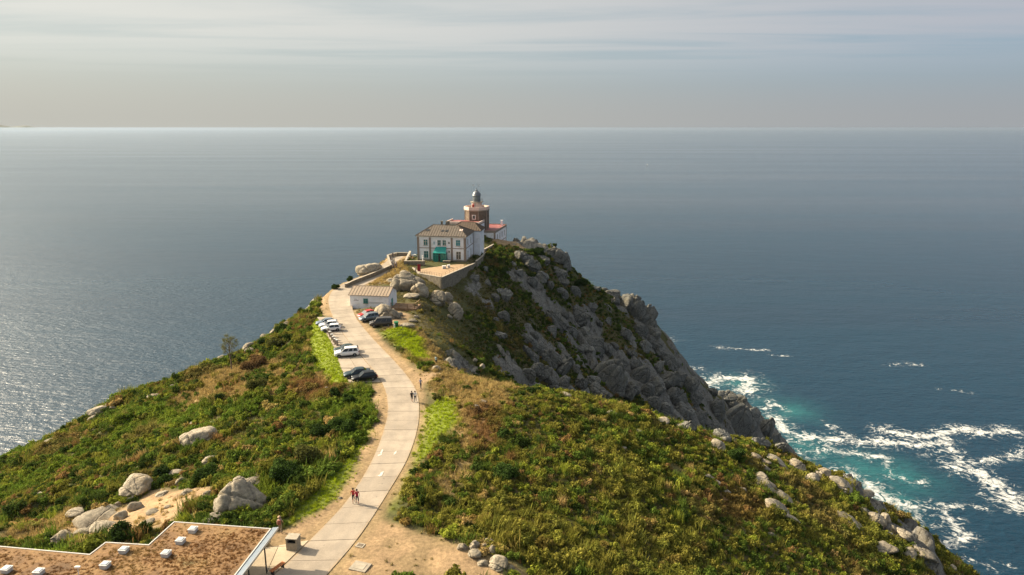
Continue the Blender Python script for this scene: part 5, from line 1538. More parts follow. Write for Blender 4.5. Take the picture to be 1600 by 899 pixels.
window(house, hx(701.7), 5.3, 0.5, 0.6, sill=False); window(house, hx(701.7), 2.6, 0.5, 0.55, sill=False)
MB().box(hx(677), hx(679.5), -0.06, 0, 5.0, 5.9).build('meter_box', surf('pale_blue_box', (0.35, 0.48, 0.52), 0.6), house)
for yy in (2.9, 7.4):
    window(house, yy, 4.75, 0.95, 1.7, 0.0, 'right'); window(house, yy, 0.75, 0.95, 2.0, 0.0, 'right')
hr = hip_roof(house, -W_, 0, 0, D_, H_, 2.6, 4.2, m_tile)
def on_slope(y): return H_ + 2.6 * (y + 0.45) / (D_ / 2 + 0.45)
for px, yy, w_, mt in [(665, 2.6, 1.2, m_darkw), (689, 2.4, 0.8, m_darkw), (696, 2.4, 0.8, m_darkw), (718, 3.0, 1.0, m_pink)]:
    x = hx(px); MB().add([(x - w_ / 2, yy - 0.5, on_slope(yy - 0.5) + 0.1), (x + w_ / 2, yy - 0.5, on_slope(yy - 0.5) + 0.1), (x + w_ / 2, yy + 0.5, on_slope(yy + 0.5) + 0.1), (x - w_ / 2, yy + 0.5, on_slope(yy + 0.5) + 0.1)] +
         [(x - w_ / 2, yy - 0.5, on_slope(yy - 0.5) - 0.1), (x + w_ / 2, yy - 0.5, on_slope(yy - 0.5) - 0.1), (x + w_ / 2, yy + 0.5, on_slope(yy + 0.5) - 0.1), (x - w_ / 2, yy + 0.5, on_slope(yy + 0.5) - 0.1)],
         [(0, 1, 2, 3), (0, 4, 5, 1), (1, 5, 6, 2), (2, 6, 7, 3), (3, 7, 4, 0)]).build('roof_light', mt, hr)
for px in (683, 691, 694):
    MB().box(hx(px) - 0.28, hx(px) + 0.28, 6.0, 6.6, H_ + 1.8, H_ + 3.6).box(hx(px) - 0.36, hx(px) + 0.36, 5.92, 6.68, H_ + 3.6, H_ + 3.75).build('chimney', m_stone, hr)
# rear wing with its own darker roof
MB().box(-7.5, 2.2, D_ + 0.02, D_ + 7, -1.2, H_ - 0.1).build('rear_wing', m_wall, house)
hip_roof(house, -7.5, 2.2, D_ + 0.3, D_ + 7, H_ + 0.15, 2.3, 3.2, m_tile_d, 'rear_roof')
# green glazed porch
gx0, gx1 = hx(678.5), hx(699)
po = MB().box(gx0, gx1, -2.2, -0.08, 0.0, 0.12).build('porch', m_teal_f, house)
MB().add([(gx0, -2.35, 2.75), (gx1, -2.35, 2.75), (gx1 - 0.3, -0.09, 4.3), (gx0 + 0.5, -0.09, 4.3), (gx0, -2.35, 2.65), (gx1, -2.35, 2.65), (gx1 - 0.3, -0.09, 4.2), (gx0 + 0.5, -0.09, 4.2)],
         [(0, 1, 2, 3), (4, 7, 6, 5), (0, 4, 5, 1), (1, 5, 6, 2), (2, 6, 7, 3), (3, 7, 4, 0)]).build('porch_roof', m_teal_f, po)
nb = 5
for k in range(nb):
    a0 = gx0 + (gx1 - gx0) * k / nb; a1 = gx0 + (gx1 - gx0) * (k + 1) / nb
    MB().box(a0 + 0.05, a1 - 0.05, -2.16, -2.12, 0.15, 2.6).build('pane', m_gglass if k != 2 else m_darkw, po)
fr = MB()
for k in range(nb + 1):
    a0 = gx0 + (gx1 - gx0) * k / nb; fr.box(a0 - 0.045, a0 + 0.045, -2.2, -2.08, 0.12, 2.65)
fr.box(gx0, gx1, -2.215, -2.07, 1.85, 1.95)
for s_ in (gx0, gx1 - 0.08): fr.box(s_, s_ + 0.08, -2.07, -0.08, 2.55, 2.65); fr.box(s_, s_ + 0.08, -1.1, -1.0, 0.12, 2.55)
fr.build('mullion', m_teal_f, po)
for s_ in (gx0 + 0.02, gx1 - 0.06): MB().box(s_, s_ + 0.03, -2.0, -0.1, 0.15, 2.5).build('pane', m_gglass, po)

# ------------------------------------------------------------------ lighthouse
LC = atz(774, 361, 143.6)           # front right corner of the low red-roofed wing, at its roof
light = empty('lighthouse', (LC.x, LC.y, 137.6), R(-12.5), 'lighthouse with brown octagonal tower, lead dome and white red-roofed wings', 'lighthouse')
ZL = 137.6
LW, LD, LH = 18.0, 17.5, 6.0
MB().box(-LW, 0, 0, LD, -3.0, LH - 0.75).build('wall', m_wall, light)
cor = MB().box(-LW - 0.15, 0.15, -0.15, 0.0, LH - 0.75, LH + 0.1).box(0, 0.15, 0, LD, LH - 0.75, LH + 0.1).box(-LW - 0.15, 0.15, LD, LD + 0.15, LH - 0.75, LH + 0.1).box(-LW - 0.15, -LW, 0, LD, LH - 0.75, LH + 0.1)
cor.build('cornice', m_gran, light)
MB().box(-LW, 0, 0, LD, LH - 0.74, LH - 0.15).build('roof', m_red_roof, light)
MB().box(-LW - 0.06, 0.06, -0.06, -0.001, 2.1, 2.35).box(0.001, 0.06, 0, LD, 0.9, 1.15).build('string_course', m_gran, light)
for xx in (-0.62,): MB().box(xx, 0.07, -0.07, -0.0005, -3, LH - 0.75).build('quoin', m_gran, light)
MB().box(0.0005, 0.07, LD - 0.6, LD, -3, LH - 0.75).build('quoin', m_gran, light)
for xx in (-4.2, -8.8, -13.2): window(light, xx, 2.9, 1.0, 1.5)
for yy in (3.0, 6.8, 10.4, 14.2): window(light, yy, 2.5, 0.95, 1.8, 0.0, 'right')
MB().box(-1.6, -0.9, LD - 2.4, LD - 1.7, LH - 0.15, LH + 1.7).box(-1.7, -0.8, LD - 2.5, LD - 1.6, LH + 1.7, LH + 1.85).build('chimney', m_wall, light)
# upper block in front of the tower
UB = atz(748.5, 347.5, 147.3); d_ = UB - Vector((LC.x, LC.y, UB.z)); a_ = R(12.5)
ubx = d_.x * math.cos(a_) - d_.y * math.sin(a_); uby = d_.x * math.sin(a_) + d_.y * math.cos(a_)
uby = min(uby, -0.6)
U0, U1, UH = ubx - 12.2, ubx, 147.3 - ZL
MB().box(U0, U1, uby, uby + 7.5, -3, UH - 1.0).build('upper_block', m_wall, light)
MB().box(U0 - 0.2, U1 + 0.2, uby - 0.2, uby + 7.7, UH - 1.0, UH - 0.7).build('cornice', m_gran, light)
pp = MB().box(U0 - 0.05, U1 + 0.05, uby - 0.05, uby + 0.25, UH - 0.7, UH).box(U1 - 0.25, U1 + 0.05, uby + 0.25, uby + 7.5, UH - 0.7, UH).box(U0 - 0.05, U0 + 0.25, uby + 0.25, uby + 7.5, UH - 0.7, UH)
pp.build('parapet', m_pink, light)
MB().box(U0 + 0.25, U1 - 0.25, uby + 0.25, uby + 7.5, UH - 0.7, UH - 0.45).build('upper_roof', m_red_roof, light)
for xx in (U1 - 3.0, U1 - 7.0, U1 - 10.5): window(light, xx, UH - 3.6, 1.1, 1.8, uby)
window(light, uby + 1.8, UH - 3.6, 0.9, 1.8, U1, 'right')
MB().box(U1 - 0.55, U1 + 0.06, uby - 0.06, uby - 0.0005, -3, UH - 1.0).build('quoin', m_gran, light)
# tower
T = aty(745.6, 380, LC.y + 6.5); d_ = T - Vector((LC.x, LC.y, T.z))
tx_ = d_.x * math.cos(a_) - d_.y * math.sin(a_); ty_ = d_.x * math.sin(a_) + d_.y * math.cos(a_)
s_t = (T.y * CP + 30 * SP) / FPX
rt = 35.5 * s_t / 2 / math.cos(R(22.5)) * 0.98
def zpx(py): return aty(745.6, py, T.y).z - ZL
tw = MB().lathe([(rt, -2), (rt * 0.985, zpx(329))], 8, c=(tx_, ty_, 0), rot=R(22.5)).build('tower', m_brown, light)
for k in range(8):
    t_ = R(45 * k + 22.5) 
    MB().tube((tx_ + rt * math.cos(t_), ty_ + rt * math.sin(t_), -2), (tx_ + rt * 0.985 * math.cos(t_), ty_ + rt * 0.985 * math.sin(t_), zpx(329)), 0.2, 0.2, 6).build('corner_stone', m_gran, tw)
zb = zpx(329)
MB().lathe([(rt + 0.1, zb), (rt + 0.32, zb + 0.35), (rt + 0.32, zb + 0.5), (0.5, zb + 0.5)], 8, c=(tx_, ty_, 0), rot=R(22.5)).build('balcony', m_cap, light)
MB().lathe([(rt + 0.3, zb + 0.5), (rt + 0.3, zpx(322.3)), (rt + 0.05, zpx(322.3)), (rt + 0.05, zb + 0.5)], 8, c=(tx_, ty_, 0), rot=R(22.5)).build('balcony_parapet', m_pink, light)
# window in the tower and its hood
fa = rt * math.cos(R(22.5))
MB().box(tx_ - 0.7, tx_ + 0.7, ty_ - fa - 0.08, ty_ - fa + 0.05, zpx(341), zpx(334)).build('window', m_white, light)
MB().box(tx_ - 0.45, tx_ + 0.45, ty_ - fa - 0.1, ty_ - fa - 0.082, zpx(340), zpx(335)).build('pane', m_glass, light)
# drum, gallery, lantern, dome
r1 = 16 * s_t / 2
MB().lathe([(r1, zb + 0.5), (r1 * 0.98, zpx(316.5)), (0.2, zpx(316.5))], 24, c=(tx_, ty_, 0)).build('drum', m_pink, light, smooth=False)
MB().box(tx_ - 0.9 - 0.38, tx_ - 0.9 + 0.38, ty_ - r1 - 0.06, ty_ - r1 + 0.5, zb + 0.6, zb + 2.4).build('door', m_redp, light)
MB().lathe([(r1 * 0.95, zpx(316.5)), (r1 * 1.25, zpx(316)), (r1 * 1.25, zpx(315.2)), (r1 * 0.8, zpx(315.2))], 24, c=(tx_, ty_, 0)).build('gallery', m_cap, light)
gal = MB(); zg = zpx(315.2)
for k in range(16):
    t_ = 2 * math.pi * k / 16; t2 = 2 * math.pi * (k + 1) / 16; rg_ = r1 * 1.2
    p, q_ = (tx_ + rg_ * math.cos(t_), ty_ + rg_ * math.sin(t_)), (tx_ + rg_ * math.cos(t2), ty_ + rg_ * math.sin(t2))
    gal.tube((*p, zg), (*p, zg + 0.95), 0.025, n=5); gal.tube((*p, zg + 0.95), (*q_, zg + 0.95), 0.025, n=5); gal.tube((*p, zg + 0.5), (*q_, zg + 0.5), 0.02, n=5)
gal.build('gallery_rail', m_dkmetal, light)
r2_ = 12 * s_t / 2
MB().lathe([(r2_, zg), (r2_, zpx(312.5)), (0.2, zpx(312.5))], 20, c=(tx_, ty_, 0)).build('lantern_base', m_lead, light)
ln = MB().lathe([(r2_ * 0.97, zpx(312.5)), (r2_ * 0.97, zpx(306)), (0.1, zpx(306))], 16, c=(tx_, ty_, 0)).build('lantern_glass', glass_mat('lantern_glass', (0.22, 0.26, 0.26), 0.05), light)
lb_ = MB()
for k in range(12):
    t_ = 2 * math.pi * k / 12; t2 = t_ + 2 * math.pi / 12
    A = Vector((tx_ + r2_ * math.cos(t_), ty_ + r2_ * math.sin(t_), zpx(312.5))); B = Vector((tx_ + r2_ * math.cos(t2), ty_ + r2_ * math.sin(t2), zpx(306)))
    A2 = Vector((tx_ + r2_ * math.cos(t2), ty_ + r2_ * math.sin(t2), zpx(312.5))); B2 = Vector((tx_ + r2_ * math.cos(t_), ty_ + r2_ * math.sin(t_), zpx(306)))
    lb_.tube(A, B, 0.05, n=5); lb_.tube(A2, B2, 0.05, n=5)
lb_.build('lattice_bar', m_lead, ln)
hd = zpx(298.5) - zpx(306)
MB().lathe([(r2_ * 1.12, zpx(306)), (r2_ * 1.14, zpx(305.3))] + [(r2_ * 1.1 * math.cos(q_), zpx(305.3) + hd * 0.95 * math.sin(q_)) for q_ in np.linspace(0, 1.5, 7)], 20, c=(tx_, ty_, 0)).build('dome', m_lead, light, smooth=True)
MB().lathe([(0.3, zpx(299)), (0.42, zpx(298)), (0.42, zpx(296.8)), (0.15, zpx(296)), (0.1, zpx(294))], 10, c=(tx_, ty_, 0)).build('vent_ball', m_lead, light)
for k, (dx, dy) in enumerate(((-1.15, -0.8), (1.15, -0.8))):
    m_ = MB().tube((tx_ + dx * 0.98, ty_ + dy, zg), (tx_ + dx * 0.98, ty_ + dy, zpx(288.5)), 0.05, n=6)
    for e_ in (-0.7, 0.0, 0.6): m_.tube((tx_ + dx - 0.45, ty_ + dy + e_ * 0.3, zpx(289.5)), (tx_ + dx + 0.75, ty_ + dy + e_ * 0.3, zpx(289.2) + 0.1 * e_), 0.03, n=5)
    m_.tube((tx_ + dx - 0.3, ty_ + dy, zpx(289.5)), (tx_ + dx - 0.3, ty_ + dy, zpx(287)), 0.12, n=6)
    m_.build('antenna', m_steel, light)

# ------------------------------------------------------------------ walls and terrace
def wall_run(name, pts, h, th, label, base=1.5, cap=True, mat=None, cat='wall', caph=0.1):
    """stone wall along ground points (x, y, z of its foot)"""
    root = empty(name, (pts[0][0], pts[0][1], pts[0][2]), 0, label, cat); root['kind'] = 'thing'
    o0 = Vector(pts[0]); mb = MB(); cb = MB()
    P_ = [Vector(p) - o0 for p in pts]
    for p, q_ in zip(P_[:-1], P_[1:]):
        d = Vector((q_.x - p.x, q_.y - p.y)).normalized(); n_ = Vector((-d.y, d.x)) * th / 2; e_ = d * (th / 2)
        a_ = [(p.x - e_.x + n_.x, p.y - e_.y + n_.y), (p.x - e_.x - n_.x, p.y - e_.y - n_.y), (q_.x - n_.x, q_.y - n_.y), (q_.x + n_.x, q_.y + n_.y)]
        mb.prism(a_, [p.z - base, p.z - base, q_.z - base, q_.z - base], [p.z + h, p.z + h, q_.z + h, q_.z + h])
        if cap:
            n2_ = n_ * 1.25
            c_ = [(p.x - e_.x + n2_.x, p.y - e_.y + n2_.y), (p.x - e_.x - n2_.x, p.y - e_.y - n2_.y), (q_.x - n2_.x, q_.y - n2_.y), (q_.x + n2_.x, q_.y + n2_.y)]
            cb.prism(c_, [p.z + h + 0.003, p.z + h + 0.003, q_.z + h + 0.003, q_.z + h + 0.003], [p.z + h + caph, p.z + h + caph, q_.z + h + caph, q_.z + h + caph])
    mb.build('masonry', mat or m_stone, root)
    if cap: cb.build('coping', m_cap, root)
    return root
tpts = [atz(645, 420, Z_TERR), atz(656, 429, Z_TERR), atz(690, 435, Z_TERR), atz(742, 412.5, Z_TERR)]
back = [Vector((HOUSE_C.x + ux * 1.5, HOUSE_C.y + uy * 1.5 - 1.0, Z_TERR)), Vector((HOUSE_C.x - ux * 17 , HOUSE_C.y - uy * 17 - 1.0, Z_TERR))]
tp = [(p.x, p.y) for p in tpts + back]
ar_ = sum(tp[i][0] * tp[(i + 1) % len(tp)][1] - tp[(i + 1) % len(tp)][0] * tp[i][1] for i in range(len(tp)))
if ar_ < 0: tp = tp[::-1]
terr_o = MB().prism(tp, Z_TERR - 6.0, Z_TERR).build('house_terrace', [m_grass])
tag(terr_o, 'sunlit ochre terrace in front of the two-storey house', kind='structure')
wall_run('terrace_wall', [(p.x, p.y, Z_TERR) for p in tpts], 0.25, 0.5, 'tall rubble retaining wall holding up the terrace of the house', base=7.0)
rl_root = empty('terrace_railing', tpts[1], 0, 'thin metal railing along the front edge of the terrace', 'railing')
pr_, rb_ = MB(), MB()
for p, q_ in ((tpts[1], tpts[2]), (tpts[2], tpts[3])):
    n_ = 9
    for k in range(n_ + 1):
        v = p.lerp(q_, k / n_) - tpts[1]; pr_.tube((v.x, v.y + 0.25, 0.0), (v.x, v.y + 0.25, 1.25), 0.03, n=5)
    for hh in (0.75, 1.22):
        a2, b2 = p - tpts[1], q_ - tpts[1]; rb_.tube((a2.x, a2.y + 0.25, hh), (b2.x, b2.y + 0.25, hh), 0.02, n=5)
pr_.build('post', m_dkmetal, rl_root); rb_.build('rail', m_dkmetal, rl_root)
wall_run('yard_wall', [(atz(633, 418, 139.3).x, atz(633, 418, 139.3).y, 139.3), (atz(664, 418, 139.3).x, atz(664, 418, 139.3).y, 139.3)], 1.9, 0.6, 'dark stone wall in front of the left corner of the house', base=2.0)
wall_run('side_wall', [(atz(633, 418, 139.3).x - 0.1, atz(633, 418, 139.3).y + 0.6, 139.3), (atz(641, 398, 140.2).x, atz(641, 398, 140.2).y, 139.8)], 1.5, 0.5, 'ochre-lit side wall between the path and the house', base=2.0)
wall_run('roadside_wall', [(p.x, p.y, Hf(p.x, p.y)) for p in [spot(*q_) for q_ in ((541,450),(553,444),(566,439),(580,433.5),(594,428),(609,420.5))]], 1.0, 0.5, 'long roadside parapet wall curving up to the house', base=2.5)
wall_run('viewpoint_wall', [(p.x, p.y, Hf(p.x, p.y)) for p in [spot(*q_) for q_ in ((611,420),(606,404),(620,398),(637,392))]], 1.0, 0.45, 'low wall around the viewpoint left of the house', base=2.5)
yw = [Vector((-9.3, 226.0, 138.4)), Vector((-6.4, 238.5, 138.0))]
wall_run('lighthouse_yard_wall', [(-15.5, 225.0, 138.4)] + [tuple(v) for v in yw], 1.9, 0.5, 'brown stone yard wall before the lighthouse wings', base=4.0, mat=m_gran)
wall_run('slope_wall', [(tpts[3].x + 0.4, tpts[3].y + 0.8, Z_TERR), (tpts[3].x + 1.6, tpts[3].y + 10, 139.2), (-9.0, 225.4, 138.6)], 0.7, 0.5, 'grey wall running back along the cliff edge beside the house', base=5.0)

# ------------------------------------------------------------------ white cabin
cab = empty('white_cabin', (CABIN_C.x, CABIN_C.y, 138.4), ROT, 'single-storey white cabin with a tan ribbed roof by the road bend', 'cabin')
CW = 9.4; CD = 6.2; CH = 3.35; CR = 1.35
body = MB().add([(-CW, 0, -0.8), (0, 0, -0.8), (0, CD, -0.8), (-CW, CD, -0.8), (-CW, 0, CH), (0, 0, CH), (0, CD, CH), (-CW, CD, CH), (0, CD / 2, CH + CR), (-CW, CD / 2, CH + CR)],
                [(0, 1, 5, 4), (1, 2, 6, 8, 5), (2, 3, 7, 6), (3, 0, 4, 9, 7), (0, 3, 2, 1)]).build('wall', m_wall, cab)
ro = MB()
ov = 0.3
for s_, y0, y1 in ((1, -ov, CD / 2), (-1, CD + ov, CD / 2)):
    za = CH - CR * ov / (CD / 2); q_ = [(-CW - ov, y0, za), (ov, y0, za), (ov, y1, CH + CR), (-CW - ov, y1, CH + CR)]
    vs = [(p[0], p[1], p[2] + 0.14) for p in q_] + [(p[0], p[1], p[2] + 0.02) for p in q_]
    ro.add(vs, [(0, 1, 2, 3), (7, 6, 5, 4), (0, 4, 5, 1), (1, 5, 6, 2), (3, 7, 4, 0)] if s_ > 0 else [(3, 2, 1, 0), (4, 5, 6, 7), (1, 5, 4, 0), (2, 6, 5, 1), (0, 4, 7, 3)])
cro = ro.build('roof', surf('tan_roof_sheet', (0.33, 0.26, 0.19), 0.75, 0.12, 1.2, 0.2, dirt=(0.28, 0.2, 0.13)), cab)
ribs = MB()
for k in range(14):
    x = -CW - ov + 0.1 + (CW + 2 * ov - 0.2) * k / 13
    ribs.tube((x, -ov, CH - CR * ov / (CD / 2) + 0.15), (x, CD / 2, CH + CR + 0.15), 0.06, n=5); ribs.tube((x, CD + ov, CH - CR * ov / (CD / 2) + 0.15), (x, CD / 2, CH + CR + 0.15), 0.06, n=5)
ribs.tube((-CW - ov, CD / 2, CH + CR + 0.16), (ov, CD / 2, CH + CR + 0.16), 0.09, n=6)
ribs.build('roof_rib', surf('rib_metal', (0.27, 0.21, 0.155), 0.75), cro)
window(cab, -CW * 0.59, 1.45, 0.95, 1.0, pane=m_tglass, frame=m_teal_f)
MB().box(0.003, 0.05, 2.1, 3.1, -0.05, 2.15).build('door', m_teal_f, cab)
MB().box(-CW + 0.0, 0, -0.035, -0.001, -0.8, 0.02).build('plinth', m_cap, cab)
# lettering on the front wall is too small to read in the photograph: grey bands of writing
wr = MB().box(-CW + 1.0, -CW + 1.7, -0.02, -0.002, 2.25, 2.36).box(-CW + 0.9, -CW + 2.1, -0.02, -0.002, 1.95, 2.08)
wr.box(-CW * 0.52, -CW * 0.13, -0.02, -0.002, 1.66, 1.74); wr.box(-CW * 0.52, -CW * 0.2, -0.02, -0.002, 1.42, 1.5)
wr.build('wall_lettering', surf('grey_letter_paint', (0.28, 0.27, 0.26), 0.7), cab)
# deck and ramp on its right
deck = empty('timber_deck', (CABIN_C.x + ux * 0.1, CABIN_C.y + uy * 0.1, 138.4), ROT, 'timber deck with railing at the gable end of the white cabin', 'deck'); deck.scale = (1.45, 1.2, 1.15)
for k in range(9): MB().box(0.15, 4.4, 0.1 + k * 0.42, 0.48 + k * 0.42, 0.32, 0.4).build('plank', m_wood, deck)
MB().box(0.2, 4.3, 0.02, 0.09, -0.9, 0.3).box(4.31, 4.39, 0.1, 3.9, -0.9, 0.3).build('skirt_board', m_wood, deck)
for x, y in ((0.3, 0.14), (1.6, 0.14), (3.0, 0.14), (4.25, 0.14), (4.25, 2.0), (4.25, 3.7)): MB().box(x - 0.05, x + 0.05, y - 0.04, y + 0.04, 0.4, 1.4).build('post', m_wood, deck)
MB().box(0.25, 4.3, 0.1, 0.18, 1.4, 1.47).box(4.21, 4.29, 0.2, 3.75, 1.4, 1.47).box(0.25, 4.3, 0.12, 0.16, 0.9, 0.96).build('handrail', m_wood, deck)

# ------------------------------------------------------------------ visitor building with planted roof
VZ = 143.4
vpx = [(-70,847),(140,866),(165,847),(232,851),(272,815),(424,826),(336,940),(-70,1010)]
vp = [atz(a_, b2, VZ) for a_, b2 in vpx]
vis = empty('flat_roofed_building', (vp[5].x, vp[5].y, 139.95), 0, 'flat-roofed building with brown planted roof, white edge trim and roof lights', 'building')
vo = Vector((vp[5].x, vp[5].y, 139.95))
vl = [((p - vo).x, (p - vo).y) for p in vp]
ar_ = sum(vl[i][0] * vl[(i + 1) % len(vl)][1] - vl[(i + 1) % len(vl)][0] * vl[i][1] for i in range(len(vl)))
if ar_ < 0: vl = vl[::-1]
def inset(poly, d):
    n = len(poly); out = []
    for i in range(n):
        p0, p1, p2 = Vector(poly[i - 1]), Vector(poly[i]), Vector(poly[(i + 1) % n])
        a_ = (p1 - p0).normalized(); b2 = (p2 - p1).normalized(); n1_v = Vector((-a_.y, a_.x)); n2_v = Vector((-b2.y, b2.x))
        m_ = (n1_v + n2_v); m_ = m_ / max(0.3, m_.dot(n1_v)); out.append(tuple(p1 + m_ * d))
    return out
VH = VZ - 139.95
MB().prism(vl, VH - 0.5, VH - 0.12).build('roof', m_wall, vis)
vi = inset(vl, 0.11)
trim = MB(); n = len(vl)
for i in range(n):
    j = (i + 1) % n
    trim.add([(*vl[i], VH - 0.119), (*vl[j], VH - 0.119), (*vl[j], VH + 0.02), (*vl[i], VH + 0.02), (*vi[i], VH - 0.119), (*vi[j], VH - 0.119), (*vi[j], VH + 0.02), (*vi[i], VH + 0.02)],
             [(0, 1, 2, 3), (5, 4, 7, 6), (3, 2, 6, 7)])
trim.build('edge_trim', surf('pale_trim', (0.50, 0.485, 0.45), 0.6, 0.05), vis)
# planting: uneven mat
m_sedum, nt, b = new_mat('roof_planting')
geo = nd(nt, 'ShaderNodeNewGeometry'); pos = geo.outputs['Position']
a_n = nd(nt, 'ShaderNodeTexNoise', {'Vector': pos, 'Scale': 0.28, 'Detail': 6.0, 'Roughness': 0.62})
b_n = nd(nt, 'ShaderNodeTexNoise', {'Vector': pos, 'Scale': 3.0, 'Detail': 6.0, 'Roughness': 0.7})
c1_ = ramp(nt, a_n.outputs[0], [(0.34, (0.105, 0.062, 0.03)), (0.47, (0.20, 0.112, 0.046)), (0.60, (0.25, 0.15, 0.06)), (0.70, (0.16, 0.125, 0.052))])
g_n = nd(nt, 'ShaderNodeMapRange', {0: b_n.outputs[0], 1: 0.3, 2: 0.7, 3: 0.72, 4: 1.25})
s_n = nd(nt, 'ShaderNodeVectorMath', {0: c1_}, operation='SCALE'); nt.links.new(g_n.outputs[0], s_n.inputs['Scale'])
nt.links.new(s_n.outputs[0], b.inputs['Base Color']); b.inputs['Roughness'].default_value = 0.95
bp_ = nd(nt, 'ShaderNodeBump', {'Height': b_n.outputs[0], 'Strength': 0.8, 'Distance': 0.1}); nt.links.new(bp_.outputs[0], b.inputs['Normal'])
MB().prism(vi, VH - 0.118, VH - 0.03).build('roof_planting', m_sedum, vis)
# small tufts over the planting
xs_ = [p[0] for p in vi]; ys_ = [p[1] for p in vi]
rg_ = np.random.default_rng(77)
tx2 = rg_.uniform(min(xs_), max(xs_), 14000); ty2 = rg_.uniform(min(ys_), max(ys_), 14000)
k = inpoly(tx2, ty2, inset(vi, 0.25)) & (rg_.uniform(size=14000) < 0.25 + 0.75 * sstep(0.4, 0.6, fbm(tx2 + vo.x, ty2 + vo.y, 2.5, 3, 88))); tx2, ty2 = tx2[k], ty2[k]; n = len(tx2)
f1_ = fbm(tx2 + vo.x, ty2 + vo.y, 3.0, 4, 89)[:, None]
tt = np.array((0.30, 0.15, 0.055)) * (1 - sstep(0.42, 0.6, f1_)) + np.array((0.36, 0.23, 0.08)) * sstep(0.42, 0.6, f1_)
tt = tt * (0.5 + 0.35 * rg_.uniform(size=(n, 1))); s_ = rg_.uniform(0.16, 0.36, n)
ro_t = scatter('roof_grass', np.stack([tx2, ty2, np.full(n, VH - 0.05)], 1), np.stack([s_ * 1.2, s_ * 1.2, s_ * 0.7], 1), tt, tufts, None)
ro_t.parent = vis
# metal gutter along the forecourt side, soffit, posts, recessed glass wall
e0, e1_ = vp[5] - vo, vp[6] - vo
ed_ = Vector((e1_.x - e0.x, e1_.y - e0.y, 0)).normalized(); en = Vector((-ed_.y, ed_.x, 0))
if en.x < 0: en = -en
g = MB(); A0 = e0 - ed_ * 0.25
def gp(t_, o_, z_): v = A0 + ed_ * t_ + en * o_; return (v.x, v.y, z_)
Lg = (e1_ - e0).length
g.add([gp(0, 0.01, VH - 0.05), gp(0, 0.55, VH + 0.02), gp(Lg, 0.55, VH + 0.02), gp(Lg, 0.01, VH - 0.05), gp(0, 0.01, VH - 0.5), gp(0, 0.55, VH - 0.16), gp(Lg, 0.55, VH - 0.16), gp(Lg, 0.01, VH - 0.5)],
      [(0, 1, 2, 3), (4, 7, 6, 5), (0, 4, 5, 1), (1, 5, 6, 2), (2, 6, 7, 3)])
g.build('metal_eave', surf('blue_grey_metal', (0.27, 0.32, 0.37), 0.4, 0.1, 2.0, metal=0.6), vis)
g2 = MB().add([gp(-0.02, 0.50, VH + 0.025), gp(-0.02, 0.60, VH + 0.025), gp(Lg, 0.60, VH + 0.025), gp(Lg, 0.50, VH + 0.025), gp(-0.02, 0.50, VH - 0.2), gp(-0.02, 0.60, VH - 0.2), gp(Lg, 0.60, VH - 0.2), gp(Lg, 0.50, VH - 0.2)],
              [(0, 1, 2, 3), (4, 7, 6, 5), (0, 4, 5, 1), (1, 5, 6, 2), (2, 6, 7, 3), (3, 7, 4, 0)])
g2.build('gutter', m_steel, vis)
for t_ in (2.1, 5.2, 8.3):
    p = A0 + ed_ * t_ + en * 0.12; MB().tube((p.x, p.y, -0.2), (p.x, p.y, VH - 0.4), 0.07, n=8).build('post', m_dkmetal, vis)
inn = inset(vl, 2.2)
gw = MB(); n = len(inn)
for i in range(n):
    j = (i + 1) % n; gw.add([(*inn[i], -0.6), (*inn[j], -0.6), (*inn[j], VH - 0.49), (*inn[i], VH - 0.49)], [(0, 1, 2, 3)])
gw.build('glazed_wall', m_glass, vis)
m_dome = surf('skylight_dome', (0.62, 0.63, 0.62), 0.35, 0.08, 2.0)
m_curb = surf('skylight_curb', (0.50, 0.50, 0.48), 0.6, 0.1, 3.0)
for px, py in ((302,830.5),(282.5,848),(260,868),(194,862.5),(165,886),(61,897),(11,893)):
    p = atz(px, py, VZ) - vo
    q_ = MB().box(-0.32, 0.32, -0.32, 0.32, -0.02, 0.33).build('roof_light', m_curb, vis, bevel=0.02, loc=(p.x, p.y, VH - 0.04), rotz=R(-6))
    MB().box(-0.35, 0.35, -0.35, 0.35, 0.335, 0.40).build('frame', m_dome, q_)
    MB().box(-0.25, 0.25, -0.25, 0.25, 0.402, 0.45).build('pane', glass_mat('dome_glass', (0.42, 0.46, 0.48), 0.2), q_, bevel=0.015)
p = atz(123, 898, VZ) - vo
MB().tube((0, 0, 0), (0, 0, 0.7), 0.04, n=6).box(-0.22, 0.22, -0.1, 0.1, 0.7, 0.82).build('vent_pipe', m_white, vis, loc=(p.x, p.y, VH - 0.04))
# ------------------------------------------------------------------ cars
def paint_mat(name, col, metal=0.2):
    m, nt, b = new_mat(name)
    tcn = nd(nt, 'ShaderNodeTexCoord'); n_ = nd(nt, 'ShaderNodeTexNoise', {'Vector': tcn.outputs['Object'], 'Scale': 1.2, 'Detail': 4.0})
    c = ramp(nt, n_.outputs[0], [(0.3, tuple(q * 0.92 for q in col)), (0.7, tuple(min(1, q * 1.05) for q in col))])
    nt.links.new(c, b.inputs['Base Color'])
    b.inputs['Roughness'].default_value = 0.34; b.inputs['Metallic'].default_value = metal; b.inputs['Specular IOR Level'].default_value = 0.3; b.inputs['Coat Weight'].default_value = 0.15; b.inputs['Coat Roughness'].default_value = 0.08
    return m
m_tyre = surf('tyre_rubber', (0.02, 0.02, 0.02), 0.85, 0.2, 6.0)
m_rim = surf('alloy_rim', (0.42, 0.43, 0.44), 0.35, 0.1, 4.0, metal=0.8)
m_cglass = glass_mat('car_glass', (0.015, 0.02, 0.022), 0.04)
m_trim = surf('black_trim', (0.022, 0.022, 0.023), 0.6, 0.15, 5.0)
m_lampw = surf('headlamp', (0.7, 0.72, 0.72), 0.15, 0.05, 4.0)
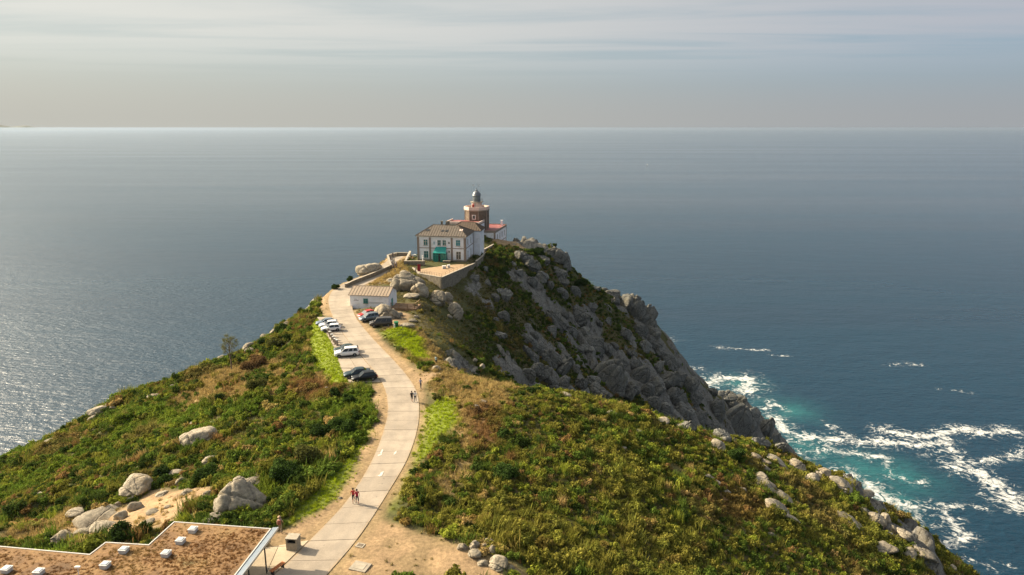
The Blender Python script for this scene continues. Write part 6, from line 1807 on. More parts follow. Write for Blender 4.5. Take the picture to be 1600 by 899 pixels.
m_lampr = surf('tail_lamp', (0.35, 0.012, 0.01), 0.25, 0.1, 4.0)
m_plate = surf('blank_plate', (0.72, 0.72, 0.68), 0.5, 0.05, 5.0)
# kind: length, width, height, belt height, bonnet height; cabin: rear base, rear roof, front roof, windscreen base (share of length from the rear)
KINDS_ = {'hatch': (4.05, 1.74, 1.46, 0.93, 0.86, 0.02, 0.12, 0.53, 0.73), 'sedan': (4.45, 1.78, 1.44, 0.92, 0.84, 0.12, 0.28, 0.56, 0.74),
          'suv': (4.4, 1.84, 1.66, 1.04, 1.0, 0.01, 0.08, 0.56, 0.75), 'van': (4.75, 1.9, 1.88, 1.08, 1.06, 0.005, 0.03, 0.66, 0.84), 'mpv': (4.3, 1.8, 1.66, 1.0, 0.96, 0.01, 0.06, 0.58, 0.79)}
def wheel_mesh(r_=0.315, w_=0.2):
    a_ = MB(); prof = [(r_ * 0.62, -w_ / 2), (r_ * 0.95, -w_ / 2), (r_, -w_ / 2 + 0.03), (r_, w_ / 2 - 0.03), (r_ * 0.95, w_ / 2), (r_ * 0.62, w_ / 2)]
    a_.lathe(prof, 18)
    b2 = MB().lathe([(0.03, w_ / 2 - 0.02), (r_ * 0.64, w_ / 2 - 0.015), (r_ * 0.64, w_ / 2 - 0.05), (0.03, w_ / 2 - 0.05)], 18)
    for k in range(5):
        t_ = k * 2 * math.pi / 5; b2.tube((0.03 * math.cos(t_), 0.03 * math.sin(t_), w_ / 2 - 0.01), (r_ * 0.6 * math.cos(t_), r_ * 0.6 * math.sin(t_), w_ / 2 - 0.01), 0.03, n=5)
    return a_.mesh('tyre'), b2.mesh('rim')
TY, RI = wheel_mesh(); TY.materials.append(m_tyre); RI.materials.append(m_rim)
def car(px, py, heading, kind, col, label, metal=0.2, group='parked cars'):
    L_, Wd, Ht, zb_, zh, c0, c1, c2, c3 = KINDS_[kind]
    g = at(px, py, ZF); zc = Hf(g.x, g.y)
    if bil(ed, g.x, g.y) < 0 or inpoly(np.array(g.x), np.array(g.y), APR): zc = road_z(g.x, g.y) + 0.05
    root = empty('parked_car', (g.x, g.y, zc), math.radians(heading), label, 'car', group)
    pm = paint_mat('car_paint', col, metal)
    hw_ = Wd / 2; x_ = lambda f_: (f_ - 0.5) * L_
    st = [(0.0, 0.62, zb_ * 0.82, 0.42), (0.015, 0.9, zb_ * 0.97, 0.3), (0.1, 0.98, zb_, 0.24), (0.3, 1.0, zb_, 0.22), (0.6, 1.0, zb_, 0.22), (c3, 1.0, zh + 0.03, 0.22), (0.86, 0.985, zh - 0.03, 0.23), (0.95, 0.93, zh - 0.13, 0.25), (0.988, 0.8, zh - 0.24, 0.3), (1.0, 0.62, 0.5, 0.4)]
    vs, fs = [], []
    for f_, wf, zt, z0 in st:
        w2 = hw_ * wf
        vs += [(x_(f_), s_ * w2 * a_, z_) for s_, a_, z_ in ((-1, 0.9, z0), (-1, 1.0, z0 + (zt - z0) * 0.35), (-1, 0.985, z0 + (zt - z0) * 0.75), (-1, 0.9, zt - 0.01), (-1, 0.55, zt + 0.015), (1, 0.55, zt + 0.015), (1, 0.9, zt - 0.01), (1, 0.985, z0 + (zt - z0) * 0.75), (1, 1.0, z0 + (zt - z0) * 0.35), (1, 0.9, z0))]
    n_ = 10
    for i in range(len(st) - 1):
        for k in range(n_):
            fs.append((i * n_ + k, (i + 1) * n_ + k, (i + 1) * n_ + (k + 1) % n_, i * n_ + (k + 1) % n_))
    fs += [tuple(range(n_)), tuple(range((len(st) - 1) * n_ + n_ - 1, (len(st) - 1) * n_ - 1, -1))]
    MB().add(vs, fs).build('body', pm, root, smooth=True)
    # cabin with pillars and roof
    wb, wt = hw_ * 0.92, hw_ * 0.72; zr_ = Ht - 0.04
    B_ = [(x_(c0) + 0.04, wb, zb_ - 0.06), (x_(c3), wb * 0.97, zh - 0.02)]; T_ = [(x_(c1), wt, zr_), (x_(c2), wt, zr_)]
    xm = (T_[0][0] + T_[1][0]) / 2
    cv = []
    for s_ in (-1, 1): cv += [(B_[0][0], s_ * B_[0][1], B_[0][2]), (B_[1][0], s_ * B_[1][1], B_[1][2]), (T_[1][0], s_ * wt, zr_), (xm, s_ * wt, zr_ + 0.04), (T_[0][0], s_ * wt, zr_ - 0.02)]
    cf = [(0, 1, 2, 3, 4), (9, 8, 7, 6, 5), (1, 6, 7, 2), (2, 7, 8, 3), (3, 8, 9, 4), (4, 9, 5, 0), (0, 5, 6, 1)]
    MB().add(cv, cf).build('cabin', pm, root, bevel=0.05, smooth=True)
    def pane(name, quad, push):
        c = sum((Vector(q_) for q_ in quad), Vector()) / 4
        n2_v = (Vector(quad[1]) - Vector(quad[0])).cross(Vector(quad[3]) - Vector(quad[0])).normalized()
        if n2_v.dot(Vector(push)) < 0: n2_v = -n2_v; 
        vv2 = [Vector(q_) + n2_v * 0.014 for q_ in quad]
        f_ = (0, 1, 2, 3) if (vv2[1] - vv2[0]).cross(vv2[3] - vv2[0]).dot(n2_v) > 0 else (3, 2, 1, 0)
        MB().add([tuple(v) for v in vv2] + [tuple(v - n2_v * 0.02) for v in vv2], [f_, tuple(4 + q_ for q_ in f_[::-1])] + [(f_[k], 4 + f_[k], 4 + f_[(k + 1) % 4], f_[(k + 1) % 4]) for k in range(4)]).build(name, m_cglass, root)
    def lerp(a_, b2, t_): return tuple(a_[k] + (b2[k] - a_[k]) * t_ for k in range(3))
    for s_ in (-1, 1):
        b0 = (B_[0][0], s_ * B_[0][1], B_[0][2] + 0.08); b1 = (B_[1][0], s_ * B_[1][1], B_[1][2] + 0.08); t0 = (T_[0][0], s_ * wt, zr_ - 0.02); t1_ = (T_[1][0], s_ * wt, zr_)
        cuts = [(0.06, 0.30), (0.34, 0.60), (0.63, 0.93)] if kind in ('suv', 'van', 'mpv') else [(0.1, 0.44), (0.48, 0.92)]
        for f0, f1 in cuts:
            q_ = [lerp(b0, b1, f0), lerp(b0, b1, f1), lerp(lerp(b0, b1, f1), lerp(t0, t1_, f1), 0.88), lerp(lerp(b0, b1, f0), lerp(t0, t1_, f0), 0.88)]
            pane('side_window', q_, (0, s_, 0.3))
    q_ = [lerp((B_[1][0], y_, B_[1][2]), (T_[1][0], y2, zr_), t_) for y_, y2, t_ in ((-wb * 0.88, -wt * 0.92, 0.1), (wb * 0.88, wt * 0.92, 0.1), (wb * 0.88, wt * 0.92, 0.92), (-wb * 0.88, -wt * 0.92, 0.92))]
    pane('windscreen', q_, (1, 0, 0.5))
    q_ = [lerp((B_[0][0], y_, B_[0][2]), (T_[0][0], y2, zr_), t_) for y_, y2, t_ in ((-wb * 0.85, -wt * 0.9, 0.25), (wb * 0.85, wt * 0.9, 0.25), (wb * 0.85, wt * 0.9, 0.88), (-wb * 0.85, -wt * 0.9, 0.88))]
    pane('rear_window', q_, (-1, 0, 0.3))
    for s_ in (-1, 1):
        for fx2 in (0.19, 0.81):
            wl_ = empty('wheel', (x_(fx2), s_ * (hw_ - 0.09), 0.315), 0, parent=root)
            wl_.rotation_euler = (R(-90) * s_, 0, 0)
            link('tyre', TY, None, wl_); link('rim', RI, None, wl_)
            ar_m = MB(); pts_ = [(x_(fx2) + 0.38 * math.cos(t_), s_ * (hw_ + 0.002), 0.3 + 0.38 * math.sin(t_)) for t_ in np.linspace(0, math.pi, 11)] + [(x_(fx2) - 0.38, s_ * (hw_ + 0.002), 0.24), (x_(fx2) + 0.38, s_ * (hw_ + 0.002), 0.24)]
            ar_m.add(pts_ + [(p[0], s_ * (hw_ - 0.2), p[2]) for p in pts_], [tuple(range(13)), tuple(range(25, 12, -1))] + [(k, 13 + k, 13 + (k + 1) % 13, (k + 1) % 13) for k in range(13)])
            ar_m.build('wheel_arch', m_trim, root)
        MB().box(x_(0.955), x_(0.985), s_ * hw_ * 0.66 - 0.17, s_ * hw_ * 0.66 + 0.17, zh - 0.3, zh - 0.16).build('headlight', m_lampw, root, bevel=0.03)
        MB().box(x_(0.0) - 0.0, x_(0.03), s_ * hw_ * 0.78 - 0.12, s_ * hw_ * 0.78 + 0.12, zb_ - 0.3, zb_ - 0.05).build('tail_light', m_lampr, root, bevel=0.03)
        MB().box(x_(c3) - 0.28, x_(c3) - 0.12, s_ * (hw_ * 0.97) - 0.03 + s_ * 0.08, s_ * (hw_ * 0.97) + 0.03 + s_ * 0.12, zb_ + 0.03, zb_ + 0.16).build('mirror', pm, root, bevel=0.03)
        MB().box(x_(0.27), x_(0.73), s_ * hw_ * 0.985 - 0.02, s_ * hw_ * 0.985 + 0.03, 0.24, 0.34).build('sill_trim', m_trim, root)
    MB().box(x_(0.985), x_(1.0) + 0.02, -0.45, 0.45, 0.42, 0.56).build('grille', m_trim, root, bevel=0.02)
    MB().box(x_(1.0) + 0.02, x_(1.0) + 0.035, -0.25, 0.25, 0.44, 0.54).build('number_plate', m_plate, root)
    MB().box(x_(0.0) - 0.02, x_(0.0) - 0.003, -0.25, 0.25, 0.52, 0.62).build('number_plate', m_plate, root)
    NO_VEG.append((g.x, g.y, 1.6))
    return root
WH = (0.72, 0.72, 0.72)
for c in [
 (510.5, 508, 196, 'sedan', (0.20, 0.25, 0.31), 'blue-grey sedan farthest up the left row of parked cars', 0.5),
 (514, 512, 197, 'hatch', WH, 'white hatchback half hidden between the blue-grey sedan and another white car', 0.0),
 (517.5, 517.5, 196, 'hatch', WH, 'white hatchback nearest the stone bollards in the left row', 0.0),
 (541, 550.5, 196, 'sedan', (0.018, 0.04, 0.035), 'dark green sedan behind the white off-roader', 0.3),
 (542, 556.5, 195, 'suv', WH, 'white off-roader parked in front of the dark green sedan', 0.0),
 (558.5, 588.5, 199, 'sedan', (0.03, 0.055, 0.065), 'dark teal sedan half hidden behind the black hatchback', 0.4),
 (569.5, 594.5, 200, 'hatch', (0.012, 0.013, 0.015), 'black hatchback nearest to the camera in the left parking bay', 0.3),
 (572.5, 495.5, 222, 'hatch', (0.42, 0.03, 0.025), 'red car parked at the cabin end of the right row', 0.1),
 (576.5, 501, 216, 'mpv', (0.17, 0.21, 0.24), 'silver-blue people carrier between the red car and the grey van', 0.6),
 (595.5, 509.5, 190, 'van', (0.075, 0.068, 0.062), 'grey-brown passenger van nearest on the right of the road', 0.4)]:
    car(c[0], c[1], c[2], c[3], c[4], c[5], c[6])

# ------------------------------------------------------------------ people
def seg_d(p, a_, b2):
    ab = b2 - a_; t_ = np.clip(((p - a_) @ ab) / (ab @ ab + 1e-9), 0, 1); return np.linalg.norm(p - a_ - t_[:, None] * ab, axis=1)
def body_mesh(pose):
    """one skinned figure, 1.72 m, facing -Y; pose: stride, arm swing, elbow bend"""
    st, sw, eb = pose
    V, E, Rr, reg = [], [], [], []
    def v(p, r_): V.append(p); Rr.append(r_); return len(V) - 1
    def e(a_, b2, rg_): E.append((a_, b2)); reg.append(rg_)
    pel = v((0, 0, 0.93), (0.145, 0.105)); wai = v((0, 0.0, 1.07), (0.13, 0.095)); che = v((0, 0.0, 1.27), (0.16, 0.11)); shb = v((0, 0.0, 1.40), (0.11, 0.08)); nk = v((0, -0.01, 1.48), (0.055, 0.055)); hd_ = v((0, -0.02, 1.58), (0.078, 0.09)); tp_ = v((0, -0.015, 1.68), (0.07, 0.08))
    e(pel, wai, 'shirt'); e(wai, che, 'shirt'); e(che, shb, 'shirt'); e(shb, nk, 'skin'); e(nk, hd_, 'skin'); e(hd_, tp_, 'skin')
    ns = v((0, -0.125, 1.585), (0.014, 0.014)); e(hd_, ns, 'skin')
    for s_ in (-1, 1):
        er = v((s_ * 0.092, 0.0, 1.585), (0.014, 0.02)); e(hd_, er, 'skin')
        fw = -st * s_
        hip = v((s_ * 0.09, 0, 0.88), (0.092, 0.095)); kn = v((s_ * 0.10, fw * 0.5 - 0.03 - 0.04 * abs(st), 0.50), (0.06, 0.062)); an = v((s_ * 0.10, fw + (0.04 if fw > 0 else 0.0), 0.09 + max(0, fw) * 0.12), (0.038, 0.042)); toe = v((s_ * 0.115, fw - 0.13, 0.045 + max(0, fw) * 0.02), (0.042, 0.03))
        e(pel, hip, 'leg'); e(hip, kn, 'leg'); e(kn, an, 'shin'); e(an, toe, 'shoe')
        sh = v((s_ * 0.185, 0, 1.385), (0.06, 0.06)); aw = sw * s_
        el = v((s_ * 0.245, aw * 0.5 + 0.02, 1.12), (0.043, 0.043)); wr_ = v((s_ * 0.26, aw * 0.9 - 0.05 - eb * 0.16, 0.90 + eb * 0.12), (0.028, 0.024)); pm_ = v((s_ * 0.262, aw - 0.07 - eb * 0.22, 0.83 + eb * 0.13), (0.02, 0.038))
        e(shb, sh, 'shirt'); e(sh, el, 'sleeve'); e(el, wr_, 'skin'); e(wr_, pm_, 'skin')
        base = Vector(V[pm_])
        for k, (dy, ln_) in enumerate(((-0.032, 0.07), (-0.011, 0.08), (0.011, 0.075), (0.032, 0.06))):
            m1_ = v((base.x - s_ * 0.004, base.y + dy, base.z - 0.03 - ln_ * 0.4), (0.0095, 0.0095)); m2_ = v((base.x - s_ * 0.02, base.y + dy - 0.012, base.z - 0.03 - ln_), (0.0085, 0.0085))
            e(pm_, m1_, 'skin'); e(m1_, m2_, 'skin')
        t1_ = v((base.x - s_ * 0.012, base.y - 0.055, base.z + 0.0), (0.011, 0.011)); t2_ = v((base.x - s_ * 0.02, base.y - 0.07, base.z - 0.035), (0.0095, 0.0095)); e(pm_, t1_, 'skin'); e(t1_, t2_, 'skin')
    me = bpy.data.meshes.new('person_frame'); me.from_pydata(V, E, []); me.update()
    o = bpy.data.objects.new('person_frame', me); COL.objects.link(o)
    sk = o.modifiers.new('skin', 'SKIN'); sk.use_smooth_shade = True
    lay = me.skin_vertices[0].data
    for i, r_ in enumerate(Rr): lay[i].radius = r_; lay[i].use_root = (i == 0)
    ss = o.modifiers.new('sub', 'SUBSURF'); ss.levels = 1; ss.render_levels = 1
    dg = bpy.context.evaluated_depsgraph_get(); dg.update()
    out = bpy.data.meshes.new_from_object(o.evaluated_get(dg))
    bpy.data.objects.remove(o)
    pc = np.array([p.center[:] for p in out.polygons]); Va = np.array(V, dtype=float)
    dd = np.stack([seg_d(pc, Va[a_], Va[b2]) - 0.4 * min(Rr[a_][0], Rr[b2][0]) for a_, b2 in E], 1)
    rg_ = [reg[k] for k in np.argmin(dd, 1)]
    return out, pc, rg_
POSES = {k: body_mesh(p) for k, p in {'walk': (0.22, 0.16, 0.4), 'walk2': (-0.2, -0.15, 0.2), 'stand': (0.03, 0.02, 0.1), 'bent': (0.04, -0.05, 0.9)}.items()}
def cloth(name, col): return surf(name, col, 0.9, 0.15, 6.0)
m_skin = surf('skin', (0.50, 0.30, 0.21), 0.6, 0.06, 8.0)
_cl = {}
def clothc(col):
    if col not in _cl: _cl[col] = cloth('cloth_%d' % len(_cl), col)
    return _cl[col]
def person(px, py, face, pose, shirt, legs, label, shorts=False, hair=(0.03, 0.02, 0.015), h=1.72, pack=None, hat=None, sleeve=True, z=None, shoe=(0.05, 0.045, 0.04), group=None):
    g = at(px, py, ZF); zc = Hf(g.x, g.y) if z is None else z
    if z is not None:
        g = atz(px, py, z); zc = Hf(g.x, g.y)
        if inpoly(np.array(g.x), np.array(g.y), tp): zc = max(zc, Z_TERR)
        if bil(ed, g.x, g.y) < 0.0: zc = road_z(g.x, g.y) + 0.05
    elif bil(ed, g.x, g.y) < 0.0: zc = road_z(g.x, g.y) + 0.055
    me0, pc, rg_ = POSES[pose]; me = me0.copy(); me.name = 'body'
    me.materials.clear()
    for m_ in (m_skin, clothc(shirt), clothc(legs), clothc(shoe)): me.materials.append(m_)
    idx_ = []
    for c, q_ in zip(pc, rg_):
        if q_ == 'shirt': k = 2 if c[2] < 0.98 else 1
        elif q_ == 'sleeve': k = 1 if (sleeve and c[2] > 1.2) else 0
        elif q_ == 'leg': k = 2
        elif q_ == 'shin': k = 0 if (shorts and c[2] < 0.47) else 2
        elif q_ == 'shoe': k = 3
        else: k = 0
        idx_.append(k)
    me.polygons.foreach_set('material_index', np.array(idx_, dtype=np.int32))
    me.polygons.foreach_set('use_smooth', np.ones(len(me.polygons), dtype=bool))
    root = link('person', me); root.location = (g.x, g.y, zc); root.rotation_euler = (0, 0, math.radians(face)); root.scale = (h / 1.72,) * 3
    tag(root, label, 'person', group)
    hb_ = MB().lathe([(0.03, 0.125)] if False else [(0.104, -0.03), (0.108, 0.03), (0.098, 0.085), (0.07, 0.125), (0.02, 0.143)], 12, c=(0, 0.008, 1.605))
    hb_.build('hair', clothc(hair), root, smooth=True)
    if hat: MB().lathe([(0.17, 0.0), (0.175, 0.012), (0.112, 0.025), (0.105, 0.1), (0.03, 0.12)], 14, c=(0, -0.01, 1.655)).build('sun_hat', clothc(hat), root, smooth=True)
    if pack:
        MB().box(-0.16, 0.16, 0.10, 0.30, 0.98, 1.44).build('backpack', clothc(pack), root, bevel=0.05, smooth=True)
    return root
person(552.5, 786, 25, 'walk2', (0.42, 0.03, 0.035), (0.02, 0.022, 0.03), 'walker in a red top, the farther of the two red walkers on the near road', shorts=True)
person(558.5, 788.5, 20, 'walk', (0.36, 0.02, 0.05), (0.02, 0.025, 0.05), 'walker in a crimson shirt and navy shorts, right of the two red walkers', shorts=True, h=1.78)
person(438.5, 833, 190, 'walk', (0.42, 0.33, 0.25), (0.30, 0.24, 0.17), 'hiker in beige with a hat and backpack beside the flat-roofed building', pack=(0.28, 0.11, 0.08), hat=(0.45, 0.3, 0.2), h=1.78)
person(643.8, 628.5, 185, 'walk', (0.02, 0.02, 0.022), (0.03, 0.03, 0.035), 'walker in black with a backpack on the left of the road pair', shorts=True, pack=(0.02, 0.02, 0.02))
person(648.8, 629, 178, 'walk2', (0.55, 0.55, 0.56), (0.03, 0.035, 0.05), 'walker in a white top and dark trousers on the right of the road pair', h=1.78)
person(657.5, 607.5, 170, 'walk', (0.22, 0.22, 0.30), (0.10, 0.09, 0.10), 'walker in a grey-violet shirt alone on the dirt path', h=1.75)
person(681.5, 570.5, 160, 'stand', (0.30, 0.42, 0.42), (0.03, 0.035, 0.04), 'person in a pale blue top standing behind the lone ochre stone')
tz = Z_TERR
person(649.5, 425.5, 60, 'stand', (0.60, 0.58, 0.54), (0.10, 0.10, 0.12), 'small figure in white at the terrace corner beside the red panel', z=139.7)
CR = [((614, 402.5), (0.03, 0.03, 0.04), 'person in black at the far end of the group by the viewpoint wall'), ((610, 407), (0.04, 0.045, 0.07), 'person in dark blue leaning at the viewpoint wall'),
      ((616, 409.5), (0.16, 0.15, 0.17), 'person in grey in the middle of the group on the path'), ((612, 413), (0.5, 0.5, 0.52), 'person in white by the viewpoint wall corner'),
      ((618.5, 415.5), (0.42, 0.38, 0.42), 'person in pale lilac in the group on the path'), ((615, 418.5), (0.25, 0.24, 0.28), 'person in mid grey at the near end of the group'), ((620, 419.5), (0.05, 0.05, 0.06), 'person in black at the near right of the group'),
      ((645, 405), (0.5, 0.25, 0.1), 'person in orange on the sunlit path next to the house')]
for k, ((px, py), c, lb) in enumerate(CR):
    person(px, py, 40 * k, ('stand', 'walk', 'bent', 'walk2')[k % 4], c, (0.05, 0.05, 0.07), lb, z=140.55 if py < 412 else 140.2, group='people on the path by the viewpoint')

# ------------------------------------------------------------------ small things
# stone bollards by the parking bay
for k, (px, py) in enumerate([(513.5, 521.5), (516, 527), (519, 531.5), (521.5, 535), (524, 538.5), (527, 540.5)]):
    g = at(px, py, ZF); lb = ('bollard nearest the white car, first of the stone bollards', 'second stone bollard counted from the white car', 'third stone bollard counted from the white car', 'fourth stone bollard counted from the white car', 'fifth stone bollard counted from the white car', 'last stone bollard, closest to the dark green sedan')[k]
    root = empty('stone_bollard', (g.x, g.y, max(Hf(g.x, g.y), road_z(g.x, g.y) + 0.0)), 0.3, lb, 'bollard', 'stone bollards by the parking bay')
    root.scale = (1.25, 1.25, 1.15); MB().box(-0.16, 0.16, -0.16, 0.16, -0.1, 0.95).build('shaft', m_gran, root, bevel=0.03)
    MB().add([(-0.2, -0.2, 0.95), (0.2, -0.2, 0.95), (0.2, 0.2, 0.95), (-0.2, 0.2, 0.95), (-0.2, -0.2, 1.05), (0.2, -0.2, 1.05), (0.2, 0.2, 1.05), (-0.2, 0.2, 1.05), (0, 0, 1.14)], [(0, 3, 2, 1), (0, 1, 5, 4), (1, 2, 6, 5), (2, 3, 7, 6), (3, 0, 4, 7), (4, 5, 8), (5, 6, 8), (6, 7, 8), (7, 4, 8)]).build('cap', m_curb, root)
for k, (px, py) in enumerate([(604, 431), (609, 429.5), (617.5, 428), (625.5, 425)]):
    g = atz(px, py, 139.7); zz = Hf(g.x, g.y)
    lb = ('dark post lowest on the path below the viewpoint', 'second dark post going up the path', 'third dark post going up the path', 'dark post highest on the path, nearest the terrace')[k]
    root = empty('path_post', (g.x, g.y, zz), 0.0, lb, 'bollard', 'dark posts along the path')
    MB().lathe([(0.11, -0.1), (0.11, 0.8), (0.13, 0.82), (0.13, 0.92), (0.04, 0.99)], 10).build('shaft', m_dkmetal, root)
    MB().lathe([(0.116, 0.62), (0.116, 0.7)], 10).build('band', m_steel, root)
# green wheeled bin and grey bin by the van
g = at(619.5, 514, ZF); m_gbin = surf('green_plastic', (0.015, 0.14, 0.06), 0.5, 0.12, 4.0)
root = empty('green_waste_bin', (g.x, g.y, Hf(g.x, g.y)), R(10), 'green wheeled waste bin right of the grey-brown van', 'bin')
MB().add([(-0.32, -0.3, 0.08), (0.32, -0.3, 0.08), (0.32, 0.3, 0.08), (-0.32, 0.3, 0.08), (-0.42, -0.4, 1.15), (0.42, -0.4, 1.15), (0.42, 0.4, 1.15), (-0.42, 0.4, 1.15)], [(0, 3, 2, 1), (4, 5, 6, 7), (0, 1, 5, 4), (1, 2, 6, 5), (2, 3, 7, 6), (3, 0, 4, 7)]).build('body', m_gbin, root)
MB().add([(-0.46, -0.45, 1.16), (0.46, -0.45, 1.16), (0.46, 0.42, 1.22), (-0.46, 0.42, 1.22), (-0.4, -0.35, 1.26), (0.4, -0.35, 1.26), (0.4, 0.36, 1.33), (-0.4, 0.36, 1.33)], [(0, 3, 2, 1), (4, 5, 6, 7), (0, 1, 5, 4), (1, 2, 6, 5), (2, 3, 7, 6), (3, 0, 4, 7)]).build('lid', m_gbin, root)
for s_ in (-1, 1): MB().tube((s_ * 0.30, 0.36, 0.1), (s_ * 0.38, 0.36, 0.1), 0.1, n=12).build('wheel', m_tyre, root)
MB().tube((-0.35, 0.44, 1.12), (0.35, 0.44, 1.12), 0.025, n=6).build('handle', m_gbin, root)
g = at(616.8, 515.5, ZF)
root = empty('litter_post', (g.x, g.y, Hf(g.x, g.y)), 0, 'pale grey litter post in front of the green waste bin', 'litter bin')
MB().lathe([(0.17, -0.05), (0.17, 0.9), (0.14, 0.95)], 14).build('drum', m_curb, root); MB().lathe([(0.19, 0.951), (0.2, 1.0), (0.05, 1.06)], 14).build('cap', m_steel, root)
# concrete litter housing by the forecourt
g = at(459, 857, ZF); m_cbox = surf('exposed_concrete', (0.30, 0.265, 0.21), 0.9, 0.2, 3.0, 0.3, 20)
root = empty('concrete_litter_bin', (g.x, g.y, road_z(g.x, g.y) - 0.02), R(-6), 'boxy concrete litter bin with a dark slot beside the forecourt', 'litter bin')
MB().box(-0.55, 0.55, -0.45, -0.37, -0.1, 0.85).box(-0.55, -0.42, -0.37, 0.45, -0.1, 1.25).box(0.42, 0.55, -0.37, 0.45, -0.1, 1.25).box(-0.42, 0.42, 0.37, 0.45, -0.1, 1.25).box(-0.55, -0.42, -0.45, -0.37, 0.85, 1.25).box(0.42, 0.55, -0.45, -0.37, 0.85, 1.25).build('housing', m_cbox, root)
MB().box(-0.60, 0.60, -0.5, 0.5, 1.253, 1.36).build('lid', m_cap, root, bevel=0.015)
MB().box(-0.41, 0.41, -0.3, 0.3, 0.05, 0.8).build('liner', m_darkw, root)
# covers in the dirt right of the road
for px, py, w_, lb, mt in ((563, 853, 0.42, 'small square inspection cover in the dirt right of the road', m_cap), (563, 887, 0.85, 'large concrete cover slab tilted in the dirt at the bottom', m_cbox)):
    g = at(px, py, ZF); root = empty('ground_cover', (g.x, g.y, Hf(g.x, g.y) + 0.02), R(-18), lb, 'cover')
    MB().box(-w_, w_, -w_ * 0.8, w_ * 0.8, -0.12, 0.07).build('frame', mt, root, bevel=0.02)
    MB().box(-w_ * 0.6, w_ * 0.6, -w_ * 0.5, w_ * 0.5, 0.072, 0.095).build('lid', m_joint if w_ < 0.5 else m_cap, root)
# orange plank leaning in the building's shade
g = atz(434, 893, 140.05)
root = empty('orange_bench', (g.x, g.y, 140.08), R(62), 'orange timber bench in the shade of the flat-roofed building', 'bench')
for k in range(2): MB().box(-0.8, 0.8, -0.2 + k * 0.22, 0.0 + k * 0.22, 0.42, 0.47).build('plank', surf('orange_timber', (0.42, 0.14, 0.04), 0.7, 0.15), root)
for s_ in (-0.6, 0.6): MB().box(s_ - 0.04, s_ + 0.04, -0.18, 0.2, 0.0, 0.42).build('leg', m_dkmetal, root)
# white pillar and red panel at the terrace
g = atz(660.8, 415.5, Z_TERR)
root = empty('white_pillar', (g.x, g.y, Z_TERR), 0, 'slim white stone pillar on the lawn corner before the house', 'pillar')
MB().box(-0.35, 0.35, -0.35, 0.35, 0, 0.25).build('base', m_cap, root); MB().lathe([(0.2, 0.25), (0.16, 2.8)], 12).build('shaft', m_white, root); MB().lathe([(0.16, 2.8), (0.24, 2.9), (0.24, 3.0), (0.05, 3.15)], 12).build('cap', m_white, root)
g = atz(653.5, 426, Z_TERR)
root = empty('red_sign_panel', (g.x + 0.2, g.y + 0.5, Z_TERR), R(15), 'tall dark red panel standing at the terrace corner', 'sign')
MB().box(-0.45, 0.45, -0.05, 0.05, 0.25, 2.3).build('panel', surf('dark_red_panel', (0.26, 0.02, 0.025), 0.5, 0.1), root, bevel=0.02)
for s_ in (-0.38, 0.38): MB().box(s_ - 0.04, s_ + 0.04, 0.055, 0.12, -0.1, 2.2).build('post', m_dkmetal, root)
# crates on the terrace
for k, (px, py, w_, lb) in enumerate(((694, 420, 0.55, 'larger pale storage box on the terrace before the porch'), (701, 418.5, 0.4, 'smaller pale storage box on the terrace, right of the larger box'))):
    g = atz(px, py, Z_TERR); root = empty('storage_box', (g.x, g.y, Z_TERR), R(12), lb, 'box', 'storage boxes on the terrace')
    MB().box(-w_, w_, -0.4, 0.4, 0, 0.75).build('body', m_curb, root, bevel=0.03); MB().box(-w_ - 0.04, w_ + 0.04, -0.44, 0.44, 0.753, 0.85).build('lid', m_white, root, bevel=0.02)
# low walls either side of the porch steps
g0, g1 = atz(693, 412.5, Z_TERR), atz(704, 412.5, Z_TERR)
wall_run('porch_wall', [(g0.x, g0.y, Z_TERR), (g1.x, g1.y, Z_TERR)], 0.9, 0.4, 'short stone wall right of the green porch', base=0.4)
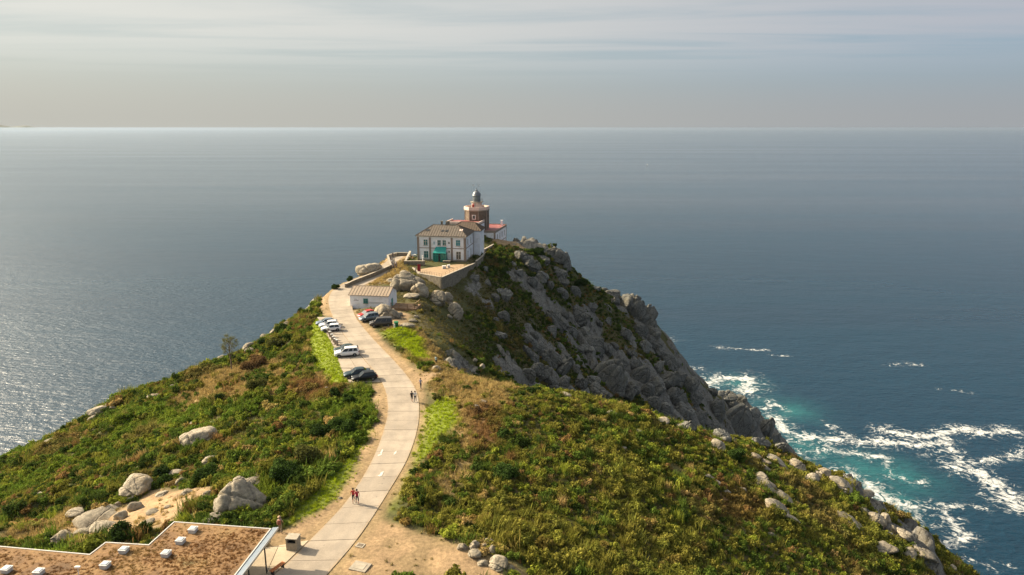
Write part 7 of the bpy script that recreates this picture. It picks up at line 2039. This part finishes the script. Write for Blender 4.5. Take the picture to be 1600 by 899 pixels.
# cafe tables left of the house
for k, (px, py) in enumerate(((638, 397), (643.5, 395.5), (647, 398.5))):
    z_ = 140.4; g = atz(px, py, z_); z_ = Hf(g.x, g.y)
    lb = ('pale cafe table set nearest the viewpoint wall', 'middle pale cafe table left of the house', 'pale cafe table set closest to the house wall')[k]
    root = empty('cafe_table', (g.x, g.y, z_), 0.4 * k, lb, 'table', 'cafe tables left of the house')
    MB().box(-0.6, 0.6, -0.4, 0.4, 0.7, 0.76).build('table_top', m_curb, root)
    for sx_ in (-0.5, 0.5):
        for sy_ in (-0.3, 0.3): MB().box(sx_ - 0.03, sx_ + 0.03, sy_ - 0.03, sy_ + 0.03, -0.05, 0.7).build('leg', m_steel, root)
    for sy_ in (-0.85, 0.85): MB().box(-0.6, 0.6, sy_ - 0.15, sy_ + 0.15, 0.4, 0.45).box(-0.5, -0.44, sy_ - 0.1, sy_ + 0.1, -0.05, 0.4).box(0.44, 0.5, sy_ - 0.1, sy_ + 0.1, -0.05, 0.4).build('bench_seat', m_steel, root)
# stone steps on the slope behind the cabin
for k in range(6):
    p = spot(598 - k * 1.8 + 6, 436 + k * 1.6); 
    tag(MB().box(-0.9, 0.9, -0.25, 0.25, -0.25, 0.08).build('stone_step', m_cap, None, bevel=0.02, loc=(p.x, p.y, Hf(p.x, p.y)), rotz=R(-20)),
        ('lowest', 'second', 'third', 'fourth', 'fifth', 'highest')[5 - k] + ' pale stone step climbing the bank behind the white cabin', 'step', 'stone steps behind the cabin')
# boat far out
b0 = atz(1011, 258.6, 0.0)
root = empty('fishing_boat', (b0.x, b0.y, 0.0), R(100), 'tiny fishing boat far out on the open sea', 'boat')
hl = [(-6, 1.5), (-4, 1.9), (1, 2.0), (4, 1.5), (6.5, 0.0)]
outl = hl + [(x, -y) for x, y in hl[::-1][1:]]
hm = MB().prism([(x * 0.92, y * 0.7) for x, y in outl][::-1], -0.6, -0.59)
hm = MB(); nO = len(outl)
hm.add([(x * 0.93, y * 0.7, -0.6) for x, y in outl] + [(x, y, 1.3 + 0.08 * max(0, x)) for x, y in outl], [(i, i + nO, (i + 1) % nO + nO, (i + 1) % nO) for i in range(nO)] + [tuple(range(nO, 2 * nO))])
hm.build('hull', surf('boat_hull', (0.06, 0.09, 0.12), 0.5), root)
MB().box(-3.6, -0.6, -1.2, 1.2, 1.3, 4.2).box(-3.8, -0.4, -1.4, 1.4, 4.2, 4.4).build('wheelhouse', m_white, root); MB().tube((-3.0, 0, 4.4), (-3.0, 0, 9.0), 0.12, n=6).build('mast', m_white, root)
